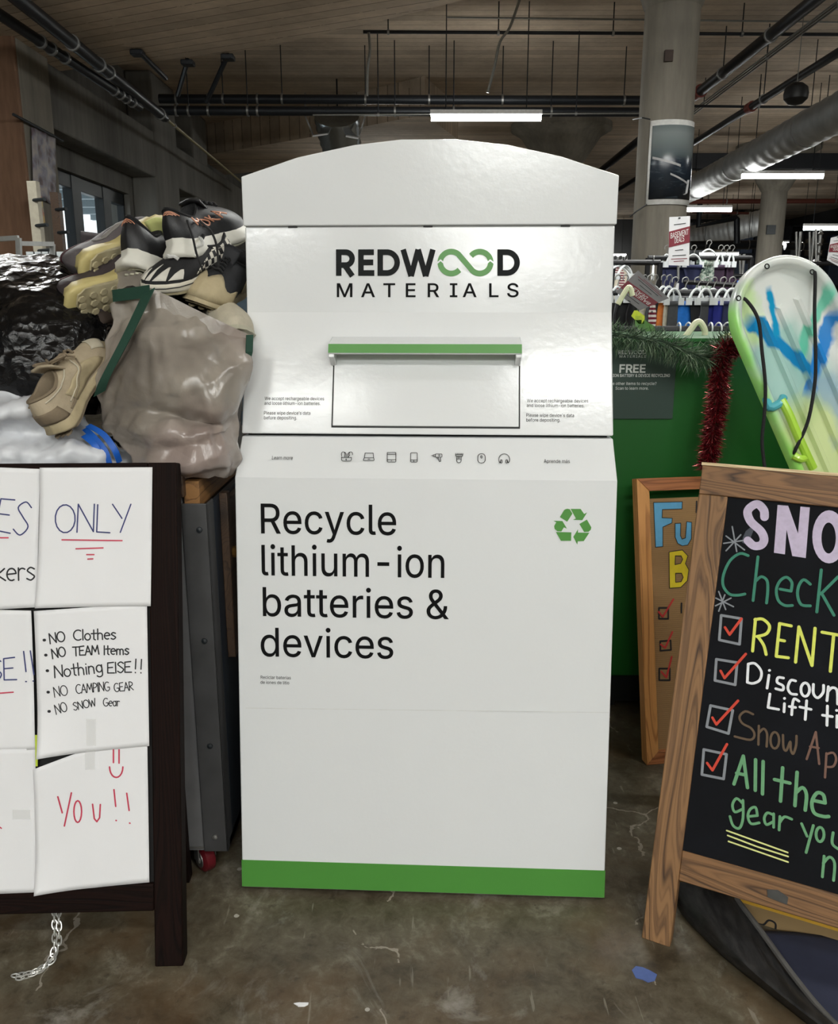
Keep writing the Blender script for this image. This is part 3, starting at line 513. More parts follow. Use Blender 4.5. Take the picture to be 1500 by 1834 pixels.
NL = ['fluorescent light above and in front of the white kiosk, right of the aisle', 'fluorescent light above the aisle facing the taped paper sign', 'fluorescent light overhead behind the viewer, middle of its row',
      'fluorescent light overhead behind the viewer, nearest the window wall', 'fluorescent light overhead behind the viewer, nearest the clothes racks', 'fluorescent light overhead above the chalkboard side of the aisle', 'added unseen fluorescent light behind the shoe pile, brightening the ceiling slab',
      'added unseen fluorescent light behind the kiosk, brightening the ceiling slab', 'added unseen fluorescent light beyond the chalkboard, brightening the ceiling slab', 'added unseen fluorescent light farthest behind the viewer, evening out the kiosk front']
for i, (x, y, z, L, wt) in enumerate(NEAR_LIGHTS): fixture((x, y, z), L, NL[i], dim=i == 1, watts=wt)
FL = [(770, 970, 211, 1.22, 30, 'lit fluorescent strip hanging directly above the arched kiosk top'), (1327, 1474, 316, 1.22, 30, 'lit fluorescent strip below the silver round duct'),
      (1192, 1310, 376, 1.22, 24, 'lit fluorescent strip partly hidden behind the thick column'), (1438, 1560, 409, 1.22, 24, 'lit fluorescent strip beside the distant column, cut by the frame edge'),
      (1332, 1412, 436, 1.22, 30, 'far fluorescent strip passing behind the distant column'), (1252, 1322, 455, 1.22, 30, 'farthest small fluorescent strip low above the clothes racks'),
      (1062, 1121, 457, 1.22, 0, 'far fluorescent strip low between kiosk edge and thick column')]
for (x0, x1, y, L, wt, lb) in FL:
    D = L*FPX/(x1-x0); p = atD((x0+x1)/2, y, D)
    fixture(p, L, lb, watts=wt)
for (x, y, L, lb) in ((-.6, 17.0, 1.22, 'fluorescent strip hidden behind the kiosk toward the window wall'), (6.8, 8.5, 1.22, 'fluorescent strip beyond the frame above the racks'), (2.2, 5.2, 1.22, 'fluorescent strip above the swimwear racks')):
    fixture((x, y, 3.45), L, lb, watts=34)
# ================================================================ PIPES AND DUCTS
M_PIPE = plain('black_iron', (30, 33, 38), .45, .3); M_CLAMP = plain('galvanised', (150, 150, 148), .4, .8); M_GALV = plain('galvanised_conduit', (128, 128, 124), .45, .6)
M_REDCL = plain('red_coupling', (110, 44, 34), .5); M_YEL = plain('brass_toned_pipe', (150, 140, 104), .5, .2)
M_RUSTP = plain('rusty_pipe', (96, 46, 34), .7)
def pipe(name, label, cat, pts, r, mat, group=None, rods=(), clamps=(), couplers=(), n=12):
    c = sum((Vector(p) for p in pts), Vector())/len(pts); o = thing(name, label, cat, c, group)
    P = [Vector(p)-c for p in pts]
    MB().tube(P, r, n).build('pipe_run', mat, o)
    def at(t): k = t*(len(P)-1); i = min(int(k), len(P)-2); return P[i].lerp(P[i+1], k-i), (P[i+1]-P[i]).normalized()
    for t in rods:
        q, _ = at(t); MB().cyl(q, (q.x, q.y, CEIL-c.z), .007, 5).build('hanger_rod', M_PIPE, o)
    for t in list(rods)+list(clamps):
        q, d = at(t); MB().cyl(q-d*.012, q+d*.012, r+.012, 14).build('pipe_clamp', M_CLAMP, o)
    for t in couplers:
        q, d = at(t); MB().cyl(q-d*.07, q+d*.07, r+.02, 14).build('coupling', M_REDCL, o)
    return o
# sprinkler pair crossing behind the kiosk top
for (yy, z, lb, rods) in ((177, 3.78, 'upper black sprinkler pipe of the pair crossing behind the kiosk', (.13, .25, .42, .55, .70, .95)), (198, 3.60, 'lower black sprinkler pipe of the pair crossing behind the kiosk', (.06, .18, .48, .60, .8))):
    a, b_ = atZ(285, yy, z), atZ(1160, yy+3, z)
    pipe('sprinkler_pipe', lb, 'pipe', [a, b_], .055, M_PIPE, 'black pipes crossing the ceiling', rods, (.035, .10, .2))
a, b_ = atZ(650, 57, 4.1), atZ(1540, 62, 4.1); pipe('sprinkler_pipe', 'thin black pipe high under the boarded ceiling, nearest crossing one', 'pipe', [a, b_], .017, M_PIPE, 'black pipes crossing the ceiling', (.05, .27, .5, .76))
a, b_ = atZ(800, 31, 4.2), atZ(1540, 40, 4.2); pipe('electrical_conduit', 'thin pale conduit above the thin black ceiling pipe', 'conduit', [a, b_], .009, M_GALV)
a, b_ = atZ(560, 206, 3.5), atZ(1150, 203, 3.5); pipe('electrical_conduit', 'thin pale conduit under the paired black sprinkler pipes', 'conduit', [a, b_], .010, M_GALV, None, (.2, .8))
a, b_ = atZ(1235, 190, 3.98), atZ(1540, 193, 3.98); pipe('sprinkler_pipe', 'thin black pipe passing behind the thick column toward the speaker', 'pipe', [a, b_], .018, M_PIPE, 'black pipes crossing the ceiling', (.4, .8))
a, b_ = atZ(1220, 296, 3.8), atZ(1560, 297, 3.8); mbb = MB().box(a.x, b_.x, a.y-.1, a.y+.1, 3.72, 4.0); tag(mbb.build('steel_beam', M_PIPE, bevel=.01), 'dark steel beam crossing behind the silver round duct', 'beam')
# pair of black pipes along the left wall running into a slim pale pipe
for (q0, q1, r, lb) in (((-30, -52), (294, 210), .055, 'upper black pipe with clips along the window wall'), ((-40, 0), (250, 192), .045, 'lower black pipe with clips along the window wall')):
    a, b_ = atZ(*q0, 3.45), atZ(*q1, 3.45 if r > .05 else 3.36)
    pipe('wall_pipe', lb, 'pipe', [a, b_], r, M_PIPE, 'pipes along the window wall', (), (.30, .36, .44, .78, .83, .88, .93) if r < .05 else (.35, .50, .56, .96))
a, b_ = atZ(286, 203, 3.45), atZ(450, 341, 3.45); pipe('wall_pipe', 'slim straw coloured pipe descending toward the left kiosk shoulder', 'pipe', [a, b_], .018, M_YEL, 'pipes along the window wall', (), (.05, .1))
# pipes and conduit running away on the right
a, b_ = atZ(1490, -25, 3.9), atZ(1060, 318, 3.9); pipe('main_pipe', 'fat black pipe running away above the sea poster', 'pipe', [a, b_], .062, M_PIPE, 'pipes running away above the racks', (.25,), (.12,), (.33,))
a, b_ = atZ(1520, 82, 3.7), atZ(1100, 344, 3.7); pipe('main_pipe', 'mid black pipe running away next to the round speaker', 'pipe', [a, b_], .045, M_PIPE, 'pipes running away above the racks', (.2,), (), (.24,))
for k in range(3):
    a, b_ = atZ(1500, 2+5*k, 4.05), atZ(1200, 228+4*k, 4.05)
    pipe('electrical_conduit', ['uppermost', 'middle', 'lowest'][k]+' of three slim conduits beside the fat black pipe', 'conduit', [a, b_], .011, M_GALV, 'three slim conduits', (.3, .7) if k == 1 else ())
# spiral duct
def spiral_duct(label, A, B, r, seams=26):
    A, B = Vector(A), Vector(B); c = (A+B)/2; o = thing('spiral_duct', label, 'duct', c)
    n = seams*4; rs = []
    ax = (B-A).normalized(); u = ax.orthogonal().normalized(); w_ = ax.cross(u)
    for i in range(n+1):
        p = A.lerp(B, i/n)-c; rr = r+(.010 if i % 4 == 0 else 0)
        rs.append([p+(u*cos(2*pi*k/32)+w_*sin(2*pi*k/32))*rr for k in range(32)])
    m = plain('spiral_steel', (172, 174, 174), .6, .8, .18, 5)
    MB().rings(rs).build('duct_run', m, o, sharp=60)
    for t in (.2, .55, .85):
        q = A.lerp(B, t)-c; MB().cyl(q+Vector((0, 0, r)), (q.x, q.y, CEIL-c.z), .006, 5).build('hanger_rod', M_PIPE, o)
        MB().cyl(q-ax*.015, q+ax*.015, r+.014, 32).build('hanger_band', M_CLAMP, o)
    return o
spiral_duct('silver round spiral duct running away along the right ceiling', atZ(1560, 172, 3.4), atZ(1215, 350, 3.4), .215)
A = atZ(1500, 425, 3.0); spiral_duct('distant silver duct low beside the far column', atY(1240, 426, 27), atY(1365, 398, 26), .35, 14)
# duct stub in a bracket above the kiosk, left of the strip light
p = atY(603, 215, 13.2); o = thing('duct_elbow', 'shiny duct elbow in a hanging bracket above the kiosk', 'duct', p)
mb = MB(); rs = []
for i in range(15):
    t = i/14; rr = .32+(.014 if i % 2 else 0)-.06*t
    q = Vector((.10*t*t, .5*t, .05-.62*t)); 
    rs.append([q+Vector((rr*cos(2*pi*k/24), rr*.9*sin(2*pi*k/24)*.6, rr*sin(2*pi*k/24)*.55)) for k in range(24)])
mb.rings(rs).build('flexible_duct', plain('foil_duct', (170, 175, 178), .25, .95), o)
def r3(px, py, y=13.1): return atY(px, py, y)-p
MB().cyl((0, .1, .2), (0, .1, CEIL-p.z), .012, 6).build('hanger_rod', M_PIPE, o)
for (q0, q1, q2) in (((546, 207), (561, 243), (588, 239)), ((654, 207), (642, 247), (620, 243))):
    MB().strap([r3(q0[0], q0[1]-40), r3(*q0), r3(*q1)], Vector((0, .05, 0)), .02).build('bracket_strap', M_CLAMP, o)
    MB().strap([r3(*q1), r3(*q2)], Vector((0, .25, .06)), .02).build('bracket_plate', M_FIX, o)
# flexible cords dropping from the ceiling
for i, (P, lb) in enumerate(((((930, 0), (912, 50), (895, 75), (885, 120), (873, 166)), 'wavy grey cable dropping from the ceiling above the kiosk'), (((660, 58), (662, 90), (658, 125), (657, 172)), 'thin grey cable dropping to the bracket above the kiosk'))):
    Q = [atY(x, y, 9.6) for x, y in P]; o = MB().tube(cr(Q, 4), .014, 6).build('ceiling_cable', M_GALV); tag(o, lb, 'cable')
# brace fittings below the drop slab at left
for i, (q0, q1, lb) in enumerate((((246, 90), (297, 140), 'diagonal pipe brace bolted under the boarded slab'), ((336, 108), (318, 170), 'short sway brace above the black pipe ends'), ((408, 98), (370, 182), 'long sway brace above the black pipe ends'))):
    a = atZ(*q0, 3.612); b_ = atD(q1[0], q1[1], (a-CAM).length*.93)
    o = thing('sway_brace', lb, 'brace', a, 'pipe braces'); MB().cyl((0, 0, 0), b_-a, .025, 8).build('brace_rod', M_PIPE, o); MB().box(-.06, .06, -.06, .06, -.05, -.002).build('anchor', M_PIPE, o, bevel=.01)
# round black speaker
p = atY(1425, 168, 9.6); o = thing('pendant_speaker', 'round black speaker hanging by a wire below the ceiling', 'speaker', p)
MB().lathe([(.0, -.115), (.07, -.10), (.118, -.05), (.125, .0), (.11, .06), (.06, .10), (0, .115)], 24).build('speaker_body', plain('speaker_black', (16, 17, 20), .5), o)
MB().cyl((0, 0, .1), (0, 0, CEIL-p.z), .005, 5).build('suspension_wire', M_GALV, o)
# distant clutter of the store: fire pipes, shelf towers
for i, (x0, y0, x1, y1, yy, r, mt, lb) in enumerate(((1235, 361, 1560, 360, 20, .05, M_RUSTP, 'rust red fire pipe crossing the far ceiling'), (1235, 380, 1340, 382, 22, .03, M_RUSTP, 'lower rust red pipe left of the far column'), (1235, 440, 1365, 438, 24, .12, M_PIPE, 'thick black far pipe low above the racks'), (1405, 441, 1560, 443, 24, .10, M_PIPE, 'thick black far pipe right of the far column'))):
    pipe('fire_pipe', lb, 'pipe', [atY(x0, y0, yy), atY(x1, y1, yy)], r, mt, 'far pipes', (.2, .8))
pipe('drain_pipe', 'black bent drain pipe far away left of the far column', 'pipe', [Vector((*atY(1250, 405, 21).xy, CEIL)), atY(1250, 405, 21), atY(1318, 390, 21), atY(1319, 392, 21), atY(1319, 436, 21)], .07, M_PIPE)
for i, (x, h0, h1, yy) in enumerate(((1434, 415, 560, 13.4), (1458, 415, 560, 13), (1470, 410, 560, 12), (1332, 455, 560, 14))):
    q = atY(x, h0, yy); o = thing('rack_upright', ['chrome display upright, first right of the far column', 'chrome display upright, second right of the far column', 'chrome display upright with round ball joints', 'chrome display upright above the swimwear, left of the far column'][i], 'display stand', (q.x, yy, 0), 'chrome uprights')
    MB().cyl((0, 0, 0), (0, 0, q.z), .022, 10).build('post', M_CLAMP, o)
    if i == 2:
        for zz in (q.z-.2, q.z-.32, q.z-.06): MB().lathe([(0, -.04), (.04, 0), (0, .04)], 10).build('ball_joint', M_CLAMP, o, loc=(0, 0, zz))
    MB().cyl((-.04, -.2, q.z-.45), (.04, .2, q.z-.40), .02, 8).build('arm', M_CLAMP, o)
    MB().cyl((-.07, 0, q.z), (.02, 0, q.z-.8), .018, 8).build('diagonal_brace', M_CLAMP, o)
    MB().lathe([(.05, 0), (.05, .02), (.03, .05)], 16).build('base', M_PIPE, o)
for i, (x0, x1, y0, yy) in enumerate(((1236, 1350, 400, 30), (1410, 1510, 405, 29), (1300, 1350, 372, 31))):
    a, b_ = atY(x0, y0, yy), atY(x1, y0, yy); o = thing('storage_shelving', ['dark loaded shelving far behind the racks', 'dark loaded shelving right of the far column', 'tall dark cage of shelving far back'][i], 'shelving', ((a.x+b_.x)/2, yy, 0))
    hw_ = (b_.x-a.x)/2
    mb = MB()
    for sx in (-hw_, 0, hw_): mb.box(sx-.04, sx+.04, -.3, .3, 0, a.z)
    mb.build('uprights', M_PIPE, o)
    for k in range(4): MB().box(-hw_, hw_, -.3, .3, a.z*(k+1)/4-.04, a.z*(k+1)/4).build('shelf', M_PIPE, o)
    for k in range(6): MB().box(-.2, .2, -.25, .2, 0, .45+.1*(k % 3)).build('stored_box', plain(['box_grey', 'box_tan', 'box_blue'][k % 3], [(90, 92, 96), (110, 100, 84), (44, 54, 72)][k % 3], .8), o, loc=(-hw_*.75+hw_*1.5*(k % 3)/2, 0, a.z*(2+k//3)/4), bevel=.02)
# ================================================================ RECYCLING KIOSK
YAW = radians(2.686); KX = -.0713; HWK = .4
FRONT = 1.94514
PROF = [(1.94514, 1.54181), (1.94275, 1.44183), (1.92458, 1.25876), (1.82702, 1.00331), (1.75269, .92120), (1.63845, .012)]
PROF = [(d-FRONT, z) for d, z in PROF]
KM = Matrix.Translation((KX+FRONT*sin(YAW), FRONT*cos(YAW), 0)) @ Matrix.Rotation(-YAW, 4, 'Z')
kiosk = thing('recycling_kiosk', 'tall white battery recycling kiosk with arched top, deposit drawer and green base band', 'recycling bin', M=KM)
M_WHITE = plain('white_paint', (222, 224, 225), .15, 0, .012, 3, .07, 75, coat=.0)
M_WSEAM = plain('seam_black', (16, 16, 16), .6); M_GRN = plain('kiosk_green', (74, 140, 56), .4, 0, .03, 4); M_INK = plain('black_ink', (10, 11, 12), .7, spec=.15); M_GREY = plain('charcoal_ink', (30, 32, 33), .7, spec=.15)
BACK = .62
# body: everything under the top seam, one folded steel shell
pr = [(PROF[1][0], PROF[1][1]-.002)]+[PROF[2], (PROF[3][0], PROF[3][1])]
mb = MB()
def slab(prof):
    n = len(prof)
    return [[(-HWK, y, z) for y, z in prof], [(HWK, y, z) for y, z in prof]]
mb.rings(slab(pr+[(BACK, PROF[3][1]), (BACK, PROF[1][1]-.002)]), True).build('upper_body', M_WHITE, kiosk, bevel=.003, flat=True)
gap = .006
fold = lambda t: (PROF[3][0]+(PROF[4][0]-PROF[3][0])*t, PROF[3][1]-gap+(PROF[4][1]-PROF[3][1]+gap)*t)
mb = MB(); mb.rings(slab([(PROF[3][0]+.002, PROF[3][1]-gap), PROF[4], PROF[5], (BACK, .012), (BACK, PROF[3][1]-gap)]), True).build('lower_body', M_WHITE, kiosk, bevel=.003, flat=True)
MB().box(-HWK+.01, HWK-.01, PROF[3][0]+.02, BACK-.01, PROF[3][1]-gap, PROF[3][1]).build('seam', M_WSEAM, kiosk)
for sx in (-1, 1):
    for yy in (-.24, .5): MB().lathe([(.02, 0), (.02, .006), (.008, .008), (.008, .014)], 12).build('leveling_foot', M_CLAMP, kiosk, loc=(sx*(HWK-.025), yy, 0))
# arched header panel
KI = KM.inverted()
def kp(px, py, p0, n): return KI @ atP(px, py, KM @ Vector(p0), KM.to_3x3() @ Vector(n))
SEG = [((0, PROF[i][0], PROF[i][1]), Vector((0, -(PROF[i][1]-PROF[i+1][1]), -(PROF[i+1][0]-PROF[i][0])*-1*-1)).normalized()) for i in range(5)]
def segM(i, off=.0006):
    """matrix: local x = kiosk x, local y = up the panel, z = outward, origin at the panel's top edge centre"""
    a = Vector((0, *PROF[i])); b = Vector((0, *PROF[i+1])); y = (a-b).normalized(); x = Vector((1, 0, 0)); z = x.cross(y)
    M = Matrix((x, y, z)).transposed().to_4x4(); M.translation = a+z*off; return M
SM = [segM(i) for i in range(5)]; SI = [m.inverted() for m in SM]
def sp2(i, px, py):
    """pixel on panel i -> panel 2D"""
    M = KM @ SM[i]; q = (M.inverted()) @ atP(px, py, M.translation, M.to_3x3() @ Vector((0, 0, 1))); return (q.x, q.y)
arch_px = [(434.5, 316.8), (533.4, 282), (634.7, 260), (718.7, 250), (816.7, 249.6), (910, 260), (1003.4, 280.4), (1104.6, 314.5)]
ap = [sp2(0, *q) for q in arch_px]; ap[0] = (-HWK-.003, ap[0][1]); ap[-1] = (HWK+.003, ap[-1][1])
bot = -(Vector(PROF[0])-Vector(PROF[1])).length
mb = MB(); mb.prism(ap[::-1]+[(-HWK-.003, bot), (HWK+.003, bot)], -.03, .004, SM[0]); mb.build('header_panel', M_WHITE, kiosk, bevel=.0025, flat=True)
for q in (524, 766, 1012):
    x, y = sp2(0, q, 404.5); MB().box(x-.010, x+.010, PROF[1][0]-.0015, PROF[1][0]+.01, PROF[1][1]-.004, PROF[1][1]-.0005).build('slot', M_WSEAM, kiosk)
MB().box(-HWK+.002, HWK-.002, PROF[1][0]-.001, PROF[1][0]+.02, PROF[1][1]-.0022, PROF[1][1]-.0002).build('seam', plain('seam_grey', (120, 120, 118), .6), kiosk)
# thin fold lines
for i, (py0, py1) in ((4, (1268, 1276)),):
    a, b_ = sp2(4, 440, py0), sp2(4, 1090, py1)
    strokes('press_line', [[a, b_]], .0012, plain('fold_grey', (205, 206, 203), .3), kiosk, SM[4], cap='flat')
# green base band
a, b_, c_, d_ = sp2(4, 436.8, 1538), sp2(4, 1080.8, 1561.4), sp2(4, 437.7, 1588), sp2(4, 1079.4, 1611.3)
yb, yt = (c_[1]+d_[1])/2+.003, (a[1]+b_[1])/2
MB().box(-HWK-.0005, HWK+.0005, yb, yt, -.004, .0004, SM[4]).build('green_band', M_GRN, kiosk)
# deposit drawer on the sloped panel
q = [sp2(2, 595, 650), sp2(2, 931, 650), sp2(2, 931, 768.5), sp2(2, 594.5, 765)]
x0, x1 = (q[0][0]+q[3][0])/2, (q[1][0]+q[2][0])/2; y0 = (q[2][1]+q[3][1])/2; y1 = sp2(2, 760, 612)[1]
MB().box(x0, x1, y0, y1, -.02, .0003, SM[2]).build('drawer_recess', M_WSEAM, kiosk)
drawer = MB().box(x0+.003, x1-.003, y0+.0035, y1, -.01, .0035, SM[2]).build('deposit_drawer', M_WHITE, kiosk, bevel=.0012)
hx0, hx1 = sp2(2, 594, 625)[0], sp2(2, 931, 625)[0]
M2 = SM[2]; s2 = M2.to_3x3(); 
yt2 = sp2(2, 760, 603)[1]
# handle: box hood, front face tilted, hollow underneath
hm = MB(); prof = [(yt2, 0), (yt2-.031, .045), (yt2-.053, .047), (yt2-.0535, .041), (yt2-.034, .038), (yt2-.028, 0)]
hm.rings([[(x, y, z) for y, z in prof] for x in (hx0, hx1)], True, M=M2)
for x in (hx0, hx1-.012): hm.rings([[(xx, y, z) for y, z in [(yt2-.001, 0), (yt2-.0315, .0445), (yt2-.060, .043), (yt2-.066, 0)]] for xx in (x, x+.012)], True, M=M2)
handle = hm.build('drawer_handle', M_WHITE, drawer, bevel=.0012)
g0, g1 = yt2-.0325, yt2-.0520
MB().box(hx0-.0004, hx1+.0004, g1, g0, .038, .0478, M2).build('handle_stripe', M_GRN, handle)
# lettering
def at_px(i, s, px, py, capPx, mat=M_INK, bold=0, track=0, width_px=None, name='lettering'):
    p = sp2(i, px, py); q = sp2(i, px, py-capPx); cap = abs(q[1]-p[1]); sx = 1
    if width_px: sx = (sp2(i, px+width_px, py)[0]-p[0])/type_len(s, cap, track)
    return type_out(s, cap, p[0], p[1], bold, track, 0, sx)
def printed(i, lines, name='lettering', mat=M_INK, bold=0):
    P = []
    for L in lines: P += at_px(i, *L, bold=bold) if len(L) == 4 else at_px(i, *L[:4], bold=bold, width_px=L[4])
    fill2d(name, P, mat, kiosk, SM[i], rule='nonzero')
printed(4, [('Recycle', 462, 955, 53, 250), ('lithium-ion', 464, 1030, 54, 336), ('batteries &', 466, 1103, 51.5, 338), ('devices', 464, 1175, 51, 243)], bold=-3)
printed(4, [('Reciclar baterías', 466, 1215.5, 5.6, 55), ('de iones de litio', 466, 1224.5, 5.6, 52)], bold=0)
T1 = [('We accept rechargeable devices', 473.5, 716.5, 6, 107), ('and loose lithium-ion batteries.', 473, 725, 6, 101), ('Please wipe device\'s data', 472, 742.5, 6, 84), ('before depositing.', 472, 751, 6, 60)]
printed(2, T1); printed(2, [(s, x+469.5, y+4, c, w*1.03) for s, x, y, c, w in T1])
printed(3, [('Learn more', 486, 823, 6.3, 38), ('Aprende más', 973.5, 829, 6.3, 47)])
# logo: heavy geometric capitals with a looped double O
def lg(x, y): return sp2(1, 580+x/4.054, 430+y/4.054)
LW = abs(lg(0, 0)[0]-lg(40, 0)[0])
def lgs(L): return [[lg(*p) for p in l] for l in L]
def arc(cx, cy, rx, ry, a0, a1, n=12): return [(cx+rx*cos(radians(a0+(a1-a0)*k/n)), cy-ry*sin(radians(a0+(a1-a0)*k/n))) for k in range(n+1)]
R_ = [[(107, 68), (107, 259)], [(90, 88), (155, 88)]+arc(158, 135, 46, 47, 80, -80)+[(155, 182), (90, 182)], [(150, 182), (206, 262)]]
E_ = [[(268, 68), (268, 259)], [(255, 88), (362, 88)], [(255, 162), (357, 162)], [(255, 239), (365, 239)]]
D_ = [[(408, 68), (408, 259)], [(390, 88), (455, 88)]+arc(458, 163.5, 73, 75.5, 85, -85)+[(455, 239), (390, 239)]]
W_ = [[(574, 68), (632, 262)], [(632, 262), (683, 68)], [(683, 68), (738, 262)], [(738, 262), (790, 68)]]
D2 = [[(p[0]+870, p[1]) for p in l] for l in D_]
strokes('logo_lettering', lgs(R_+E_+D_+W_), LW, M_GREY, kiosk, SM[1], cap='flat'); strokes('logo_letter', lgs(D2), LW, M_GREY, kiosk, SM[1], cap='flat')
MT = []
sc = 98/509*1.0
for (ch, x) in zip('MATERIALS', (90, 276, 433, 590, 749, 916, 1013, 1195, 1330)):
    P = []
    for l in type_out(ch, 98*1.0, 0, 0, -8): P.append([lg(x+px*1.12-8, 413-py) for px, py in [(q[0], q[1]) for q in l]])
    fill2d('logo_letter', P, M_INK, kiosk, SM[1], rule='nonzero')
cx1, cx2, cy, rr = 923, 1130, 163, 80
top1 = arc(cx1, cy, 80, 79, 180, 50, 10); dn = arc(cx2, cy, 80, 80, 230, 360, 10)
band = [top1+dn, arc(cx1, cy, 80, 80, 180, 318, 10), arc(cx2, cy, 80, 79, 0, 142, 10)]
strokes('logo_loop', lgs(band), LW, M_GRN, kiosk, SM[1], cap='flat')
strokes('logo_zigzag', lgs([[(818, 170), (846, 146), (874, 172)], [(1178, 172), (1206, 146), (1234, 168)]]), LW*.26, M_WHITE, kiosk, SM[1] @ Matrix.Translation((0, 0, .0004)), cap='flat')
# recycling mark
def rg(x, y): return sp2(4, 970+x/13.64, 890+y/13.64)
RC = [[(438, 492), (540, 320), (575, 300), (622, 288), (680, 300), (745, 408), (618, 605)], [(700, 292), (945, 292), (1030, 415), (1105, 378), (985, 568), (760, 558), (828, 525)],
      [(1098, 552), (915, 660), (1030, 856), (1140, 850), (1195, 800), (1205, 740)], [(1158, 875), (880, 870), (880, 790), (765, 975), (866, 1165), (874, 1083), (1022, 1078)],
      [(720, 864), (340, 856), (465, 1072), (712, 1072)], [(280, 582), (500, 588), (612, 775), (538, 742), (475, 842), (380, 840), (310, 780), (298, 710), (350, 620)]]
for P in RC: fill2d('recycling_arrow', [[rg(*p) for p in P]], M_GRN, kiosk, SM[4])
# eight device icons
def ic(x, y): return sp2(3, 590+x/4.412, 790+y/4.412)
def rr_(x0, y0, x1, y1, r): return arc(x1-r, y0+r, r, r, 90, 0, 4)+arc(x1-r, y1-r, r, r, 0, -90, 4)+arc(x0+r, y1-r, r, r, -90, -180, 4)+arc(x0+r, y0+r, r, r, 180, 90, 4)+[(x1-r, y0)]
ICON = {
 'earbuds_icon': [[(94, 125), (94, 140)]+arc(108, 146, 14, 12, 180, 270, 4)+[(158, 158)]+arc(158, 146, 14, 12, 270, 360, 4)+[(172, 130), (94, 130)], arc(107, 103, 14, 17, 200, -40, 10)+[(118, 128)], [(93, 108), (96, 120)], arc(168, 103, 14, 17, 220, -20, 10), [(158, 112), (148, 128)], [(144, 128), (144, 100), (156, 88)], [(130, 128), (130, 100), (120, 88)], [(131, 140), (127, 146), (134, 146), (130, 152)]],
 'laptop_icon': [[(274, 132), (280, 95), (344, 95), (348, 132), (274, 132), (266, 150), (270, 154), (348, 154), (352, 150), (348, 132)], [(303, 143), (318, 143)]],
 'tablet_icon': [rr_(455, 90, 523, 165, 6), [(457, 104), (523, 104)], [(455, 147), (522, 147)], [(486, 156), (492, 156)]],
 'phone_icon': [rr_(640, 93, 692, 166, 7), [(640, 150), (692, 150)], [(665, 150), (665, 165)]],
 'drill_icon': [rr_(835, 102, 887, 128, 5), [(835, 106), (818, 110), (818, 121), (835, 125)], [(803, 115), (818, 115)], [(858, 130), (866, 162), (878, 160), (874, 130)], [(848, 130), (852, 142)], [(860, 110), (872, 110)], [(860, 118), (872, 118)]],
 'trimmer_icon': [[(994, 108), (1052, 108), (1046, 122), (1000, 122), (994, 108)]]+[[(996+11*k, 97), (996+11*k, 108)] for k in range(6)]+[[(1005, 122), (1003, 158)]+arc(1021, 156, 17, 16, 190, 350, 6)+[(1040, 122)], [(1003, 142), (1038, 142)], [(1012, 128), (1030, 128)], [(1018, 136), (1024, 136)]],
 'mouse_icon': [rr_(1170, 100, 1229, 174, 26), O(1199, 126, 6, 10)],
 'headphones_icon': [arc(1379, 145, 43, 44, 220, -40, 16), rr_(1350, 148, 1362, 174, 5), rr_(1392, 148, 1404, 174, 5), [(1346, 172), (1352, 150)], [(1410, 172), (1404, 150)]],
}
for k, L in ICON.items(): strokes(k, [[ic(*p) for p in l] for l in L], .0013, M_INK, kiosk, SM[3])
# ================================================================ SIGNS
def panel(B, yaw, l, h):
    """leaning board: origin at its lower corner, x along the board, y up the lean, z out of the face"""
    x = Vector((cos(yaw), sin(yaw), 0)); N = Vector((-sin(yaw), cos(yaw), 0)); return frame(B, x, N*l+Vector((0, 0, h)))
def on(M):
    Mi = M.inverted(); n = M.to_3x3() @ Vector((0, 0, 1))
    def f(px, py): q = Mi @ atP(px, py, M.translation, n); return (q.x, q.y)
    return f
# ---- dark A-frame with taped paper
B = atZ(328, 1731, 0); LM = panel(B, radians(2), .2115, .963); lp = on(LM); LH = sqrt(.2115**2+.963**2)
W_DK = wood('dark_stained', (30, 15, 11), (8, 5, 4), 1, 70, (.4, .95), .7, .6, spec=.12); W_DKX = wood('dark_stained_rail', (30, 15, 11), (8, 5, 4), 0, 70, (.4, .95), .7, .6, spec=.12)
ls = thing('sandwich_board', 'dark stained wooden sandwich board covered with taped sheets of paper', 'sign', M=LM)
SW, TH = .60, .038
yt = lp(200, 829)[1]
MB().box(-.056, 0, 0, yt, -TH, 0).build('side_post', W_DK, ls, bevel=.003)
MB().box(-SW, -SW+.056, 0, yt, -TH, 0).build('side_post', W_DK, ls, bevel=.003)
MB().box(-SW+.056, -.056, yt-.06, yt, -TH, 0).build('top_rail', W_DKX, ls, bevel=.003)
r0, r1 = lp(200, 1634)[1], lp(200, 1585)[1]
MB().box(-SW+.056, -.056, r0, r1, -TH, 0).build('bottom_rail', W_DKX, ls, bevel=.003)
MB().box(-SW+.056, -.056, r1, yt-.06, -TH+.012, -.010).build('board', plain('board_black', (18, 17, 17), .7), ls)
LI = LM.inverted()
for x in (-SW+.07, -.07):
    a = LI @ (LM @ Vector((x, yt-.02, -TH-.004))); w0 = LM @ Vector((x, yt-.02, -TH)); foot = LI @ Vector((w0.x, w0.y+.02, 0.002))
    MB().strap([a, foot], Vector((.05, 0, 0)), .03).build('back_leg', W_DK, ls)
    MB().cyl((x-.02, yt-.004, -TH-.01), (x+.02, yt-.004, -TH-.01), .006, 8).build('hinge', M_CLAMP, ls)
M_PAPER = plain('white_paper', (232, 232, 234), .75, 0, .02, 6, .08, 30)
INK = {'blue': plain('blue_marker', (52, 58, 112), .6), 'red': plain('red_marker', (196, 58, 84), .6), 'black': plain('black_marker', (26, 26, 30), .6)}
m, nt, b = new_mat('clear_tape'); b.inputs['Base Color'].default_value = (.82, .82, .80, 1); b.inputs['Alpha'].default_value = .28; b.inputs['Roughness'].default_value = .15; M_TAPE = m
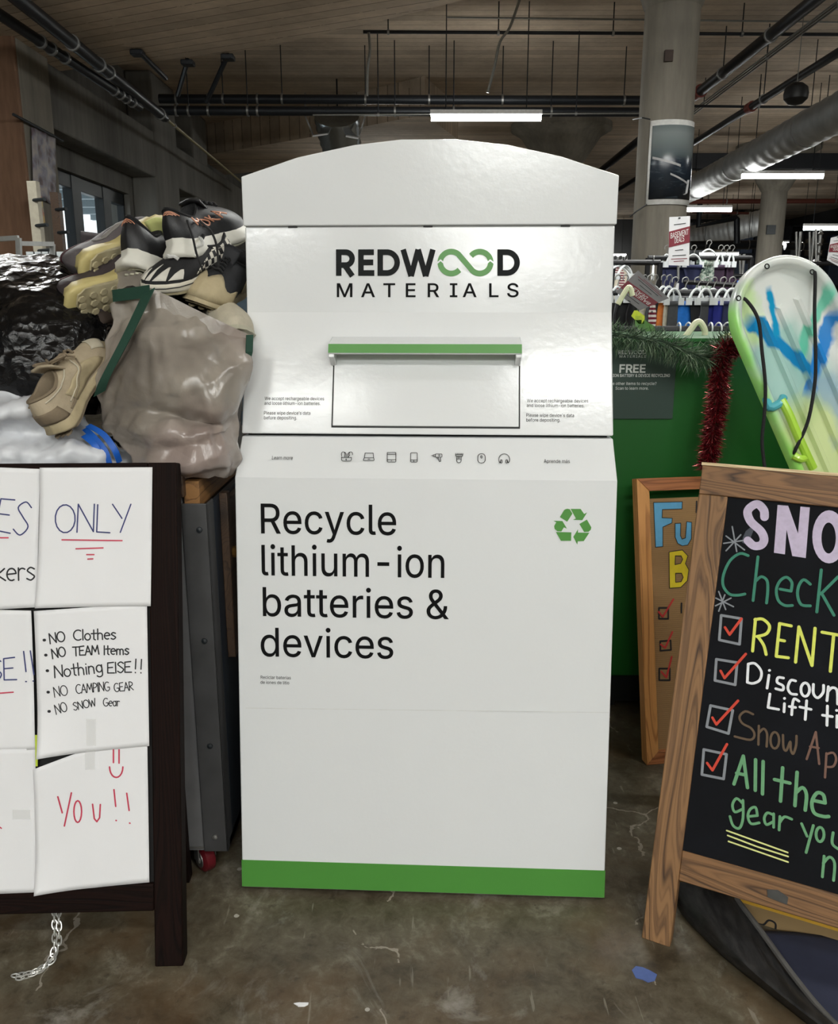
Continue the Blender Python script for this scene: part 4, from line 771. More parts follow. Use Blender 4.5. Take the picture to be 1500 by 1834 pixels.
def sheet(label, corners, z0, seed, lines, curl=(0, 0, 0, 0), tapes=()):
    """paper on the board: corners TL TR BR BL in picture order, curl lifts each corner"""
    TL, TR, BR, BL = [Vector(lp(*c)) for c in corners]; ctr = (TL+TR+BR+BL)/4
    M = LM @ Matrix.Translation((ctr.x, ctr.y, 0)); o = thing('paper_sheet', label, 'paper', M=M, group='taped paper sheets')
    def zf(u, v):
        z = z0+.0012*noise.noise(Vector((u*2.2+seed, v*2.2, seed*3)))+.0014
        for k, (cu, cv) in enumerate(((0, 1), (1, 1), (1, 0), (0, 0))):
            d = max(0, 1-sqrt((u-cu)**2+(v-cv)**2)/.42); z += curl[k]*d*d
        z += .0004*(abs(u-.52) < .03)
        return z
    def P(u, v): q = BL.lerp(BR, u).lerp(TL.lerp(TR, u), v)-ctr; return (q.x, q.y, zf(u, v))
    MB().grid(24, 30, P).build('sheet', M_PAPER, o, solid=.0006, sharp=60)
    def uv(x, y):
        p = Vector((x, y))+ctr; v = (p-BL).dot(TL-BL)/(TL-BL).length_squared; u = (p-BL.lerp(TL, v)).dot(BR-BL)/(BR-BL).length_squared
        return min(1, max(0, u)), min(1, max(0, v))
    for col, w, st in lines:
        st = [[tuple(Vector(lp(*q))-ctr) for q in l] for l in st]
        k = strokes('handwriting', st, w, INK[col], o)
        for vv in k.data.vertices: vv.co.z = zf(*uv(vv.co.x, vv.co.y))+.0011
    for (x0, y0, x1, y1) in tapes:
        q = [Vector(lp(*t))-ctr for t in ((x0, y0), (x1, y0), (x1, y1), (x0, y1))]
        def T(u, v): p = q[3].lerp(q[2], u).lerp(q[0].lerp(q[1], u), v); return (p.x, p.y, zf(*uv(p.x, p.y))+.0012)
        MB().grid(4, 6, T).build('tape', M_TAPE, o)
    return o
def wd(s, x0, y0, x1, y1, h):  # word in picture coordinates (y down)
    return [[(q[0], -q[1]) for q in l] for l in hand(s, (x0, -y0), (x1, -y1), h)]
def dot(x, y, r=1): return [[(x-r, y), (x+r, y)]]
PW = .0026
sheet('paper sheet with blue capital letters ES and the word ending kers', ((-140, 832), (73, 840), (66, 1087), (-140, 1100)), .001, 1,
      [('blue', PW, wd('ES', -8, 950, 54, 960, 60)), ('red', PW, [[(-30, 963), (16, 963)]]), ('black', .0030, wd('kers', -6, 1040, 66, 1038, 34))], (0, 0, .004, 0))
sheet('paper sheet reading ONLY in blue with red underlines', ((75, 838), (274, 837), (271, 1085), (67, 1088)), .003, 2,
      [('blue', PW, wd('ONLY', 100, 953, 238, 953, 50)), ('red', PW, [[(113, 966.5), (220, 968)], [(138, 982.5), (186, 981)], [(157, 993), (170, 993)], [(159, 1001), (168, 1000.5)]])], (.006, 0, 0, .008))
NOS = wd('NO', 91.5, 1152, 120, 1147, 18)+wd('Clothes', 133, 1146, 210, 1144, 18)+wd('NO', 96, 1179, 121, 1174, 17)+wd('TEAM', 132.6, 1174, 180, 1170.5, 16)+wd('Items', 187, 1171.6, 233, 1171.5, 16)
BUL = dot(80.8, 1145.8, .6)+dot(83.5, 1172.6, .6)+dot(86.4, 1200.5, .6)+dot(88, 1238.6, .6)+dot(90, 1272.8, .6)
NOS += wd('Nothing', 100, 1213, 187, 1203, 21)+wd('EISE', 194, 1205, 238, 1203, 19)+wd('!!', 238, 1204, 258, 1206, 25)
NO2 = wd('NO', 100, 1248, 125, 1243, 18)+wd('CAMPING', 138, 1241.5, 199, 1236, 16)+wd('GEAR', 206, 1238.6, 241, 1234.5, 15)+wd('NO', 103, 1278, 124, 1272, 17)+wd('SNOW', 134, 1271.6, 175, 1263, 14)+wd('Gear', 186, 1264, 216, 1263.5, 14)
sheet('paper sheet with the black bulleted list of NO items', ((62, 1094), (264, 1080), (268, 1335), (72, 1355)), .002, 3, [('black', .0025, NOS), ('black', .0018, NO2), ('black', .0055, BUL)], (0, 0, 0, .016), ((156, 1287, 173, 1334),))
sheet('paper sheet ending in blue SE and two exclamation marks', ((-140, 1090), (58, 1093), (64, 1342), (-140, 1350)), .001, 4,
      [('blue', PW, wd('SE', -16, 1220, 34, 1217, 40)+[[(44, 1166), (48, 1202)], [(56, 1165), (62, 1207)]]+dot(48, 1220, .6)+dot(61, 1219, .6)), ('red', PW, [[(-30, 1243), (25, 1239)]])], (0, .004, 0, 0))
U = lambda L: [[(x/3.196, 1260+y/3.196) for x, y in l] for l in L]
sheet('paper sheet reading YOU in red under an upright smile', ((62, 1376), (264, 1302), (268, 1579), (66, 1599)), .0012, 5,
      [('red', .0030, U([[(652, 262), (652, 335)], [(684, 262), (684, 338)], arc(668, 360, 38, 60, 180, 360, 10)])), ('red', .0030, U([[(335, 530), (360, 622)], [(412, 508), (372, 697)], O(448, 615, 22, 62), [(533, 573), (543, 655), (558, 672), (573, 650), (577, 575)]])), ('red', .0030, U([[(655, 490), (665, 585)], [(728, 510), (742, 608)], [(667, 665), (669, 666)], [(745, 680), (747, 681)]]))], (.006, 0, 0, .012), ((154, 1342, 171, 1377),))
sheet('blank looking lowest paper sheet with a tape bubble, cut by the frame', ((-140, 1345), (64, 1340), (66, 1597), (-140, 1606)), .001, 6, [('red', PW, [[(-8, 1474), (4, 1482)]])], (0, 0, 0, 0), ((24, 1449, 56, 1466),))
q = [lp(*t) for t in ((63, 1316), (69, 1316), (68, 1372), (63, 1372))]
tag(MB().prism(q[::-1], .0005, .002, LM).build('sticky_note', plain('lime_note', (190, 210, 60), .6)), 'sliver of lime green note between two paper sheets', 'note')
# chain hanging under the rail
def chain(paths):
    mb = MB()
    for P in paths:
        Q = cr(P, 8); L = [0]
        for i in range(1, len(Q)): L.append(L[-1]+(Q[i]-Q[i-1]).length)
        n = int(L[-1]/.0125)
        def at(d):
            for i in range(1, len(Q)):
                if L[i] >= d: return Q[i-1].lerp(Q[i], (d-L[i-1])/max(1e-6, L[i]-L[i-1]))
            return Q[-1]
        for k in range(n):
            a, b_ = at(k*L[-1]/n-.003), at((k+1)*L[-1]/n+.003); t = (b_-a).normalized(); u = t.orthogonal().normalized(); w_ = t.cross(u)
            side = (u*cos(k*pi/2+.6)+w_*sin(k*pi/2+.6))*.0042; c = (a+b_)/2; h = (b_-a)*.5
            loop = [c+h*cos(2*pi*j/12)*1.0+side*sin(2*pi*j/12)*1.15 for j in range(12)]
            rs = []
            for j in range(12):
                tt = (loop[(j+1) % 12]-loop[j-1]).normalized(); n1 = t.cross(side).normalized(); n2 = tt.cross(n1)
                rs.append([loop[j]+(n1*cos(2*pi*m_/5)+n2*sin(2*pi*m_/5))*.0015 for m_ in range(5)])
            mb.rings(rs+[rs[0]], True, False, False)
    return mb.build('chain', plain('chain_steel', (226, 226, 222), .3, .7))
y0_ = 1.535
cp = lambda dx: [atY(97+dx, 1602, y0_-.02), atY(97+dx, 1640, y0_-.04), atY(98+dx, 1680, y0_-.065), atZ(94+dx*.8, 1712, .010), atZ(75+dx*.5, 1734, .006), atZ(48, 1744+dx*.7, .005), atZ(20+dx, 1748+dx*.5, .005)]
tag(chain([cp(0), cp(8)]), 'thin steel chain dangling below the papered board onto the floor', 'chain')
# ---- chalkboard A-frame
B = atZ(1148, 1680, 0); RM = panel(B, radians(-28), .283, .952); rp = on(RM); RI = RM.inverted(); RW = .66
W_OAK = wood('burnt_pine', (148, 110, 72), (54, 34, 20), 1, 62, (.36, .80), .6, 1); W_OAKX = wood('burnt_pine_rail', (140, 102, 66), (48, 30, 18), 0, 62, (.36, .80), .6, .8)
rs_ = thing('chalkboard_sign', 'brown wooden framed chalkboard easel with coloured snow checklist', 'sign', M=RM)
ytop = (rp(1258, 834)[1]+rp(1480, 850)[1])/2; yin = (rp(1305, 886)[1]+rp(1490, 912)[1])/2
sw = rp(1305, 890)[0]; sw2 = (rp(1195, 1705)[0]+sw)/2
b1, b0 = (rp(1225, 1512)[1]+rp(1480, 1612)[1])/2, (rp(1215, 1562)[1]+rp(1480, 1675)[1])/2
MB().box(0, sw2, 0, yin, -.03, 0).build('side_post', W_OAK, rs_, bevel=.002)
MB().box(RW-sw2, RW, 0, yin, -.03, 0).build('side_post', W_OAK, rs_, bevel=.002)
MB().box(0, RW, yin, ytop, -.03, 0).build('top_rail', W_OAKX, rs_, bevel=.002)
MB().box(-.002, RW+.002, ytop, ytop+.006, -.045, .001).build('top_edge', wood('pale_pine', (222, 200, 160), (170, 140, 96), 0, 40), rs_)
MB().box(sw2, RW-sw2, b0, b1, -.028, -.001).build('bottom_rail', W_OAKX, rs_, bevel=.002)
m, nt, b = new_mat('chalkboard'); v = coords(nt); b.inputs['Roughness'].default_value = .8; b.inputs['Specular IOR Level'].default_value = .2
nt.links.new(ramp(nt, noise_tex(nt, v, 5, 6, .65), [(.35, lin((9, 10, 14))), (.62, lin((15, 17, 23))), (.8, lin((27, 29, 35)))]), b.inputs['Base Color'])
MB().box(sw2-.005, RW-sw2+.005, b1-.005, yin+.005, -.02, -.006).build('chalk_panel', m, rs_)
q = [rp(*t) for t in ((1373, 1593), (1392, 1594), (1411, 1607), (1409, 1620), (1374, 1606))]
pl = MB().prism(q[::-1], -.001, .0015).build('corner_plate', plain('dull_plate', (74, 74, 72), .6, .3, .2, 40), rs_)
bl = RI @ (RM @ Vector((0, ytop-.01, -.04)))
for x in (.03, RW-.03):
    w0 = RM @ Vector((x, ytop-.03, -.035)); N = Vector((sin(radians(28)), cos(radians(28)), 0)); foot = w0+N*.26; foot.z = .004
    MB().strap([RI @ w0, RI @ foot], Vector((.05, 0, 0)), .028).build('back_leg', W_OAK, rs_)
w0a = RM @ Vector((.02, ytop-.03, -.035)); 
def chalk(name, rgb): return plain('chalk_'+name, rgb, .9, 0, .10, 90)
CH = {'lav': chalk('lavender', (196, 184, 208)), 'teal': chalk('teal', (62, 130, 108)), 'grey': chalk('grey', (138, 142, 148)), 'red': chalk('red', (206, 72, 54)), 'yel': chalk('yellow', (220, 226, 104)),
      'white': chalk('white', (236, 238, 242)), 'brown': chalk('brown', (100, 82, 64)), 'rose': chalk('rose_brown', (120, 90, 78)), 'green': chalk('green', (108, 162, 118)), 'cream': chalk('cream', (226, 230, 150))}
ZC = Matrix.Translation((0, 0, -.0056))
def crop(ox, oy, k): return lambda L: [[rp(ox+x/k, oy+y/k) for x, y in l] for l in L]
def sm(l, k=4): return [(p.x, p.y) for p in cr([(x, y, 0) for x, y in l], k)]
C1 = crop(1280, 860, 6.818); C2 = crop(1240, 1090, 5.769); C3 = crop(1080, 1240, 3.088)
pxm = Vector(rp(1400, 1200)); pxs = (Vector(rp(1400, 1210))-pxm).length/10  # metres per pixel, mid board
def cs(nm, L, wpx, col): strokes(nm, L, wpx*pxs, CH[col], rs_, ZC)
cs('chalk_lettering', C1([sm([(600, 448), (590, 360), (505, 288), (395, 370), (430, 500), (555, 620), (595, 720), (560, 790), (470, 800), (395, 735)])]), 15, 'lav')
fill2d('chalk_lettering', C1([[(760, 300), (890, 310), (1010, 650), (1040, 320), (1155, 330), (1105, 950), (940, 925), (870, 600), (850, 905), (715, 885)]])+C1([O(1390, 690, 205, 325, 0, 346.5, 27), O(1385, 705, 88, 190, 0, 346.5, 27)]), CH['lav'], rs_, ZC)
cs('chalk_lettering', C1([sm([(400, 920), (300, 895), (180, 980), (100, 1150), (95, 1290), (170, 1390), (270, 1405), (360, 1390)]), [(520, 935), (460, 1470)], sm([(490, 1235), (560, 1178), (630, 1225), (640, 1350), (625, 1500)]),
   [(790, 1330), (925, 1355)]+sm([(925, 1355), (935, 1250), (870, 1185), (790, 1230), (745, 1340), (770, 1470), (850, 1530), (940, 1530)]), sm([(1160, 1270), (1080, 1215), (1020, 1290), (1005, 1410), (1050, 1520), (1160, 1535)]),
   [(1295, 1095), (1240, 1610)], [(1500, 1180), (1290, 1390)], [(1310, 1400), (1450, 1650)]]), 5, 'teal')
cs('chalk_snowflake', C1([[(205, 565), (260, 870)], [(130, 680), (355, 850)], [(100, 770), (340, 735)], [(130, 860), (310, 665)]]), 2.6, 'grey')
cs('chalk_snowflake', C1([[(40, 1360), (125, 1580)], [(5, 1440), (220, 1545)], [(0, 1535), (190, 1440)], [(115, 1400), (40, 1600)]]), 2.6, 'grey')
for bx in ([(290, 70), (500, 105), (480, 370), (270, 325)], [(240, 525), (455, 560), (435, 790), (225, 745)], [(180, 1005), (410, 1055), (365, 1295), (140, 1225)], [(110, 1460), (345, 1510), (315, 1765), (90, 1720)]):
    cs('chalk_tick_box', C2([bx+[bx[0]]]), 4.8, 'grey')
ZC2 = Matrix.Translation((0, 0, -.0050))
for ck in ([(330, 195), (378, 270), (500, 105)], [(285, 645), (325, 720), (545, 470)], [(200, 1130), (240, 1200), (465, 955)], [(145, 1600), (200, 1675), (350, 1405)]):
    strokes('chalk_tick', C2([ck]), 4.6*pxs, CH['red'], rs_, ZC2)
cs('chalk_lettering', C2([[(645, 110), (615, 440)], sm([(640, 115), (720, 110), (790, 180), (760, 260), (660, 290)]), sm([(670, 290), (730, 380), (755, 475)]), [(1015, 180), (895, 155), (860, 495), (985, 510)], [(890, 325), (945, 335)],
   [(1060, 555), (1095, 190), (1230, 590), (1262, 205)], [(1335, 245), (1570, 287)], [(1455, 275), (1420, 650)]]), 5.4, 'yel')
cs('chalk_lettering', C2([[(570, 575), (560, 765)], sm([(570, 575), (640, 570), (705, 650), (690, 740), (620, 775), (560, 765)]), [(785, 690), (765, 825)], [(788, 642), (792, 640)], sm([(935, 720), (880, 715), (870, 765), (930, 800), (925, 845), (855, 830)]),
   sm([(1060, 750), (1010, 745), (980, 820), (1010, 880), (1070, 890)]), O(1160, 840, 45, 70), sm([(1245, 785), (1245, 880), (1290, 925), (1345, 870), (1350, 795)]), [(1400, 810), (1385, 955)], sm([(1395, 860), (1440, 820), (1490, 850), (1495, 990)]),
   [(795, 885), (775, 1025), (885, 1045)], [(945, 985), (940, 1070)], [(944, 932), (947, 930)], sm([(1095, 960), (1050, 935), (1030, 980), (1020, 1100)]), [(995, 1015), (1060, 1025)], [(1175, 955), (1160, 1150)], [(1105, 1020), (1220, 1045)],
   [(1390, 1010), (1385, 1210)], [(1340, 1105), (1440, 1120)], [(1490, 1110), (1488, 1230)], [(1485, 1056), (1488, 1055)]]), 4.6, 'white')
cs('chalk_lettering', C2([sm([(620, 1095), (540, 1065), (480, 1120), (510, 1190), (600, 1240), (635, 1310), (590, 1360), (430, 1325)]), [(680, 1215), (675, 1410)], sm([(680, 1290), (730, 1245), (765, 1300), (760, 1430)]), O(845, 1365, 45, 85),
   sm([(930, 1310), (935, 1440), (965, 1470), (1005, 1380), (1010, 1460), (1035, 1505), (1065, 1420), (1070, 1320)])]), 4, 'brown')
cs('chalk_lettering', C2([[(1175, 1560), (1270, 1280), (1305, 1610)], [(1210, 1430), (1300, 1445)], [(1380, 1500), (1365, 1750)], sm([(1380, 1510), (1450, 1495), (1480, 1560), (1450, 1635), (1375, 1640)])]), 3.8, 'rose')
cs('chalk_lettering', C3([[(720, 510), (772, 355), (795, 530)], [(735, 450), (785, 460)], [(840, 375), (838, 545)], [(882, 385), (878, 565)], [(990, 420), (978, 605)], [(945, 485), (1030, 505)], [(1070, 445), (1058, 630)], sm([(1062, 560), (1100, 530), (1122, 570), (1115, 655)]),
   [(1155, 600), (1225, 615)]+sm([(1225, 615), (1215, 570), (1180, 560), (1152, 610), (1165, 670), (1215, 690), (1245, 690)])]), 6, 'green')
cs('chalk_lettering', C3([sm([(770, 620), (735, 590), (712, 625), (725, 665), (765, 650)]), sm([(770, 600), (770, 700), (750, 755), (715, 740), (698, 690)]), [(800, 690), (850, 685)]+sm([(850, 685), (840, 640), (810, 650), (797, 690), (815, 730), (860, 725)]),
   sm([(935, 680), (905, 670), (888, 700), (900, 735), (935, 720)]), [(940, 675), (940, 750)], [(975, 690), (970, 765)], sm([(975, 722), (1000, 692), (1040, 705)]), [(1095, 730), (1125, 800)], [(1160, 740), (1120, 890)], O(1197, 790, 22, 40), sm([(1270, 780), (1265, 840), (1297, 870)]),
   [(1220, 910), (1210, 1025)], sm([(1215, 950), (1250, 915), (1278, 950), (1272, 1045)])]), 4.6, 'green')
cs('chalk_underline', C3([[(680, 768), (1018, 890)], [(685, 795), (850, 858), (1020, 912)], [(690, 828), (1020, 943)]]), 2.8, 'cream')
fill2d('chalk_smudge', C1([[(440, 565), (370, 620), (335, 700), (325, 760), (380, 790), (430, 700), (470, 600)]]), plain('chalk_dust', (70, 74, 84), .9), rs_, Matrix.Translation((0, 0, -.0059)), .0003)
# ---- framed cardboard checklist board behind
B = atZ(1158, 1371, 0); TM = panel(B, radians(9.5), .1875, .797); tp = on(TM)
W_HON = wood('honey_pine', (212, 152, 88), (136, 80, 36), 1, 46, (.32, .7), .5, .9); W_HONX = wood('honey_pine_rail', (178, 112, 66), (104, 58, 30), 0, 46, (.32, .7), .5, .6)
ts = thing('framed_board', 'honey pine framed cardboard sign with blue F and yellow B, behind the chalkboard', 'sign', M=TM)
TW, t_h = .36, sqrt(.1875**2+.797**2); fw = tp(1164, 900)[0]-tp(1142, 900)[0]
yt_ = tp(1141, 857)[1]
M3 = lambda pts, z0, z1: MB().prism(pts, z0, z1)
M3([(0, 0), (fw, fw), (fw, yt_-fw), (0, yt_)], -.035, 0).build('frame_stile', W_HON, ts, bevel=.0015)
M3([(TW, 0), (TW, yt_), (TW-fw, yt_-fw), (TW-fw, fw)], -.035, 0).build('frame_stile', W_HON, ts, bevel=.0015)
M3([(0, yt_), (fw, yt_-fw), (TW-fw, yt_-fw), (TW, yt_)], -.035, 0).build('frame_rail', W_HONX, ts, bevel=.0015)
M3([(0, 0), (TW, 0), (TW-fw, fw), (fw, fw)], -.035, 0).build('frame_rail', W_HONX, ts, bevel=.0015)
m, nt, b = new_mat('corrugated_card'); v = coords(nt); wv = nd(nt, 'ShaderNodeTexWave', Scale=55, Distortion=.4, bands_direction='Y'); nt.links.new(v, wv.inputs['Vector'])
nt.links.new(mix(nt, lin((158, 124, 82)), lin((136, 104, 66)), mth(nt, 'MULTIPLY', wv.outputs[0], .5)), b.inputs['Base Color']); b.inputs['Roughness'].default_value = .85; bump(nt, b, wv.outputs[0], .15, .002)
M_CARD = m
MB().box(fw-.004, TW-fw+.004, fw-.004, yt_-fw-.022, -.026, -.016).build('card_panel', m, ts)
K3 = lambda L: [[tp(1080+x/3.571, 800+y/3.571) for x, y in l] for l in L]
ZT = Matrix.Translation((0, 0, -.0155)); ZT2 = Matrix.Translation((0, 0, -.0150)); p3 = (Vector(tp(1200, 1000))-Vector(tp(1200, 1010))).length/10
Fp = [(335, 357), (520, 352), (518, 398), (392, 402), (390, 455), (455, 458), (453, 488), (395, 515), (395, 640), (348, 645)]
Bp = [(435, 675), (520, 662), (556, 700), (540, 750), (562, 790), (552, 860), (510, 903), (438, 908)]
Bh = [[(475, 700), (512, 700), (522, 722), (510, 748), (473, 757)], [(476, 812), (515, 812), (526, 838), (512, 866), (477, 870)]]
Up = [(473, 492), (510, 490), (508, 570), (518, 592), (540, 585), (548, 480), (580, 484), (578, 590), (555, 630), (520, 636), (490, 620), (474, 580)]
lb = plain('marker_sky', (96, 168, 210), .7); ye = plain('marker_yellow', (228, 204, 40), .7)
fill2d('painted_lettering', K3([Fp]), lb, ts, ZT); fill2d('painted_lettering', K3([Up]), lb, ts, ZT); fill2d('painted_lettering', K3([Bp]+Bh), ye, ts, ZT)
strokes('lettering_outline', K3([p+[p[0]] for p in [Fp, Up, Bp]+Bh]), 1.3*p3, INK['black'], ts, ZT2)
strokes('lettering_outline', K3([[(612, 350), (610, 420)], [(515, 1005), (514, 1065)]]), 3*p3, INK['black'], ts, ZT2)
for bx, ck in (([(370, 1035), (430, 1035), (430, 1105), (370, 1105)], [(368, 1060), (395, 1092), (462, 980)]), ([(378, 1250), (445, 1245), (448, 1305), (380, 1310)], [(382, 1270), (410, 1292), (456, 1190)]), ([(372, 1425), (440, 1425), (440, 1500), (372, 1500)], [(385, 1445), (418, 1482), (452, 1350)])):
    strokes('tick_box', K3([bx+[bx[0]]]), 3*p3, INK['black'], ts, ZT); strokes('tick', K3([ck]), 3.4*p3, plain('marker_red', (196, 52, 50), .7), ts, ZT2)
# ================================================================ CART AND BAGS
ct = thing('rolling_cart', 'dark steel rolling cart loaded with bags of shoes, beside the white kiosk', 'cart', (-.85, 2.05, 0))
cl = Vector((-.85, 2.05, 0)); CXR, CXL, CYF, CYB, CZ0, CZ1 = -.432+.85, -1.35+.85, 1.70-2.05, 2.5-2.05, .07, .90
M_STEEL = plain('cart_steel', (116, 116, 118), .6, .1, .15, 12); M_ANGLE = plain('angle_iron', (66, 66, 67), .6, .1, .25, 14); M_NAVY = plain('cart_navy', (30, 38, 48), .6); M_PLY = wood('plywood_edge', (150, 108, 62), (86, 56, 30), 1, 40); M_BRN = wood('brown_board', (74, 54, 38), (38, 26, 18), 1, 40)
MB().box(CXL, CXR-.055, CYF+.006, CYF+.02, CZ0, CZ1).build('front_panel', M_STEEL, ct)
MB().box(CXR-.012, CXR, CYF+.05, CYB, CZ0, CZ1-.03).build('side_panel', M_NAVY, ct)
MB().box(CXL, CXL+.012, CYF, CYB, CZ0, CZ1).build('side_panel', M_NAVY, ct); MB().box(CXL, CXR, CYB-.012, CYB, CZ0, CZ1).build('back_panel', M_NAVY, ct)
MB().box(CXL, CXR, CYF+.02, CYB-.012, CZ0, CZ0+.02).build('deck', M_BRN, ct)
MB().box(CXL, CXR-.02, CYF+.02, CYB-.012, CZ1-.06, CZ1-.03).build('load_board', M_BRN, ct)
mb = MB(); mb.box(CXR-.055, CXR, CYF, CYF+.005, CZ0, CZ1-.02).box(CXR-.005, CXR, CYF, CYF+.05, CZ0, CZ1-.02); mb.build('corner_angle', M_ANGLE, ct, bevel=.002)
for (px, py) in ((357, 949), (366, 1148), (376, 1336), (385, 1499)):
    q = atY(px, py, 1.70)-cl; MB().lathe([(.0065, 0), (.006, .003), (0, .005)], 10, Matrix.Rotation(pi/2, 4, 'X')).build('bolt', M_CLAMP if py > 1400 else M_BLKF, ct, loc=(q.x, CYF, q.z))
MB().box(CXL, CXR-.06, CYF-.006, CYF+.06, CZ1-.0, CZ1+.028).build('top_rail', M_BRN, ct, bevel=.003)
MB().box(CXR-.075, CXR-.045, CYF-.01, CYB, CZ1-.005, CZ1+.04).build('top_rail', M_BRN, ct, bevel=.002)
MB().box(CXR-.05, CXR-.018, CYF+.01, CYB, CZ1-.03, CZ1+.025).build('plywood_rail', M_PLY, ct, bevel=.001)
MB().box(CXR-.04, CXR-.025, CYF+.004, CYF+.03, CZ1-.07, CZ1-.025).build('plywood_block', M_PLY, ct)
MB().box(CXR, CXR+.014, CYF+.13, CYB-.05, .52, .86).build('side_board', M_BRN, ct, bevel=.002)
MB().box(CXR, CXR+.018, CYF+.10, CYF+.13, .50, .88).build('side_batten', M_BRN, ct, bevel=.002)
MB().lathe([(.012, 0), (.014, .01), (.006, .02)], 10, Matrix.Rotation(pi/2, 4, 'Y')).build('side_hook', plain('old_brass', (130, 96, 50), .4, .7), ct, loc=(CXR+.014, CYF+.13, .74))
M_RWH = plain('red_wheel', (96, 22, 30), .3, 0, .25, 20)
for (x, y) in ((-.495, 1.735), (-1.28, 1.75), (-.49, 2.42), (-1.28, 2.42)):
    R = Matrix.Rotation(radians(42), 4, 'Z') @ Matrix.Rotation(pi/2, 4, 'Y'); lc = (x+.85, y-2.05, .032)
    wh = MB().lathe([(.010, -.016), (.024, -.015), (.031, -.010), (.032, 0), (.031, .010), (.024, .015), (.010, .016)], 28, R).build('caster_wheel', M_RWH, ct, loc=lc)
    h = MB().lathe([(.0, -.020), (.008, -.020), (.009, -.017), (.019, -.0165), (.020, -.012), (.020, .012), (.019, .0165), (.008, .020), (0, .020)], 20, R).build('wheel_hub', M_CLAMP, wh)
    mb = MB(); d = R @ Vector((0, 0, 1))
    for s_ in (-1, 1): mb.strap([Vector((0, 0, .0))+d*(s_*.021), Vector((0, 0, .05))+d*(s_*.021)], (R @ Vector((0, 1, 0)))*.02, .003)
    mb.box(-.03, .03, -.03, .03, .042, .048); mb.build('caster_fork', M_CLAMP, wh)
# ---- bags: closed skins lofted from measured outlines, then crumpled
_fr = random.Random(11); FOLDS = [(Vector((_fr.uniform(-1, 1), _fr.uniform(-.3, .3), _fr.uniform(-1, 1))).normalized(), f_, _fr.random()) for f_ in (6, 9, 13, 17, 24, 33)]
def bag_mesh(rows, depth, K=13, kv=5, amp=.008, freq=9, ridge=True, seed=0, cap0=True, cap1=True, fine=0, ff=60, crease=0, cf=9):
    R = []
    for r in rows:
        P = cr([Vector(p) for p in r], 6); L = [0]
        for i in range(1, len(P)): L.append(L[-1]+(P[i]-P[i-1]).length)
        out = []
        for k in range(K):
            d = L[-1]*k/(K-1); i = 1
            while i < len(P)-1 and L[i] < d: i += 1
            out.append(P[i-1].lerp(P[i], min(1, max(0, (d-L[i-1])/max(1e-9, L[i]-L[i-1])))))
        R.append(out)
    cols = [cr([R[j][k] for j in range(len(R))], kv) for k in range(K)]
    nv = len(cols[0]); rings_ = []
    for j in range(nv):
        f = [cols[k][j] for k in range(K)]; t = j/(nv-1)
        dj = depth(t) if callable(depth) else depth
        back = [f[K-1-k]+Vector((0, dj*(.45+.55*sin(pi*k/(K-1))), 0)) for k in range(K)]
        rings_.append(f+back)
    mb = MB(); mb.rings(rings_, True, cap0, cap1)
    bm = bmesh.new(); vs = [bm.verts.new(p) for p in mb.v]
    for f in mb.f:
        try: bm.faces.new([vs[i] for i in f])
        except ValueError: pass
    bmesh.ops.recalc_face_normals(bm, faces=bm.faces)
    bmesh.ops.subdivide_edges(bm, edges=bm.edges, cuts=1, use_grid_fill=True)
    bm.normal_update()
    for v_ in bm.verts:
        p = v_.co*freq+Vector((seed, 0, 0)); n = noise.noise(p)+.5*noise.noise(p*2.1)
        if ridge: n = 1-2.2*abs(n)
        if crease:
            q = v_.co+noise.noise_vector(v_.co*5+Vector((0, seed, 0)))*.055; h_ = 0
            for d_, f_, ph in FOLDS:
                t_ = (q.dot(d_)*f_*cf/8+ph+seed) % 1.0; h_ += (abs(2*t_-1)-.5)*(9/f_)*(.35+1.2*abs(noise.noise(q*3.2+Vector((ph*9, f_, seed)))))
            n += crease*h_/max(amp, 1e-6)
        v_.co = v_.co+v_.normal*(amp*n+(fine*(1-2*abs(noise.noise(v_.co*ff))) if fine else 0))
    out = MB(); out.v = [tuple(v_.co) for v_ in bm.verts]; bm.verts.index_update(); out.f = [tuple(v_.index for v_ in f.verts) for f in bm.faces]; out.m = [0]*len(out.f); bm.free()
    return out
def rowpx(*pts): return [atY(*p) for p in pts]
def film(name, rgb, rgb2, rough, bs, bstr, scale=5, alpha_tr=0, spec=.5, dist=.004):
    m, nt, b = new_mat(name); v = coords(nt)
    n = noise_tex(nt, v, scale, 4, .6, .5)
    nt.links.new(ramp(nt, n, [(.35, lin(rgb2)), (.6, lin(rgb))]), b.inputs['Base Color']); b.inputs['Roughness'].default_value = rough; b.inputs['Specular IOR Level'].default_value = spec
    vo = nd(nt, 'ShaderNodeTexVoronoi', Scale=bs); nt.links.new(v, vo.inputs['Vector'])
    h = mth(nt, 'ADD', vo.outputs['Distance'], noise_tex(nt, v, bs*.35, 5, .6, 1.2)); bump(nt, b, h, bstr, dist)
    return m
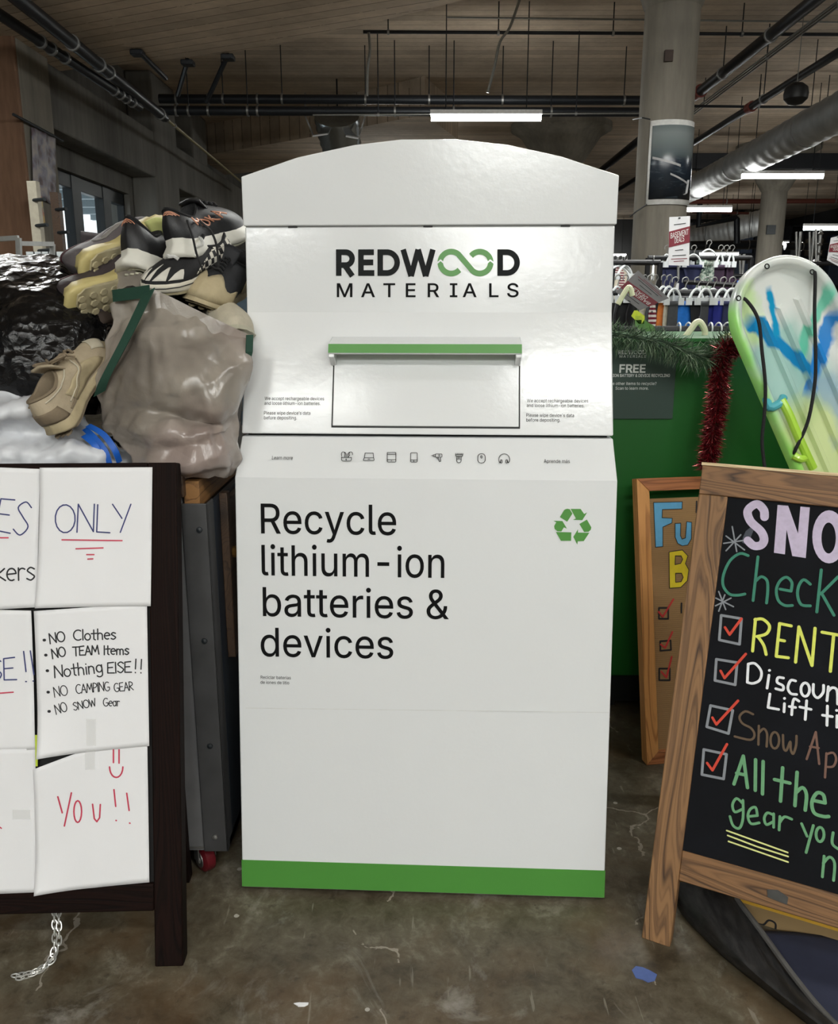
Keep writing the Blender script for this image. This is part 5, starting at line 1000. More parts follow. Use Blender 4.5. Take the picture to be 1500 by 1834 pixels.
# black bin liner
M_BIN = film('bin_liner', (12, 12, 14), (9, 9, 10), .22, 52, .75, 4, spec=.38, dist=.006)
rows = [rowpx((-160, 735, 1.84), (-60, 738, 1.80), (60, 738, 1.80), (150, 738, 1.84), (196, 730, 1.93)),
        rowpx((-175, 660, 1.83), (-60, 665, 1.77), (60, 668, 1.77), (150, 665, 1.82), (205, 655, 1.95)),
        rowpx((-175, 590, 1.85), (-60, 592, 1.79), (60, 592, 1.79), (150, 590, 1.85), (215, 580, 1.97)),
        rowpx((-160, 520, 1.90), (-60, 522, 1.86), (60, 522, 1.86), (145, 528, 1.91), (200, 535, 2.0)),
        rowpx((-130, 480, 1.98), (-50, 480, 1.95), (50, 478, 1.96), (115, 482, 1.98), (165, 500, 2.03)),
        rowpx((-90, 466, 2.06), (-40, 464, 2.05), (30, 464, 2.05), (90, 464, 2.05), (130, 474, 2.08))]
o = bag_mesh(rows, lambda t: .40-.18*t, 15, 6, .010, 11, True, 3, fine=.003, ff=55).build('trash_bag', M_BIN, sharp=80)
tag(o, 'crinkled shiny black trash bag heaped behind the white bag', 'bag')
# white sack in front
M_WBAG = film('white_film', (214, 216, 220), (190, 192, 198), .28, 22, .30, 6, spec=.5)
rows = [rowpx((-150, 846, 1.70), (-40, 850, 1.685), (80, 850, 1.685), (170, 850, 1.70), (228, 848, 1.74)),
        rowpx((-150, 805, 1.70), (-40, 808, 1.68), (80, 806, 1.68), (150, 806, 1.70), (216, 822, 1.75)),
        rowpx((-150, 768, 1.72), (-40, 775, 1.72), (60, 778, 1.73), (110, 780, 1.74), (178, 800, 1.78)),
        rowpx((-150, 725, 1.73), (-40, 730, 1.70), (50, 735, 1.71), (100, 745, 1.75), (140, 768, 1.80)),
        rowpx((-140, 695, 1.80), (-40, 696, 1.78), (45, 698, 1.78), (85, 705, 1.80), (112, 735, 1.83))]
o = bag_mesh(rows, lambda t: .16-.06*t, 27, 10, .004, 10, True, 9, crease=.016, cf=15).build('plastic_sack', M_WBAG, sharp=80)
tag(o, 'crumpled white plastic sack at the front of the cart under the beige sneaker', 'bag')
# blue ribbon handles
M_BLU = plain('blue_webbing', (24, 88, 180), .45)
o = thing('webbing_handle', 'bright blue webbing handles tucked between white sack and grey tote', 'strap', atY(180, 800, 1.72))
for P in (((152, 768, 1.76), (170, 785, 1.735), (188, 808, 1.72), (196, 832, 1.72)), ((158, 762, 1.76), (185, 778, 1.735), (205, 805, 1.72), (214, 828, 1.73)), ((150, 780, 1.74), (172, 800, 1.72), (182, 830, 1.72))):
    Q = [p-o.location for p in cr([atY(*p) for p in P], 5)]; MB().strap(Q, Vector((.011, .002, .006)), .002).build('webbing', M_BLU, o)
# grey tote
def tote_mat():
    m, nt, b = new_mat('grey_tote_film'); v = coords(nt)
    n = noise_tex(nt, v, 5, 3, .5, .4); n2 = noise_tex(nt, v, 3.4, 2, .5)
    c = ramp(nt, n, [(.34, lin((104, 97, 90))), (.52, lin((146, 138, 128))), (.68, lin((164, 157, 149)))])
    c = mix(nt, c, lin((132, 106, 104)), mth(nt, 'MULTIPLY', ramp(nt, n2, [(.5, (0, 0, 0)), (.66, (1, 1, 1))]), .45))
    nt.links.new(c, b.inputs['Base Color']); b.inputs['Roughness'].default_value = .24; b.inputs['Specular IOR Level'].default_value = .6
    vo = nd(nt, 'ShaderNodeTexVoronoi', Scale=11, feature='DISTANCE_TO_EDGE'); nt.links.new(v, vo.inputs['Vector'])
    h = mth(nt, 'ADD', mth(nt, 'MULTIPLY', noise_tex(nt, v, 24, 5, .6, 1.6), .6), mth(nt, 'MINIMUM', mth(nt, 'MULTIPLY', vo.outputs['Distance'], 3), .5)); bump(nt, b, h, .35, .005); return m
rows = [rowpx((258, 852, 1.735), (300, 856, 1.715), (345, 858, 1.715), (390, 858, 1.735), (417, 850, 1.79)),
        rowpx((234, 815, 1.74), (290, 825, 1.695), (345, 825, 1.69), (395, 822, 1.715), (424, 812, 1.79)),
        rowpx((186, 768, 1.78), (270, 778, 1.70), (345, 778, 1.69), (400, 775, 1.715), (429, 770, 1.80)),
        rowpx((178, 742, 1.79), (265, 738, 1.735), (340, 752, 1.73), (400, 760, 1.735), (431, 745, 1.81)),
        rowpx((175, 722, 1.79), (262, 712, 1.73), (340, 728, 1.70), (400, 732, 1.715), (436, 712, 1.81)),
        rowpx((178, 680, 1.80), (260, 660, 1.73), (340, 680, 1.705), (400, 690, 1.73), (442, 670, 1.80)),
        rowpx((186, 630, 1.82), (258, 600, 1.765), (340, 622, 1.755), (400, 640, 1.765), (446, 632, 1.81)),
        rowpx((198, 580, 1.84), (262, 552, 1.80), (340, 572, 1.80), (400, 594, 1.81), (445, 612, 1.83)),
        rowpx((206, 548, 1.86), (266, 522, 1.82), (340, 555, 1.825), (400, 584, 1.83), (443, 606, 1.84))]
M_TOTE = tote_mat()
tt = thing('tote_bag', 'crumpled grey laminated tote bag stuffed with shoes, green webbing strap', 'bag', atY(320, 850, 1.85))
mb = bag_mesh(rows, lambda t: .24+.04*t, 33, 9, .004, 6.5, True, 21, cap1=False, fine=.0, crease=.017, cf=8); mb.v = [tuple(Vector((min(p[0], -.398) if p[1] > 1.838 else p[0], p[1], p[2]))-tt.location) for p in mb.v]
mb.build('bag_body', M_TOTE, tt, sharp=70)
# stitched hem along the tilted mouth
L_ = tt.location
hem = [atY(*p)-L_ for p in ((268, 530, 1.812), (305, 546, 1.808), (345, 566, 1.808), (395, 590, 1.812), (440, 611, 1.826))]
MB().strap(cr(hem, 4), Vector((.006, .004, .030)), .002).build('hem', M_TOTE, tt)
M_GST = plain('green_webbing', (24, 62, 48), .75, 0, .1, 300)
P = [atY(*p)-L_ for p in ((202, 530, 1.835), (235, 526, 1.805), (268, 521, 1.787))]
MB().strap(P, Vector((0, 0, .024)), .002).build('strap', M_GST, tt)
P = cr([atY(*p)-L_ for p in ((266, 522, 1.785), (248, 560, 1.758), (226, 605, 1.745), (205, 645, 1.745), (186, 682, 1.755), (178, 705, 1.77))], 4)
MB().strap(P, Vector((.028, -.006, .014)), .002).build('strap', M_GST, tt)
P = [atY(*p)-L_ for p in ((447, 600, 1.82), (446, 630, 1.80), (440, 655, 1.80))]
MB().strap(P, Vector((.012, .012, 0)), .002).build('strap', M_GST, tt)
# tote's rear lip, standing up on the left
lip = [atY(*p)-L_ for p in ((206, 505, 1.93), (214, 496, 1.92), (245, 508, 1.90), (270, 520, 1.875))]
MB().strap(cr(lip, 4), Vector((.0, .01, .05)), .002).build('rear_lip', M_TOTE, tt)
# ================================================================ SHOES
def shoe(label, heel, toe, up, spec, group='donated shoes'):
    """spec: L W mid (sole height) cols[upper, midsole, outsole, lining, lace] style flags"""
    H, T = Vector(heel), Vector(toe); x = (T-H).normalized(); upv = Vector(up); z = (upv-x*upv.dot(x)).normalized(); y = z.cross(x)
    M = Matrix((x, y, z)).transposed().to_4x4(); M.translation = H
    o = thing('shoe', label, 'shoe', M=M, group=group); L, Wd, mh = spec.get('L', .28), spec.get('W', .052), spec.get('mid', .03)
    def half(t):  # half width along 0..1
        k = [(0, .0), (.02, .45), (.08, .70), (.18, .74), (.38, .66), (.55, .80), (.70, 1.0), (.82, .93), (.92, .68), (.98, .34), (1, .0)]
        for (a, va), (b_, vb) in zip(k, k[1:]):
            if t <= b_: s_ = (t-a)/(b_-a); s_ = s_*s_*(3-2*s_); return Wd*(va+(vb-va)*s_)
        return 0
    def cen(t): return .008*sin(pi*t)*spec.get('hand', 1)
    def rock(t): return spec.get('rock', .018)*max(0, (t-.68)/.32)**2+.010*max(0, (.12-t)/.12)**2*(spec.get('rock', .018) > .01)
    N = 44
    def outline(k, grow=0):
        a = 2*pi*k/N; t = .5-.5*cos(a); s_ = 1 if a < pi else -1
        t2 = t; return t2, s_*half(t2)+cen(t2)
    def loop(scale, zf):
        R = []
        for k in range(N):
            t, yy = outline(k); R.append(Vector((L*(.5+(t-.5)*scale), cen(t)+(yy-cen(t))*scale, zf(t))))
        return R
    mt = lambda t: mh*(1.15-.35*t)+rock(t)
    flare = spec.get('flare', 1.05)
    mid = MB(); mid.rings([loop(.93, lambda t: .004+rock(t)), loop(flare*.985, lambda t: .008+rock(t)), loop(flare, lambda t: .35*mt(t)+rock(t)*.65+.003), loop(1.0, lambda t: .75*mt(t)+rock(t)*.25), loop(.99, mt), loop(.95, lambda t: mt(t)+.001)])
    ms = mid.build('midsole', spec['m'][1], o, sharp=85)
    outs = MB(); outs.rings([loop(.86, lambda t: rock(t)-.001), loop(.955, lambda t: .001+rock(t)), loop(.965, lambda t: .006+rock(t))])
    os_ = outs.build('outsole', spec['m'][2], o)
    if spec.get('tread', True):
        tr = MB()
        for i in range(9):
            t = .05+.9*i/9
            for sy in (-.62, -.12, .38):
                yy = cen(t)+half(t)*(sy+.12); s_ = .010
                if half(t) < .012: continue
                tr.prism([(L*t+s_*cos(pi/3*q), yy+s_*.8*sin(pi/3*q)) for q in range(6)], rock(t)-.0035, rock(t)+.001)
        tr.build('tread_lugs', spec['m'][2], os_, bevel=.001)
    # upper
    cx, crx, cry = .25*L, .165*L, spec.get('cry', .027)
    hh, hs, hf = spec.get('heelh', .105), spec.get('sideh', .078), spec.get('fronth', .095)
    hi = spec.get('hi', 1.0)
    def collar(k):
        a = 2*pi*k/N; c = cos(a)  # a=0 at the heel
        zz = hs+(hh-hs)*max(0, c)**1.5*1.0+(hf-hs)*max(0, -c)**1.3
        return Vector((cx-crx*c*(1.12 if c > 0 else 1), cry*sin(a)+cen(.25), zz))
    def up_pt(k, s_):
        a = 2*pi*(k % N)/N; i0 = int(k) % N; fr = k-int(k)
        def one(i):
            t, yy = outline(i); b_ = Vector((L*(.5+(t-.5)*.985), cen(t)+(yy-cen(t))*.985, mt(t)-.002)); c_ = collar(i)
            g = s_**(.62 if t > .5 else .9); w_ = s_**1.25
            p = b_.lerp(c_, w_); p.z = b_.z+(c_.z-b_.z)*g
            side = 1-abs(2*t-1)
            p.y += (1 if yy > cen(t) else -1)*.006*sin(pi*s_)*min(1, side*2)
            if t < .2: p.x -= .006*sin(pi*s_)*(1-t/.2)
            return p
        return one(i0).lerp(one((i0+1) % N), fr)
    NS = 12
    u = MB(); u.rings([[up_pt(k, j/NS) for k in range(N)] for j in range(NS+1)], True, False, False)
    # lining turns down inside
    u.build('upper', spec['m'][0], o, sharp=70)
    li = MB(); li.rings([[collar(k) for k in range(N)]]+[[collar(k)*1.0+Vector((cx-collar(k).x, -collar(k).y, 0))*f-Vector((0, 0, dz)) for k in range(N)] for f, dz in ((.05, -.002), (.14, .002), (.18, .02), (.2, .045))], True, False, True)
    li.build('lining', spec['m'][3], o, sharp=70)
    # rim
    rim = MB(); rm = [collar(k) for k in range(N)]; rim.tube(rm+[rm[0], rm[1]], .0035, 6); rim.build('collar_rim', spec['m'][3], o)
    # tongue
    tg = MB(); tl = spec.get('tongue', .03)
    def tf(a, b_):
        q = collar(N//2); return (q.x+.02-(.035)*b_, (a-.5)*.05*(.8+.3*b_), q.z-.014+(tl+.012)*b_-abs(a-.5)*.012)
    tg.grid(8, 6, tf).build('tongue', spec['m'][0] if not spec.get('tonguem') else spec['tonguem'], o, solid=.005)
    # laces
    if spec.get('laces', 5):
        lc = MB(); n = spec.get('laces', 5)
        for i in range(n):
            s_ = .93-.085*i; ka = N/2; dk = 1.6+.75*i*.35
            Lp, Rp = up_pt(ka-dk, s_), up_pt(ka+dk, s_-.0); md = up_pt(ka, s_)+Vector((0, 0, .006))
            lc.tube(cr([Lp+Vector((0, 0, .002)), (Lp+md)/2+Vector((0, 0, .005)), md, (Rp+md)/2+Vector((0, 0, .005)), Rp+Vector((0, 0, .002))], 3), spec.get('lw', .0028), 6)
        q = up_pt(N/2, .93)+Vector((0, 0, .010))
        if spec.get('bow', True):
            for sy in (-1, 1):
                lc.tube(cr([q, q+Vector((-.01, sy*.022, .012)), q+Vector((.008, sy*.042, .004)), q+Vector((.014, sy*.024, -.002)), q], 5), spec.get('lw', .0028)*.9, 6)
                lc.tube(cr([q, q+Vector((.02, sy*.02, .0)), q+Vector((.03, sy*.038, -.018))], 5), spec.get('lw', .0028)*.9, 6)
        lc.build('laces', spec['m'][4], o)
    def patch(name, mat, k0, k1, s0, s1, off=.0012, nu=14, nv=6, shape=None):
        pb = MB()
        def pf(a, b_):
            s_ = s0+(s1-s0)*b_ if shape is None else shape(a, b_)
            kk = (k0+(k1-k0)*a) % N
            p = up_pt(kk, s_); du = up_pt((kk+.3) % N, s_)-up_pt((kk-.3) % N, s_); dv = up_pt(kk, min(1, s_+.03))-up_pt(kk, max(0, s_-.03)); n = du.cross(dv)
            n = n.normalized() if n.length > 1e-9 else Vector((0, 0, 1))
            if n.dot(p-Vector((L*.45, 0, .03))) < 0: n = -n
            return p+n*off
        pb.grid(nu, nv, pf); return pb.build(name, mat, o, solid=.001, sharp=70)
    def mark(name, mat, L2, k0, k1, s0, s1, w, off=.0024):
        """strokes in the unit square laid onto the upper"""
        mb = MB()
        for l in L2:
            Q = []; l = [(p_[0]+(q_[0]-p_[0])*t_/4, p_[1]+(q_[1]-p_[1])*t_/4) for p_, q_ in zip(l, l[1:]) for t_ in range(4)]+[l[-1]]
            for a, b_ in l:
                kk = (k0+(k1-k0)*a) % N; s_ = s0+(s1-s0)*b_; p = up_pt(kk, s_)
                du = up_pt((kk+.3) % N, s_)-up_pt((kk-.3) % N, s_); dv = up_pt(kk, min(1, s_+.03))-up_pt(kk, max(0, s_-.03)); n = du.cross(dv).normalized()
                if n.dot(p-Vector((L*.45, 0, .03))) < 0: n = -n
                Q.append(p+n*off)
            mb.tube(Q, w, 5)
        mb.build(name, mat, o)
    o_ = dict(o=o, patch=patch, mark=mark, up=up_pt, N=N, M=M, L=L)
    return o_
sh = lambda n, c, r=.6, b_=.25, bs=350: plain(n, c, r, 0, .12, 40, b_, bs)
S_GREY = sh('shoe_mesh_grey', (88, 82, 84)); S_MAR = sh('shoe_maroon', (62, 26, 32)); S_YEL = plain('foam_yellow', (188, 174, 118), .5, 0, .12, 18); S_TAN = plain('sole_cream', (162, 152, 122), .6, 0, .2, 25)
S_DKG = sh('shoe_mesh_dark', (54, 46, 48)); S_BLK = sh('shoe_black', (22, 22, 25), .5, .1); S_WHT = plain('foam_white', (214, 212, 202), .5, 0, .1, 14); S_OFF = plain('sole_offwhite', (176, 172, 152), .6, 0, .15, 20)
S_COP = plain('copper_print', (200, 140, 112), .4, .2); S_LIN = sh('lining_black', (16, 16, 18), .8); S_CAN = sh('canvas_black', (24, 24, 26), .85, .3, 600); S_LACE = plain('lace_white', (200, 200, 196), .8); S_LBK = plain('lace_black', (18, 18, 20), .8)
S_BEI = sh('shoe_beige', (168, 154, 130), .75, .3, 180); S_BE2 = sh('shoe_beige_dark', (122, 108, 88), .8); S_RUB = plain('rubber_tan', (172, 158, 126), .7, 0, .2, 20, .3, 60); S_PALE = sh('shoe_pale', (186, 178, 158), .7)
# grey runner, upper of the pair on the left
up_ = (-.62, .52, .62)
A = shoe('grey mesh running shoe with cream yellow sole turned outward, topmost on the left', atY(166, 490, 1.92), atY(280, 432, 2.09), (-.36, .78, .46), dict(m=[S_GREY, S_YEL, S_TAN, S_MAR, S_GREY], mid=.036, W=.054, flare=1.12, L=.27, bow=False))
A['patch']('side_stripe', plain('grey_rib', (120, 116, 112), .6), 25, 36, .25, .45)
Bs = shoe('dark grey running shoe with yellowed sole, lower one beside the black trash bag', atY(140, 552, 1.85), atY(264, 500, 1.99), (-.36, .78, .50), dict(m=[S_DKG, S_YEL, S_TAN, S_MAR, S_DKG], mid=.036, W=.054, flare=1.12, L=.27, bow=False))
A2 = [[(.05, .15), (.25, .6), (.5, .75), (.75, .6), (.95, .15)], [(.2, .1), (.35, .42), (.5, .5), (.65, .42), (.8, .1)], [(.36, .08), (.5, .25), (.64, .08)]]
Cs = shoe('black running shoe with thick white sole, heel toward viewer, second from the left', atY(232, 492, 1.90), atY(345, 512, 2.10), (-.12, -.05, 1), dict(m=[S_BLK, S_WHT, S_OFF, S_LIN, S_LBK], mid=.040, W=.050, flare=1.14, heelh=.125, sideh=.088, fronth=.108, bow=False, L=.27, tonguem=plain('tongue_lime', (196, 200, 130), .7)))
Cs['mark']('heel_logo', S_COP, A2, -3.2, 3.2, .74, .93, .0011)
D_s = shoe('black running shoe with copper side lettering and dangling laces, topmost of the pile', atY(322, 474, 1.92), atY(425, 436, 2.14), (-.22, -.22, 1), dict(m=[S_BLK, S_WHT, S_OFF, S_LIN, S_LBK], mid=.040, W=.050, flare=1.14, heelh=.115, sideh=.085, fronth=.112, bow=False, L=.27, tongue=.012))
HK = []
x = 0
for l in ([[(0, 0), (0, 1)], [(.7, 0), (.7, 1)], [(0, .5), (.7, .5)]], [O(.38, .5, .36, .5, 0, 360, 10)], [[(0, 0), (0, 1)], [(.65, 1), (.02, .45), (.7, 0)]], [[(0, 0), (.36, 1), (.72, 0)], [(.16, .4), (.56, .4)]]):
    for s_ in l: HK.append([((x+a)/3.7, b_) for a, b_ in s_])
    x += .98
HK = [[(a, b_) for a, b_ in l] for l in HK]
D_s['mark']('side_lettering', S_COP, HK, 37, 29, .44, .74, .0019, .0055)
D_s['mark']('heel_logo', S_COP, A2, -4.5, 1.5, .74, .93, .0011)
Mi = D_s['M'].inverted()
for P in (((335, 395, 1.90), (345, 425, 1.865), (352, 455, 1.86), (363, 484, 1.85)), ((358, 396, 1.93), (378, 415, 1.88), (388, 442, 1.865), (391, 478, 1.86))):
    MB().tube([Mi @ q for q in cr([atY(*p) for p in P], 5)], .0026, 6).build('loose_lace', S_LBK, D_s['o'])
Es = shoe('black canvas skate shoe with checkered heel and white laces, toe pointing to the viewer', atY(408, 478, 2.09), atY(276, 530, 1.87), (.05, -.22, 1), dict(m=[S_CAN, plain('vulc_white', (206, 200, 184), .55, 0, .1, 15), S_TAN, S_LIN, S_LACE], mid=.030, W=.050, flare=1.0, rock=.006, heelh=.085, sideh=.068, fronth=.075, L=.28, lw=.0042, tread=False))
m, nt, b = new_mat('checker_canvas'); v = coords(nt, (1, 1, 1)); ck = nd(nt, 'ShaderNodeTexChecker', Scale=78); nt.links.new(v, ck.inputs['Vector']); ck.inputs[1].default_value = (*lin((214, 210, 198)), 1); ck.inputs[2].default_value = (*lin((22, 22, 24)), 1)
nt.links.new(ck.outputs[0], b.inputs['Base Color']); b.inputs['Roughness'].default_value = .8
Es['patch']('checker_quarter', m, -13, 13, .06, .97, .0010, 28, 8)
fl_ = plain('flame_white', (206, 202, 192), .8)
for k in range(5):
    k0 = 15.5+k*2.6
    Es['patch']('flame_print', fl_, k0, k0+2.2, 0, 1, .0013, 6, 8, lambda a, b_, k=k: .06+b_*(.30+.16*((k*7) % 3)/2)*(1-abs(2*a-1))**.7)
MB().tube([Vector((Es['L']*(.5+(.5-.5*cos(2*pi*k/44)-.5)*1.005), (1 if k < 22 else -1)*0+Es['up'](k % 44, 0).y*1.02, Es['up'](k % 44, 0).z-.006)) for k in range(45)], .0012, 5).build('foxing_stripe', S_BLK, Es['o'])
Fs = shoe('black trail shoe with tan rubber toe guard, wedged against the kiosk', atY(424, 520, 2.13), atY(352, 556, 1.90), (.30, -.20, 1), dict(m=[sh('trail_black', (30, 31, 35), .7), S_RUB, S_RUB, S_LIN, S_LBK], mid=.024, W=.050, L=.26, heelh=.10, bow=False, fronth=.095))
Fs['patch']('toe_guard', S_RUB, 13.5, 30.5, .0, .42, .0016, 24, 6, lambda a, b_: b_*(.12+.38*sin(pi*a)+.10*cos(6*pi*a)))
Fs['patch']('side_guard', S_RUB, 5, 9, .0, .8, .0016, 8, 6); Fs['patch']('side_guard', S_RUB, 35, 39, .0, .8, .0016, 8, 6)
Gs = shoe('pale suede sneaker toe poking from the tote beside the kiosk', atY(372, 606, 2.06), atY(430, 612, 1.83), (.12, -.15, 1), dict(m=[S_PALE, S_OFF, S_OFF, S_LIN, S_LACE], mid=.022, W=.048, L=.25, laces=3, bow=False, tread=False))
Hs = shoe('worn beige lace up sneaker standing heel down on the white sack', atY(112, 786, 1.70), atY(172, 668, 1.845), (-.42, -.78, .42), dict(m=[S_BEI, S_RUB, S_BE2, S_BE2, S_BE2], mid=.026, W=.050, L=.255, heelh=.092, lw=.003, fronth=.088))
for k, (ka, kb, sa, sb) in enumerate(((6, 17, .10, .62), (7, 18, .25, .72), (38, 27, .10, .62), (37, 26, .25, .72), (4, 16, .78, .86), (40, 28, .78, .86))):
    Hs['mark']('seam_line', S_PALE if k % 2 else S_BE2, [[(t/8, .5-.5*cos(t/8*pi)) for t in range(9)]], ka, kb, sa, sb, .0018, .0014)
Hs['patch']('toe_overlay', S_PALE, 17, 27, .02, .30, .0014)
Hs['patch']('heel_overlay', S_BE2, -5, 5, .04, .5, .0016); Hs['patch']('side_overlay', S_RUB, 8, 15, .03, .55, .0016); Hs['patch']('side_overlay', S_RUB, 29, 36, .03, .55, .0016)
Is = shoe('dark brown boot sole showing below the yellowed runner', atY(182, 598, 1.90), atY(215, 565, 2.10), (-.3, .75, .5), dict(m=[S_DKG, plain('boot_brown', (54, 42, 34), .8), plain('boot_sole', (44, 34, 28), .8), S_LIN, S_LBK], mid=.03, W=.05, L=.26, bow=False))
for (x, y, Y, lb) in ((390, 560, 2.10, 'black shoe buried in the tote under the trail shoe'), (300, 545, 2.0, 'dark shoe buried in the tote under the checkered shoe')):
    shoe(lb, atY(x, y+20, Y+.12), atY(x-60, y+25, Y-.10), (0, 0, 1), dict(m=[S_BLK, S_LIN, S_LIN, S_LIN, S_LBK], mid=.03, W=.05, L=.26, bow=False, tread=False))
# ================================================================ LEFT BACKGROUND SMALL THINGS
M_WTUBE = plain('grey_tube', (158, 160, 158), .45, .3)
o = thing('tube_rack', 'grey square tube display rack in front of the rusty pillar', 'rack', atY(40, 500, 4.4)); o.location.z = 0
fr = lambda *p: Vector(atY(*p))-o.location
for P in (((-60, 432, 4.4), (33, 426, 4.4)), ((33, 426, 4.4), (38, 560, 4.4)), ((36, 436, 4.6), (94, 437, 4.9)), ((94, 437, 4.9), (94, 560, 4.9))):
    MB().tube([fr(*P[0]), fr(*P[1])], .016, 4).build('square_tube', M_WTUBE, o)
for x in (36, 94): q = fr(x, 560, 4.4 if x == 36 else 4.9); MB().tube([q, (q.x, q.y, 0)], .016, 4).build('leg_tube', M_WTUBE, o)
for k, (x, y0, y1, yy, lb) in enumerate(((59, 325, 500, 6.0, 'pale upright post with a row of black pegs left of the window'), (99, 345, 500, 6.6, 'second pegged post nearer the window panes'))):
    q = atY(x, y0, yy); po_ = thing('peg_post', lb, 'rack', (q.x, yy, 0))
    MB().box(-.03, .03, -.03, .03, 0, q.z).build('post', plain('ivory_post', (160, 154, 138), .6) if k == 0 else M_BRN, po_)
    for j in range(6): MB().cyl((.0, -.02, q.z-.12-j*.16), (.10, -.08, q.z-.12-j*.16), .012, 8).build('peg', M_BLKF, po_)
# cloth print and paper hanging on the pillar side
q = [atX(56, 228, pX+.02), atX(97, 243, pX+.02), atX(98, 368, pX+.02), atX(60, 350, pX+.02)]
m, nt, b = new_mat('floral_print'); v = coords(nt); vo = nd(nt, 'ShaderNodeTexVoronoi', Scale=9); nt.links.new(v, vo.inputs['Vector']); n = noise_tex(nt, v, 7, 5, .6, 1)
nt.links.new(ramp(nt, mth(nt, 'ADD', mth(nt, 'MULTIPLY', vo.outputs['Distance'], .6), mth(nt, 'MULTIPLY', n, .6)), [(.3, lin((36, 36, 46))), (.45, lin((92, 74, 76))), (.58, lin((118, 116, 128))), (.75, lin((150, 142, 138)))]), b.inputs['Base Color'])
c = (q[0]+q[2])/2; o = thing('fabric_hanging', 'grey floral cloth print hanging from a black rod on the pillar', 'banner', c)
MB().grid(10, 14, lambda u, v: tuple(q[3].lerp(q[2], u).lerp(q[0].lerp(q[1], u), v)-c+Vector((.012*sin(u*14), 0, 0)))).build('cloth', m, o, solid=.004)
MB().cyl(atX(24, 205, pX+.03)-c, atX(112, 252, pX+.03)-c, .014, 8).build('rod', M_BLKF, o)
q = [atX(50, 355, pX+.06), atX(74, 352, pX+.06), atX(80, 398, pX+.06), atX(64, 407, pX+.06)]; c = (q[0]+q[2])/2
m, nt, b = new_mat('child_drawing'); v = coords(nt); n = noise_tex(nt, v, 9, 3); nt.links.new(ramp(nt, n, [(.40, lin((180, 150, 84))), (.5, lin((170, 96, 86))), (.58, lin((150, 160, 130))), (.66, lin((190, 170, 110)))]), b.inputs['Base Color'])
tag(MB().rings([[p-c for p in q], [p-c+Vector((.006, 0, 0)) for p in q]]).build('hanging_print', m, loc=c), 'small orange and pink print hanging below the floral cloth', 'picture')
# framed print leaning near the kiosk
q0, q1 = atX(375, 357, WX+.03), atX(405, 372, WX+.03); zb_ = atX(375, 430, WX+.03).z
o = thing('framed_print', 'pale framed print standing against the dark wall by the kiosk edge', 'picture', (WX+.03, (q0.y+q1.y)/2, zb_)); h_ = (q1.y-q0.y)/2; zz = q0.z-zb_
MB().box(-.02, .02, -h_, h_, 0, zz).build('frame', M_BLKF, o, bevel=.004); MB().box(.016, .024, -h_+.06, h_-.06, .06, zz-.06).build('print', plain('print_grey', (112, 116, 112), .6), o)
# orange counter edge glimpsed between shoes and kiosk
a = atY(400, 452, 4.2); b_ = atY(440, 452, 4.2)
o = thing('counter', 'orange wood counter edge seen between the shoe pile and the kiosk', 'counter', (a.x+.0, 4.4, 0)); 
MB().box(-.1, .5, -.25, .25, a.z-.045, a.z).build('counter_top', wood('counter_orange', (196, 126, 58), (150, 84, 34), 0, 30), o, bevel=.004)
MB().box(-.08, .48, -.22, .22, 0, a.z-.045).build('counter_body', plain('counter_blue', (66, 84, 98), .6), o)
# row of blue garments far left
for k in range(5):
    q = atY(56+13*k, 462, 5.2); o = thing('blue_garment', ['blue garment on a clear hanger, nearest the pegged post', 'blue garment on a clear hanger, second behind the black trash bag', 'blue garment on a clear hanger, middle behind the black trash bag', 'blue garment on a clear hanger, fourth behind the black trash bag', 'blue garment on a clear hanger, nearest the grey runner'][k], 'clothing', q, 'blue garments on the left')
    MB().rings([[(-.04, -.01, 0), (.04, -.01, 0), (.04, .01, 0), (-.04, .01, 0)], [(-.05, -.02, -.25), (.05, -.02, -.25), (.05, .02, -.25), (-.05, .02, -.25)]]).build('cloth', plain('royal_blue', (34, 62, 128), .7), o)
    MB().box(-.025, .025, -.006, .006, 0, .035).build('hanger_clip', plain('clear_clip', (190, 196, 198), .3), o)
# ================================================================ GREEN BIN, POSTER, GARLANDS
GY = 2.51; M_GBIN = plain('bin_green', (22, 92, 30), .42, 0, .06, 3)
gz = atY(1200, 613, GY).z; gx1 = .98+.60
gb = thing('green_bin', 'tall deep green painted bin behind the sled and the wooden signs', 'recycling bin', (1.05, GY, 0))
MB().box(-.55, .62, 0, .62, .13, gz).build('bin_body', M_GBIN, gb, bevel=.006)
MB().box(-.55, .62, -.006, .62, gz, gz+.012).build('top_edge', M_GBIN, gb, bevel=.003)
MB().box(-.50, .57, .05, .57, .02, .13).build('under_bin_shade', M_WSEAM, gb)  # black box stands in for the shadow under the raised bin
for x in (-.45, .5):
    for y in (.1, .52): MB().box(x-.04, x+.04, y-.04, y+.04, 0, .13).build('foot', M_WSEAM, gb)
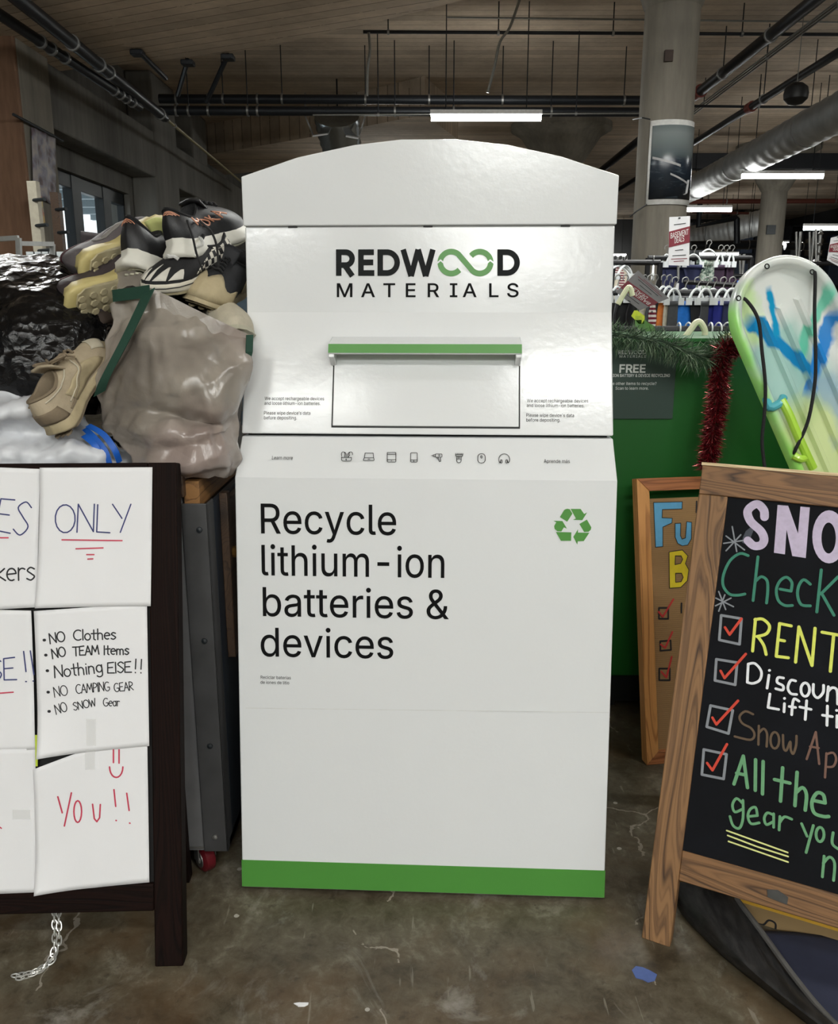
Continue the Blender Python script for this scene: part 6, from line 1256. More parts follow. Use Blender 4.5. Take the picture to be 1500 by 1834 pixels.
# dark green notice
NYf = GY-.007; nq = lambda px, py: atY(px, py, NYf)
c = nq(1152, 750); o = thing('bin_notice', 'dark grey green notice reading FREE on the front of the green bin', 'poster', c)
a0, a1 = nq(1066, 750), nq(1213, 613)
MB().box(a0.x-c.x, a1.x-c.x, -.001, .003, 0, a1.z-c.z).build('notice_board', plain('notice_green', (46, 66, 58), .5, 0, .04, 5), o)
NM = frame((0, -.0014, 0), (1, 0, 0), (0, 0, 1)); M_WINK = plain('white_ink', (222, 226, 222), .6)
def np_(px, py): q = nq(px, py)-c; return (q.x, q.z)
def nt_(s, x, y, capPx, wPx, bold=0, track=0):
    p = np_(x, y); cap = np_(x, y-capPx)[1]-p[1]; W_ = np_(x+wPx, y)[0]-p[0]; return type_out(s, cap, p[0], p[1], bold, track, 0, W_/type_len(s, cap, track))
fill2d('lettering', nt_('FREE', 1107, 667, 14, 48.5, -22)+nt_('LITHIUM-ION BATTERY & DEVICE RECYCLING', 1067, 675, 5.2, 132, -12)+nt_('Have other items to recycle?', 1083, 689.3, 5.2, 92)+nt_('Scan to learn more.', 1101, 697.8, 5.2, 60), M_WINK, o, NM, rule='nonzero')
k_ = 51/375.0
def ng(x, y): return np_(1107+(x-90)*k_*.985*.98, 627+(y-68)*k_*1.03)
lw = abs(ng(0, 0)[0]-ng(34, 0)[0])
strokes('logo_lettering', [[ng((p[0]-90)*.28+90, (p[1]-68)*.28+68) for p in l] for l in R_+E_+D_+W_+D2+band], lw*.26, M_WINK, o, NM, cap='flat')
fill2d('logo_lettering', nt_('MATERIALS', 1108, 640.5, 4.6, 50, 0, 110), M_WINK, o, NM, rule='nonzero')
# pine garland along the top edge
def garland(name, label, cat, path, R, mats, n, L, w, droop=.2, seed=1, stemname='wire'):
    rnd = random.Random(seed); P = cr(path, 10); c = P[len(P)//2]; o = thing(name, label, cat, c)
    MB().tube([p-c for p in P], .006, 6).build(stemname, mats[0], o)
    seg = [0]
    for i in range(1, len(P)): seg.append(seg[-1]+(P[i]-P[i-1]).length)
    mb = MB(); mb.mi = 0
    for i in range(n):
        d = rnd.random()*seg[-1]; j = 1
        while seg[j] < d: j += 1
        p = P[j-1].lerp(P[j], (d-seg[j-1])/max(1e-9, seg[j]-seg[j-1])); t = (P[j]-P[j-1]).normalized()
        u = t.orthogonal().normalized(); v = t.cross(u); a = rnd.uniform(0, 2*pi)
        dirv = (u*cos(a)+v*sin(a)+t*rnd.uniform(-.55, .75)+Vector((0, 0, -droop))).normalized(); ln = L*rnd.uniform(.6, 1.15)
        b0_ = p+dirv*rnd.uniform(0, R*.25); tip = b0_+dirv*ln+Vector((0, 0, -ln*droop*.5)); s_ = dirv.cross(Vector((rnd.random()-.5, rnd.random()-.5, rnd.random()-.5))).normalized()*w
        n_ = dirv.cross(s_).normalized()*w*.35
        m_ = b0_.lerp(tip, .55)
        mb.mi = rnd.randrange(len(mats)); mb.add([b0_-c, m_+s_-c, m_+n_-c, m_-s_-c, tip-c], [(0, 1, 2), (0, 2, 3), (0, 3, 1), (4, 2, 1), (4, 3, 2), (4, 1, 3)])
    k = mb.build('needles' if name == 'pine_garland' else 'foil_fringe', mats, o, flat=True); return o
PN = [plain('pine_dark', (40, 62, 42), .6), plain('pine_mid', (62, 92, 60), .55), plain('pine_grey', (120, 140, 112), .55)]
garland('pine_garland', 'fuzzy artificial green pine garland draped over the top edge of the green bin', 'garland', [atY(1070, 592, 2.43), atY(1105, 600, 2.41), atY(1150, 606, 2.39), atY(1195, 615, 2.385), atY(1235, 632, 2.38), atY(1268, 640, 2.385), atY(1300, 612, 2.40), atY(1340, 606, 2.41)], .03, PN, 2600, .052, .0011, .25, 3)
TN = [plain('tinsel_red', (128, 22, 34), .22, .55, .2, 60), plain('tinsel_dark', (70, 12, 20), .3, .5, .2, 60), plain('tinsel_bright', (214, 110, 112), .15, .8, .1, 60)]
garland('tinsel_garland', 'dark red metallic tinsel hanging down the green bin between notice and sled', 'garland', [atY(1350, 612, 2.38), atY(1318, 622, 2.37), atY(1296, 628, 2.365), atY(1288, 665, 2.37), atY(1284, 720, 2.37), atY(1276, 770, 2.36), atY(1270, 815, 2.36), atY(1262, 838, 2.36)], .02, TN, 4200, .036, .0014, .12, 5)
# ================================================================ SLED
SA = radians(-25.8)
st = atY(1408, 563, 2.26)
SMx = Matrix.Translation(st) @ Matrix.Rotation(radians(-12), 4, 'X') @ Matrix.Rotation(radians(8), 4, 'Z') @ Matrix.Rotation(pi/2, 4, 'X') @ Matrix.Rotation(-SA, 4, 'Z')
# local: x across, y along towards the round nose (+), z out of the face towards the viewer
r_s = .150
sl = thing('snow_sled', 'translucent plastic snow sled with blue, teal and lime swirls leaning on the green bin', 'sled', M=SMx)
SLn = .80
m, nt, b = new_mat('swirled_plastic'); v = coords(nt)
sp = nt.nodes.new('ShaderNodeSeparateXYZ'); nt.links.new(v, sp.inputs[0])
nA = noise_tex(nt, coords(nt, (1, .7, 1)), 6.0, 3, .45, 1.6); nC = noise_tex(nt, coords(nt, (1, .6, 1)), 3.6, 2, .5, 1.8); nD = noise_tex(nt, v, 9, 3, .5, .6)
_mi = SMx.inverted(); _n = SMx.to_3x3() @ Vector((0, 0, 1))
def l2(px, py): q = _mi @ atP(px, py, SMx.translation, _n); return Vector((q.x, q.y))
def band(P0, P1, wid, soft, warp=.05, nz=nA):
    """swirl of pigment along a line, wandering with noise and fading at its ends"""
    a, b_ = l2(*P0), l2(*P1); d = (b_-a).normalized(); n_ = Vector((-d.y, d.x)); L = (b_-a).length
    def dotp(u, o): return mth(nt, 'ADD', mth(nt, 'MULTIPLY', mth(nt, 'SUBTRACT', sp.outputs[0], o.x), u.x), mth(nt, 'MULTIPLY', mth(nt, 'SUBTRACT', sp.outputs[1], o.y), u.y))
    k = mth(nt, 'ABSOLUTE', mth(nt, 'ADD', dotp(n_, a), mth(nt, 'MULTIPLY', mth(nt, 'SUBTRACT', nz, .5), warp*2)))
    t = mth(nt, 'ABSOLUTE', mth(nt, 'SUBTRACT', dotp(d, a), L/2)); t = mth(nt, 'ADD', t, mth(nt, 'MULTIPLY', mth(nt, 'SUBTRACT', nD, .5), warp))
    m1 = ramp(nt, mth(nt, 'DIVIDE', k, wid+soft), [(wid/(wid+soft), (1, 1, 1)), (1, (0, 0, 0))]); m2 = ramp(nt, mth(nt, 'DIVIDE', t, L/2+.03), [(.75, (1, 1, 1)), (1, (0, 0, 0))])
    return mth(nt, 'MULTIPLY', m1, m2)
c = mix(nt, lin((222, 226, 222)), lin((196, 206, 202)), ramp(nt, nC, [(.46, (0, 0, 0)), (.6, (1, 1, 1))]))
c = mix(nt, c, lin((140, 196, 186)), mth(nt, 'MULTIPLY', band((1378, 610), (1470, 730), .075, .05), .7))
c = mix(nt, c, lin((96, 200, 170)), mth(nt, 'MULTIPLY', band((1478, 525), (1440, 640), .010, .010), .9))
c = mix(nt, c, lin((190, 226, 140)), mth(nt, 'MULTIPLY', band((1340, 520), (1356, 600), .012, .02), .7))
c = mix(nt, c, lin((204, 220, 150)), mth(nt, 'MULTIPLY', band((1420, 730), (1560, 980), .10, .04), .85))
c = mix(nt, c, lin((24, 134, 190)), band((1352, 572), (1456, 662), .014, .008, .035))
c = mix(nt, c, lin((24, 150, 196)), band((1384, 530), (1396, 590), .006, .007, .03))
c = mix(nt, c, lin((40, 132, 206)), band((1498, 570), (1466, 690), .016, .010, .06))
c = mix(nt, c, lin((150, 178, 196)), mth(nt, 'MULTIPLY', band((1490, 680), (1530, 780), .02, .04, .06), .8))
edge = mth(nt, 'MULTIPLY', mth(nt, 'MULTIPLY', sp.outputs[0], -1), 6.6)
c = mix(nt, c, lin((150, 226, 96)), mth(nt, 'MULTIPLY', ramp(nt, mth(nt, 'ADD', edge, mth(nt, 'MULTIPLY', mth(nt, 'SUBTRACT', nC, .5), .5)), [(.84, (0, 0, 0)), (.98, (1, 1, 1))]), .85))
nt.links.new(c, b.inputs['Base Color']); b.inputs['Roughness'].default_value = .22; b.inputs['Subsurface Weight'].default_value = .25; b.inputs['Subsurface Radius'].default_value = (.02, .02, .02); b.inputs['Coat Weight'].default_value = .3
M_SLED = m; M_LIME = plain('lime_plastic', (176, 222, 74), .25, 0, .15, 8, coat=.3); M_TEALP = plain('teal_plastic', (84, 178, 190), .25, 0, .15, 12, coat=.3)
def s_out(inset):
    r = r_s-inset; pts = [(-r, -SLn+inset)]+[(-r, -SLn+inset+(SLn-inset)*k/16) for k in range(1, 16)]
    pts += [(r*cos(radians(180-180*k/32)), r*sin(radians(180-180*k/32))) for k in range(33)]
    pts += [(r, -(SLn-inset)*k/16) for k in range(1, 17)]
    return pts
mb = MB()
prof = [(0.000, -.020), (.000, .006), (.006, .013), (.016, .013), (.024, .006), (.030, -.010), (.046, -.018)]
mb.rings([[(x, y, z) for x, y in s_out(ins)] for ins, z in prof], True, True, True)
mb.build('sled_shell', M_SLED, sl, sharp=50)
for x in (-.055, .0, .055): MB().rings([[(x-.012, -SLn+.07, -.019), (x-.005, -SLn+.07, -.008), (x+.005, -SLn+.07, -.008), (x+.012, -SLn+.07, -.019)], [(x-.012, .03, -.019), (x-.005, .02, -.008), (x+.005, .02, -.008), (x+.012, .03, -.019)]]).build('runner_rib', M_SLED, sl)
sm_ = lambda px, py, z=.008: (lambda q: Vector((q.x, q.y, z)))(SMx.inverted() @ atP(px, py, SMx @ Vector((0, 0, z)), SMx.to_3x3() @ Vector((0, 0, 1))))
h0, h1, h2, h3 = sm_(1377, 722), sm_(1402, 722), sm_(1432, 832), sm_(1424, 812)
mb = MB().tube(cr([sm_(1372, 714, .0), sm_(1378, 730, .014), sm_(1396, 722, .016), sm_(1402, 712, .006)], 4), .011, 10); mb.build('handle_end', M_TEALP, sl)
MB().tube(cr([sm_(1398, 716, .016), sm_(1412, 742, .02), sm_(1428, 780, .02), sm_(1444, 815, .02), sm_(1455, 838, .012)], 4), .0115, 10).build('side_handle', M_LIME, sl)
MB().tube(cr([sm_(1420, 816, .016), sm_(1434, 822, .02), sm_(1448, 816, .018)], 4), .010, 10).build('handle_end', M_LIME, sl)
M_ROPE = plain('black_cord', (20, 20, 22), .8, 0, .4, 300, .6, 400)
MB().tube(cr([sm_(1322, 534, -.012), sm_(1336, 538, .012), sm_(1357, 572, .022), sm_(1364, 630, .026), sm_(1370, 690, .026), sm_(1368, 745, .02), sm_(1364, 790, .02), sm_(1369, 838, .02)], 6), .0044, 8).build('pull_cord', M_ROPE, sl)
MB().tube(cr([sm_(1453, 486, -.012), sm_(1459, 492, .012), sm_(1458, 560, .024), sm_(1460, 640, .03), sm_(1458, 690, .03), sm_(1446, 755, .03), sm_(1424, 805, .022), sm_(1420, 818, -.01)], 6), .0044, 8).build('pull_cord', M_ROPE, sl)
for q in ((1322, 534), (1454, 487), (1373, 477)): MB().ring(sm_(*q, .0135), (0, 0, 1), .006, .0016, 12, 5).build('cord_hole', M_ROPE, sl)
# ================================================================ CLOTHES RACKS
M_HANG = plain('clear_hanger', (222, 226, 228), .2, 0, .03, 5); M_BAR = plain('rack_black', (24, 24, 27), .4, .3)
def rack(label, xa, xb, y, z):
    o = thing('clothes_rack', label, 'rack', ((xa+xb)/2, y, 0), 'clothes racks'); h = (xb-xa)/2
    MB().cyl((-h, 0, z), (h, 0, z), .016, 10).build('rail', M_BAR, o)
    for s_ in (-1, 1):
        MB().cyl((s_*h, 0, 0), (s_*h, 0, z), .016, 10).build('upright', M_BAR, o)
        MB().box(s_*h-.02, s_*h+.02, -.28, .28, 0, .03).build('foot', M_BAR, o, bevel=.006)
    return o
def hanger(label, p, w=.16, rz=0, mat=None, grp='clear hangers on the racks', tilt=0):
    o = thing('clothes_hanger', label, 'hanger', M=Matrix.Translation(p) @ Matrix.Rotation(rz, 4, 'Z') @ Matrix.Rotation(tilt, 4, 'Y'), group=grp)
    MB().tube(cr([(-.014, 0, .012), (-.012, 0, .030), (.006, 0, .036), (.015, 0, .022), (.006, 0, .006), (0, 0, -.02)], 4), .003, 6).build('hook', M_CLAMP, o)
    MB().tube(cr([(-w/2, 0, -.07), (-w*.3, 0, -.035), (0, 0, -.018), (w*.3, 0, -.035), (w/2, 0, -.07)], 4), .006, 6).build('arms', mat or M_HANG, o)
    for s_ in (-1, 1): MB().box(s_*w/2-.014, s_*w/2+.014, -.008, .008, -.095, -.06).build('clip', mat or M_HANG, o)
    return o
def garment(name, label, p, mat, w, h, kind='short', rz=0, grp='swimwear on the racks', mat2=None):
    o = thing(name, label, 'clothing', M=Matrix.Translation(p) @ Matrix.Rotation(rz, 4, 'Z'), group=grp); s = random.uniform(0, 9)
    def fold(x, z): return .012*sin(x*50+s)+.006*noise.noise(Vector((x*20, z*20, s)))
    if kind == 'bikini':
        f = lambda u, v: ((u-.5)*w*(1-.85*v**.8), fold(u*w, v)*.6, -v*h)
    elif kind == 'shirt':
        f = lambda u, v: ((u-.5)*w*(.55+.45*min(1, v*4)), fold(u*w, v), -v*h-abs(u-.5)*h*.18*(1-v))
    else:
        f = lambda u, v: ((u-.5)*w*(1+.12*v), fold(u*w, v), -v*h+(.05*h*cos((u-.5)*8) if v > .95 else 0))
    MB().grid(14, 8, f).build('cloth', mat, o, solid=.006, sharp=80)
    MB().grid(14, 2, lambda u, v: ((u-.5)*w*(1.01 if kind != 'shirt' else .5), fold(u*w, 0)*(.6 if kind == 'bikini' else 1)-.004, .002-v*h*.12)).build('waistband', mat2 or mat, o, solid=.006)
    if random.random() < .6:
        MB().box(.25*w, .25*w+.022, -.02, -.018, -h*.9, -h*.9+.055).build('price_tag', M_PAPER, o)
    return o
COLS = {'navy': (28, 34, 72), 'royal': (24, 34, 130), 'azure': (32, 120, 216), 'black': (22, 22, 26), 'char': (70, 72, 76), 'orange': (226, 130, 56), 'cream': (222, 214, 196), 'plum': (44, 22, 48), 'lime': (200, 210, 60), 'mint': (160, 178, 160)}
CM = {k: plain('cloth_'+k, v, .75, 0, .12, 60) for k, v in COLS.items()}
m, nt, b = new_mat('cloth_striped'); v = coords(nt); wv = nd(nt, 'ShaderNodeTexWave', Scale=14, bands_direction='Z'); nt.links.new(v, wv.inputs['Vector']); nt.links.new(ramp(nt, wv.outputs[0], [(.45, lin((120, 24, 48))), (.55, lin((226, 220, 214)))]), b.inputs['Base Color']); CM['stripe'] = m
m, nt, b = new_mat('cloth_floral'); v = coords(nt); n = noise_tex(nt, v, 34, 4, .6, 1.5); nt.links.new(ramp(nt, n, [(.38, lin((48, 66, 60))), (.48, lin((130, 154, 140))), (.58, lin((206, 210, 200)))]), b.inputs['Base Color']); CM['floral'] = m
# near rack just behind the green bin
za = atY(1200, 591, 3.5).z; xa, xb = atY(1060, 591, 3.5).x, atY(1390, 591, 3.5).x
rk1 = rack('black clothes rail just above the green bin top edge', xa, xb, 3.5, za)
for i, x in enumerate((1215, 1232, 1252, 1272, 1286, 1302)):
    q = atY(x, 588, 3.5); o = MB(); o.ring(q+Vector((0, 0, -.002)), (1, .25*(i % 3), 0), .024, .0035, 16, 6)
    tag(o.build('hanger_ring', M_HANG), ['first', 'second', 'third', 'fourth', 'fifth', 'sixth'][i]+' white hanger ring from the kiosk end of the near black rail', 'hanger ring', 'white rings on the near rail')
def place_hanger_px(label, pts, Y, r, mat, name='clothes_hanger'):
    Q = cr([atY(x, y, Y) for x, y in pts], 5); c = Q[len(Q)//2]; o = thing(name, label, 'hanger', c); MB().tube([q-c for q in Q], r, 8).build('hanger_arms', mat, o); return o
M_IVH = plain('ivory_hanger', (224, 224, 190), .4)
place_hanger_px('large ivory plastic hanger standing above the green bin edge', [(1222, 610), (1238, 588), (1246, 578), (1254, 578), (1262, 594), (1258, 612)], 2.75, .010, M_IVH)
place_hanger_px('slim lime hanger lying at the green bin edge beside the sled', [(1285, 612), (1300, 604), (1316, 598)], 2.7, .010, plain('lime_hanger', (206, 218, 130), .4))
place_hanger_px('ivory hanger hooked beside the kiosk near the tilted sale card', [(1106, 545), (1122, 518), (1128, 516), (1132, 530)], 3.3, .010, M_IVH)
# coloured strip hung at the rail
Q = [atY(x, y, 3.3) for x, y in ((1138, 556), (1142, 566), (1148, 580), (1158, 588), (1172, 602))]
o = thing('pennant', 'yellow and green cloth strip drooping over the near rail by the kiosk', 'cloth', Q[0])
MB().strap([q-Q[0] for q in Q[:3]], [Vector((.01, 0, .0)), Vector((.05, 0, .0)), Vector((.02, 0, 0))], .004).build('yellow_cloth', CM['lime'], o)
MB().strap([q-Q[0] for q in Q[1:]], [Vector((.02, 0, .0)), Vector((.05, 0, .01)), Vector((.05, 0, .02)), Vector((.015, 0, 0))], .004).build('green_cloth', plain('cloth_leaf', (86, 130, 62), .7), o)
# second rack: coloured garments
zr = atY(1200, 524, 4.3).z; rk2 = rack('clothes rack with white hangers and the orange and blue garments', atY(1060, 524, 4.3).x, atY(1420, 524, 4.3).x, 4.3, zr)
G2 = [(1104, 'char', 14, 'shirt'), (1118, 'black', 26, 'shirt'), (1133, 'black', 22, 'shirt'), (1152, 'cream', 14, 'shirt'), (1162, 'char', 12, 'shirt'), (1171, 'stripe', 13, 'shirt'), (1186, 'orange', 12, 'shirt'), (1196, 'cream', 10, 'shirt'), (1206, 'char', 12, 'short'), (1224, 'azure', 26, 'short'), (1246, 'black', 18, 'bikini'), (1262, 'char', 12, 'short'), (1275, 'royal', 20, 'short'), (1292, 'royal', 20, 'short'), (1308, 'navy', 20, 'short'), (1326, 'royal', 20, 'short')]
W2 = {'char': 'charcoal', 'stripe': 'maroon and white striped', 'azure': 'bright azure', 'royal': 'royal blue', 'plum': 'dark plum', 'mint': 'mint'}
ORD = ['first', 'second', 'third', 'fourth', 'fifth', 'sixth', 'seventh', 'eighth', 'ninth', 'tenth', 'eleventh', 'twelfth', 'thirteenth', 'fourteenth', 'fifteenth', 'sixteenth']
for i, (x, c, w, kd) in enumerate(G2):
    y0 = 540 if kd != 'shirt' else 536; p = atY(x, y0, 4.3-.02*(i % 3)); ww = w*4.3/FPX*1.25
    garment('hanging_garment', f'{W2.get(c, c)} garment, {ORD[i]} from the kiosk on the orange and blue rack', p, CM[c], ww, .20 if kd == 'shirt' else .19, kd, radians(20) if kd == 'shirt' else 0)
    hanger(f'white hanger holding the {ORD[i]} garment from the kiosk on that rack', Vector((p.x, p.y, p.z+.078)), max(.07, ww*.8), radians(20) if kd == 'shirt' else 0)
# third rack: navy bikinis higher up
zr = atY(1240, 462, 5.5).z; rk3 = rack('taller black rack with navy bikini bottoms and purple tops', atY(1160, 462, 5.5).x, atY(1345, 462, 5.5).x, 5.5, zr+.0)
G3 = [(1192, 'navy', 16, 'bikini', .17), (1203, 'navy', 22, 'bikini', .18), (1222, 'navy', 34, 'bikini', .20), (1240, 'navy', 32, 'bikini', .20), (1267, 'floral', 34, 'bikini', .30), (1288, 'plum', 13, 'short', .24), (1298, 'plum', 12, 'short', .22), (1308, 'plum', 11, 'short', .20)]
for i, (x, c, w, kd, h) in enumerate(G3):
    p = atY(x, 475 if c != 'floral' else 466, 5.5-.03*(i % 2)); ww = w*5.5/FPX*1.15
    garment('hanging_swimwear', f'{W2.get(c, c)} swimwear piece, {ORD[i]} from the thick column on the upper rack', p, CM[c], ww, h, kd, 0, 'swimwear on the upper rack')
    hanger(f'clear clip hanger of the {ORD[i]} swimwear piece on the upper rack', Vector((p.x, p.y, p.z+.082)), ww*.8)
    if c == 'plum':
        for k in (0, 1):
            q = p+Vector((-.02+.03*k, -.03, -h-.02)); t_ = MB().box(-.016, .016, -.001, .001, -.15+.03*k, 0).build('hang_tag', M_PAPER, loc=q); tag(t_, f'{"longer" if k == 0 else "shorter"} white tag under the {ORD[i]} swimwear piece', 'tag', 'white tags under the purple tops')
# white clear hangers heap at the far left of the racks and dark arms
rack('short black rail beside the kiosk in front of the thick column', atY(1085, 465, 5.0).x, atY(1182, 465, 5.0).x, 5.0, atY(1130, 470, 5.0).z)
for i, (x, y) in enumerate(((1100, 470), (1110, 470), (1120, 470), (1170, 470))):
    q = atY(x, y, 5.0); hanger(['clear empty hanger on the short rail, nearest the kiosk', 'clear empty hanger on the short rail, second from the kiosk', 'clear empty hanger on the short rail, third from the kiosk', 'clear empty hanger in front of the thick column'][i], q, .18, radians(25*i), grp='empty clear hangers')
for i, (x, c) in enumerate(((1100, 'black'), (1107, 'stripe'), (1114, 'cream'))):
    garment('hanging_garment', f'{W2.get(c, c)} far garment beside the kiosk edge under the ceiling strip', atY(x, 475, 8), CM[c], .14, .30, 'shirt', 0, 'far garments by the kiosk edge')
for i, (x0, x1, y, Y) in enumerate(((1225, 1320, 505, 5.3), (1190, 1300, 531, 4.9))):
    MB().cyl(atY(x0, y, Y)-rk3.location, atY(x1, y+6, Y-.2)-rk3.location, .014, 8).build('display_arm', M_BAR, rk3)
# many far garments as individuals, dim rows behind
for i in range(14):
    x = 1236+i*7; c = ['char', 'black', 'mint', 'navy', 'cream', 'plum', 'azure'][i % 7]
    garment('hanging_garment', f'{W2.get(c, c)} far garment, {"abcdefghijklmn".index("abcdefghijklmn"[i])+1 and ORD[i]} along the dim back rail behind the upper rack', atY(x, 500+(i % 3)*3, 7.5), CM[c], .10, .34, 'short', radians(30), 'garments on the dim back rail')
rack('dim back rail behind the upper rack', atY(1225, 496, 7.5).x, atY(1345, 496, 7.5).x, 7.5, atY(1280, 494, 7.5).z)
# sale cards
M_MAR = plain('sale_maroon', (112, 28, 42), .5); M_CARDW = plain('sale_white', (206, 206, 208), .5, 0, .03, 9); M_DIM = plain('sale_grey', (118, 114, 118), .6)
def sale(label, P, Y, flip=False, dim=False):
    """four picture corners TL TR BR BL"""
    q = [atY(*p, Y) for p in P]; c = sum(q, Vector())/4
    o = thing('sale_card', label, 'sign', c, 'sale cards')
    def B_(u, v, z=0): p = q[3].lerp(q[2], u).lerp(q[0].lerp(q[1], u), v)-c; return Vector((p.x, p.y-z, p.z))
    k = lambda pts, z0, z1, nm, mt: MB().rings([[B_(u, v, z0) for u, v in pts], [B_(u, v, z1) for u, v in pts]]).build(nm, mt, o)
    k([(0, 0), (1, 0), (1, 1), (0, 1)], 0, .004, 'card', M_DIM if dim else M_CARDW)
    f = (lambda u, v: (u, v)) if not flip else (lambda u, v: (1-u, 1-v))
    k([f(0, .37), f(1, .47), f(1, .80), f(0, .70)], .0042, .0052, 'maroon_band', M_MAR)
    def word(s, u0, v0, u1, v1, hgt, sk=0, nm='lettering', mt=None):
        W0 = type_len(s, 1); k_ = mth_ = None; L_ = []
        for l in type_out(s, 1): L_.append([(u0+(u1-u0)*px/W0, v0+(v1-v0)*px/W0+py*hgt) for px, py in l])
        me = fill2d(nm, L_, mt, o, None, .0002, 'nonzero')
        for vv in me.data.vertices: vv.co = B_(*f(vv.co.x, vv.co.y), .0056)
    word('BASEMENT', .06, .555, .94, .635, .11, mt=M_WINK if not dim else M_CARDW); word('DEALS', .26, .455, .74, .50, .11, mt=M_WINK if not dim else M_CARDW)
    for (u0, u1, v) in ((.22, .8, .83), (.3, .7, .30), (.18, .84, .19), (.12, .9, .12), (.25, .75, .07)):
        k([f(u0, v), f(u1, v+.02), f(u1, v+.035), f(u0, v+.015)], .0042, .0048, 'fine_print', M_MAR if v < .15 else M_GREY)
    k([f(.43, .955), f(.53, .955), f(.53, .985), f(.43, .985)], .0042, .006, 'clip_slot', M_BLKF)
    return o
sale('upright white sale card with maroon band reading BASEMENT DEALS before the column', ((1198, 389), (1235, 387), (1233, 476), (1196, 475)), 5.35)
SCD = sale('tilted upside down grey sale card hanging beside the kiosk', ((1142, 484.5), (1197, 534), (1145, 556), (1102, 523)), 3.46, True, True)
MB().cyl(Vector((0, .01, .07)), Vector((.0, .04, .075+(za-SCD.location.z-.07))), .003, 6).build('wire_hook', M_CLAMP, SCD)
o = sale('white and red sale card above the sled, cut by the frame', ((1487, 426), (1512, 420), (1506, 480), (1480, 466)), 5.0)
tag(MB().cyl(atY(1214, 476, 5.4), atY(1214, 500, 5.4), .008, 6).build('card_stem', M_CLAMP), 'thin metal stem under the upright sale card', 'stand')
# far sale racks to the right of the sled
rack('chrome far rail above the sled nose', atY(1400, 463, 8).x, atY(1540, 463, 8).x, 8.0, atY(1450, 472, 8).z)
# ================================================================ FLOOR THINGS UNDER THE CHALKBOARD
def drape(px_rows, z, amp, seed, K=14, kv=4):
    """thin sheet over the floor from picture outlines; z(t) height"""
    R = [[atZ(x, y, h) for x, y, h in r] for r in px_rows]; cols = []
    for k in range(K):
        col = []
        for r in R:
            f = k/(K-1)*(len(r)-1); i = min(int(f), len(r)-2); col.append(r[i].lerp(r[i+1], f-i))
        cols.append(cr(col, kv))
    nv = len(cols[0]); mb = MB()
    mb.rings([[cols[k][j]+Vector((0, 0, amp*(noise.noise(cols[k][j]*9+Vector((seed, 0, 0)))+.5))) for k in range(K)] for j in range(nv)], False)
    return mb
m, nt, b = new_mat('black_vinyl'); v = coords(nt); n = noise_tex(nt, coords(nt, (1, .3, 1), (0, 0, .6)), 60, 5, .7)
nt.links.new(ramp(nt, n, [(.4, lin((24, 24, 25))), (.62, lin((46, 45, 45)))]), b.inputs['Base Color']); b.inputs['Roughness'].default_value = .42; bump(nt, b, n, .3, .002); M_VIN = m
o = drape([[(1204, 1578, .05), (1255, 1586, .07), (1300, 1598, .06), (1318, 1606, .05)], [(1206, 1598, .035), (1262, 1618, .06), (1312, 1632, .055), (1338, 1638, .045)], [(1222, 1640, .008), (1290, 1672, .05), (1340, 1680, .05), (1368, 1684, .035)], [(1278, 1700, .006), (1345, 1735, .045), (1384, 1745, .04), (1408, 1738, .02)],
           [(1372, 1776, .006), (1418, 1796, .04), (1440, 1800, .035), (1456, 1798, .02)], [(1440, 1830, .006), (1475, 1842, .035), (1492, 1842, .03), (1500, 1840, .02)], [(1500, 1878, .006), (1520, 1885, .03), (1530, 1885, .03), (1540, 1880, .02)]], 0, .004, 2).build('vinyl_banner', M_VIN, solid=.003, sharp=60)
tag(o, 'black vinyl sheet rolled out on the floor under the chalkboard', 'banner')
mb = drape([[(1345, 1668, .012), (1420, 1672, .012), (1560, 1690, .012)], [(1385, 1712, .01), (1450, 1720, .012), (1580, 1735, .012)], [(1430, 1770, .008), (1500, 1780, .01), (1600, 1790, .01)], [(1490, 1836, .006), (1530, 1845, .01), (1620, 1855, .01)]], 0, .004, 5)
tag(mb.build('floor_cloth', plain('navy_cloth', (38, 42, 62), .8, 0, .15, 20), solid=.004), 'dark navy cloth spread beside the black vinyl sheet', 'cloth')
# grey cord edging between vinyl and cloth
tag(MB().tube(cr([atZ(x, y, h) for x, y, h in ((1318, 1610, .055), (1345, 1645, .05), (1378, 1690, .04), (1418, 1745, .03), (1462, 1800, .025), (1505, 1845, .025))], 4), .006, 8).build('edge_piping', plain('piping_grey', (84, 82, 80), .7)), 'grey piping along the edge of the black vinyl sheet', 'trim')
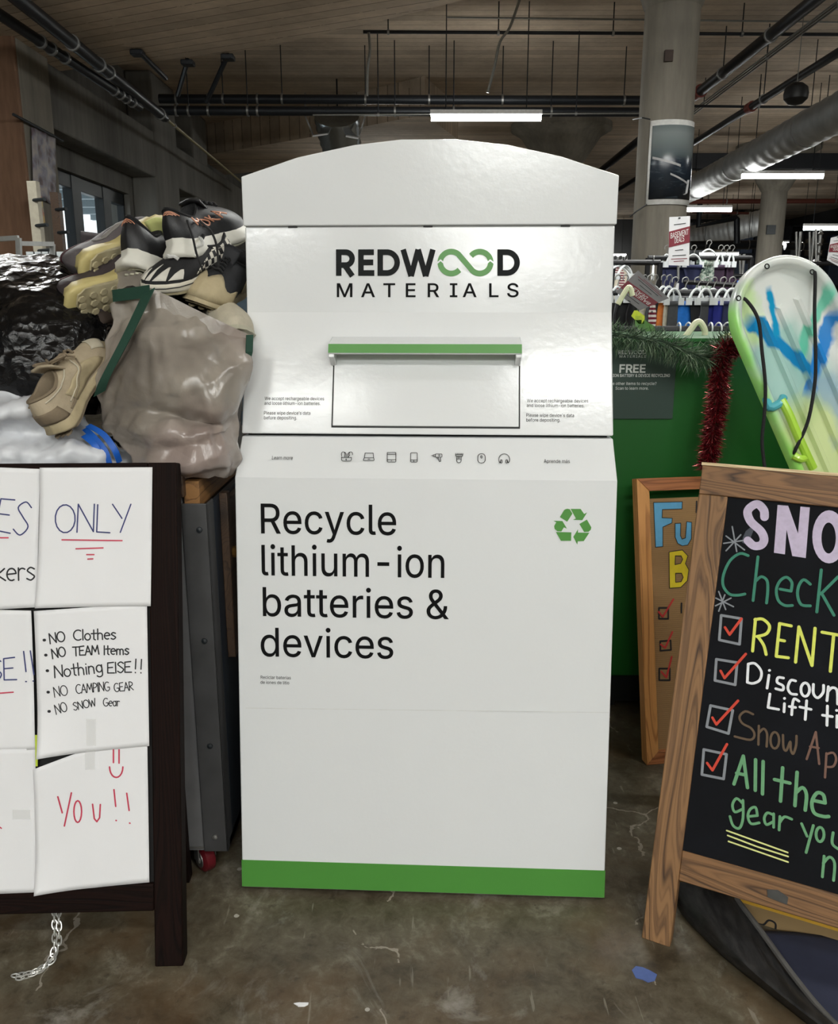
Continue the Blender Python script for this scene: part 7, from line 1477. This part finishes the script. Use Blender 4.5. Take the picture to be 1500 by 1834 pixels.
# cardboard standing between the easel legs
a_, b_, = atZ(1208, 1596, 0), None
Bc = RM @ Vector((sw2*.6, .02, -.16)); Bc.z = 0
xc = Vector((cos(radians(28)), -sin(radians(28)), 0)); CMt = frame(Bc, xc, Vector((sin(radians(28))*.12, cos(radians(28))*.12, 1)))
o = thing('cardboard_sheet', 'tan cardboard sheet with a black scribble standing behind the chalkboard rail', 'cardboard', M=CMt)
MB().box(0, .60, 0, .34, -.004, 0).build('card', plain('tan_card', (150, 124, 84), .8, 0, .06, 6), o)
ys_ = (lambda q: q.y)(CMt.inverted() @ atP(1300, 1602, CMt.translation, CMt.to_3x3() @ Vector((0, 0, 1))))
MB().box(-.0, .60, ys_-.006, ys_+.03, .0005, .002).build('yellow_strip', plain('yellow_strip', (216, 168, 52), .6), o)
cq = lambda px, py: (lambda q: (q.x, q.y))(CMt.inverted() @ atP(px, py, CMt.translation, CMt.to_3x3() @ Vector((0, 0, 1))))
strokes('scribble', [[cq(*p) for p in sm([(1340, 1640), (1350, 1650), (1366, 1656), (1376, 1648), (1388, 1654), (1386, 1668), (1374, 1676), (1384, 1688)])]], .004, INK['black'], o, Matrix.Translation((0, 0, .0004)))
strokes('scribble', [[cq(*p) for p in sm([(1312, 1606), (1316, 1622), (1330, 1636), (1345, 1646)])]], .003, INK['black'], o, Matrix.Translation((0, 0, .0004)))
# torn blue tape on the floor
q = [atZ(x, y, .0) for x, y in ((1131, 1738), (1138, 1731), (1150, 1733), (1164, 1739), (1176, 1746), (1172, 1757), (1160, 1760), (1150, 1755), (1138, 1752))]
tag(MB().prism([(p.x, p.y) for p in q], .0, .0012).build('tape_scrap', plain('painter_blue', (74, 94, 148), .7, 0, .12, 60)), 'torn scrap of blue painters tape stuck on the concrete floor', 'tape')
for i, (x, y) in enumerate(((540, 1800), (1185, 1680-1+0))):
    if i: continue
    c = atZ(x, y, .0); mb = MB(); mb.prism([(c.x+.012*cos(k)*(1+.4*sin(3*k)), c.y+.006*sin(k)*(1+.3*cos(2*k))) for k in [j*2*pi/9 for j in range(9)]], 0, .002); tag(mb.build('paper_crumb', M_PAPER), 'tiny white paper crumb on the concrete floor', 'litter')
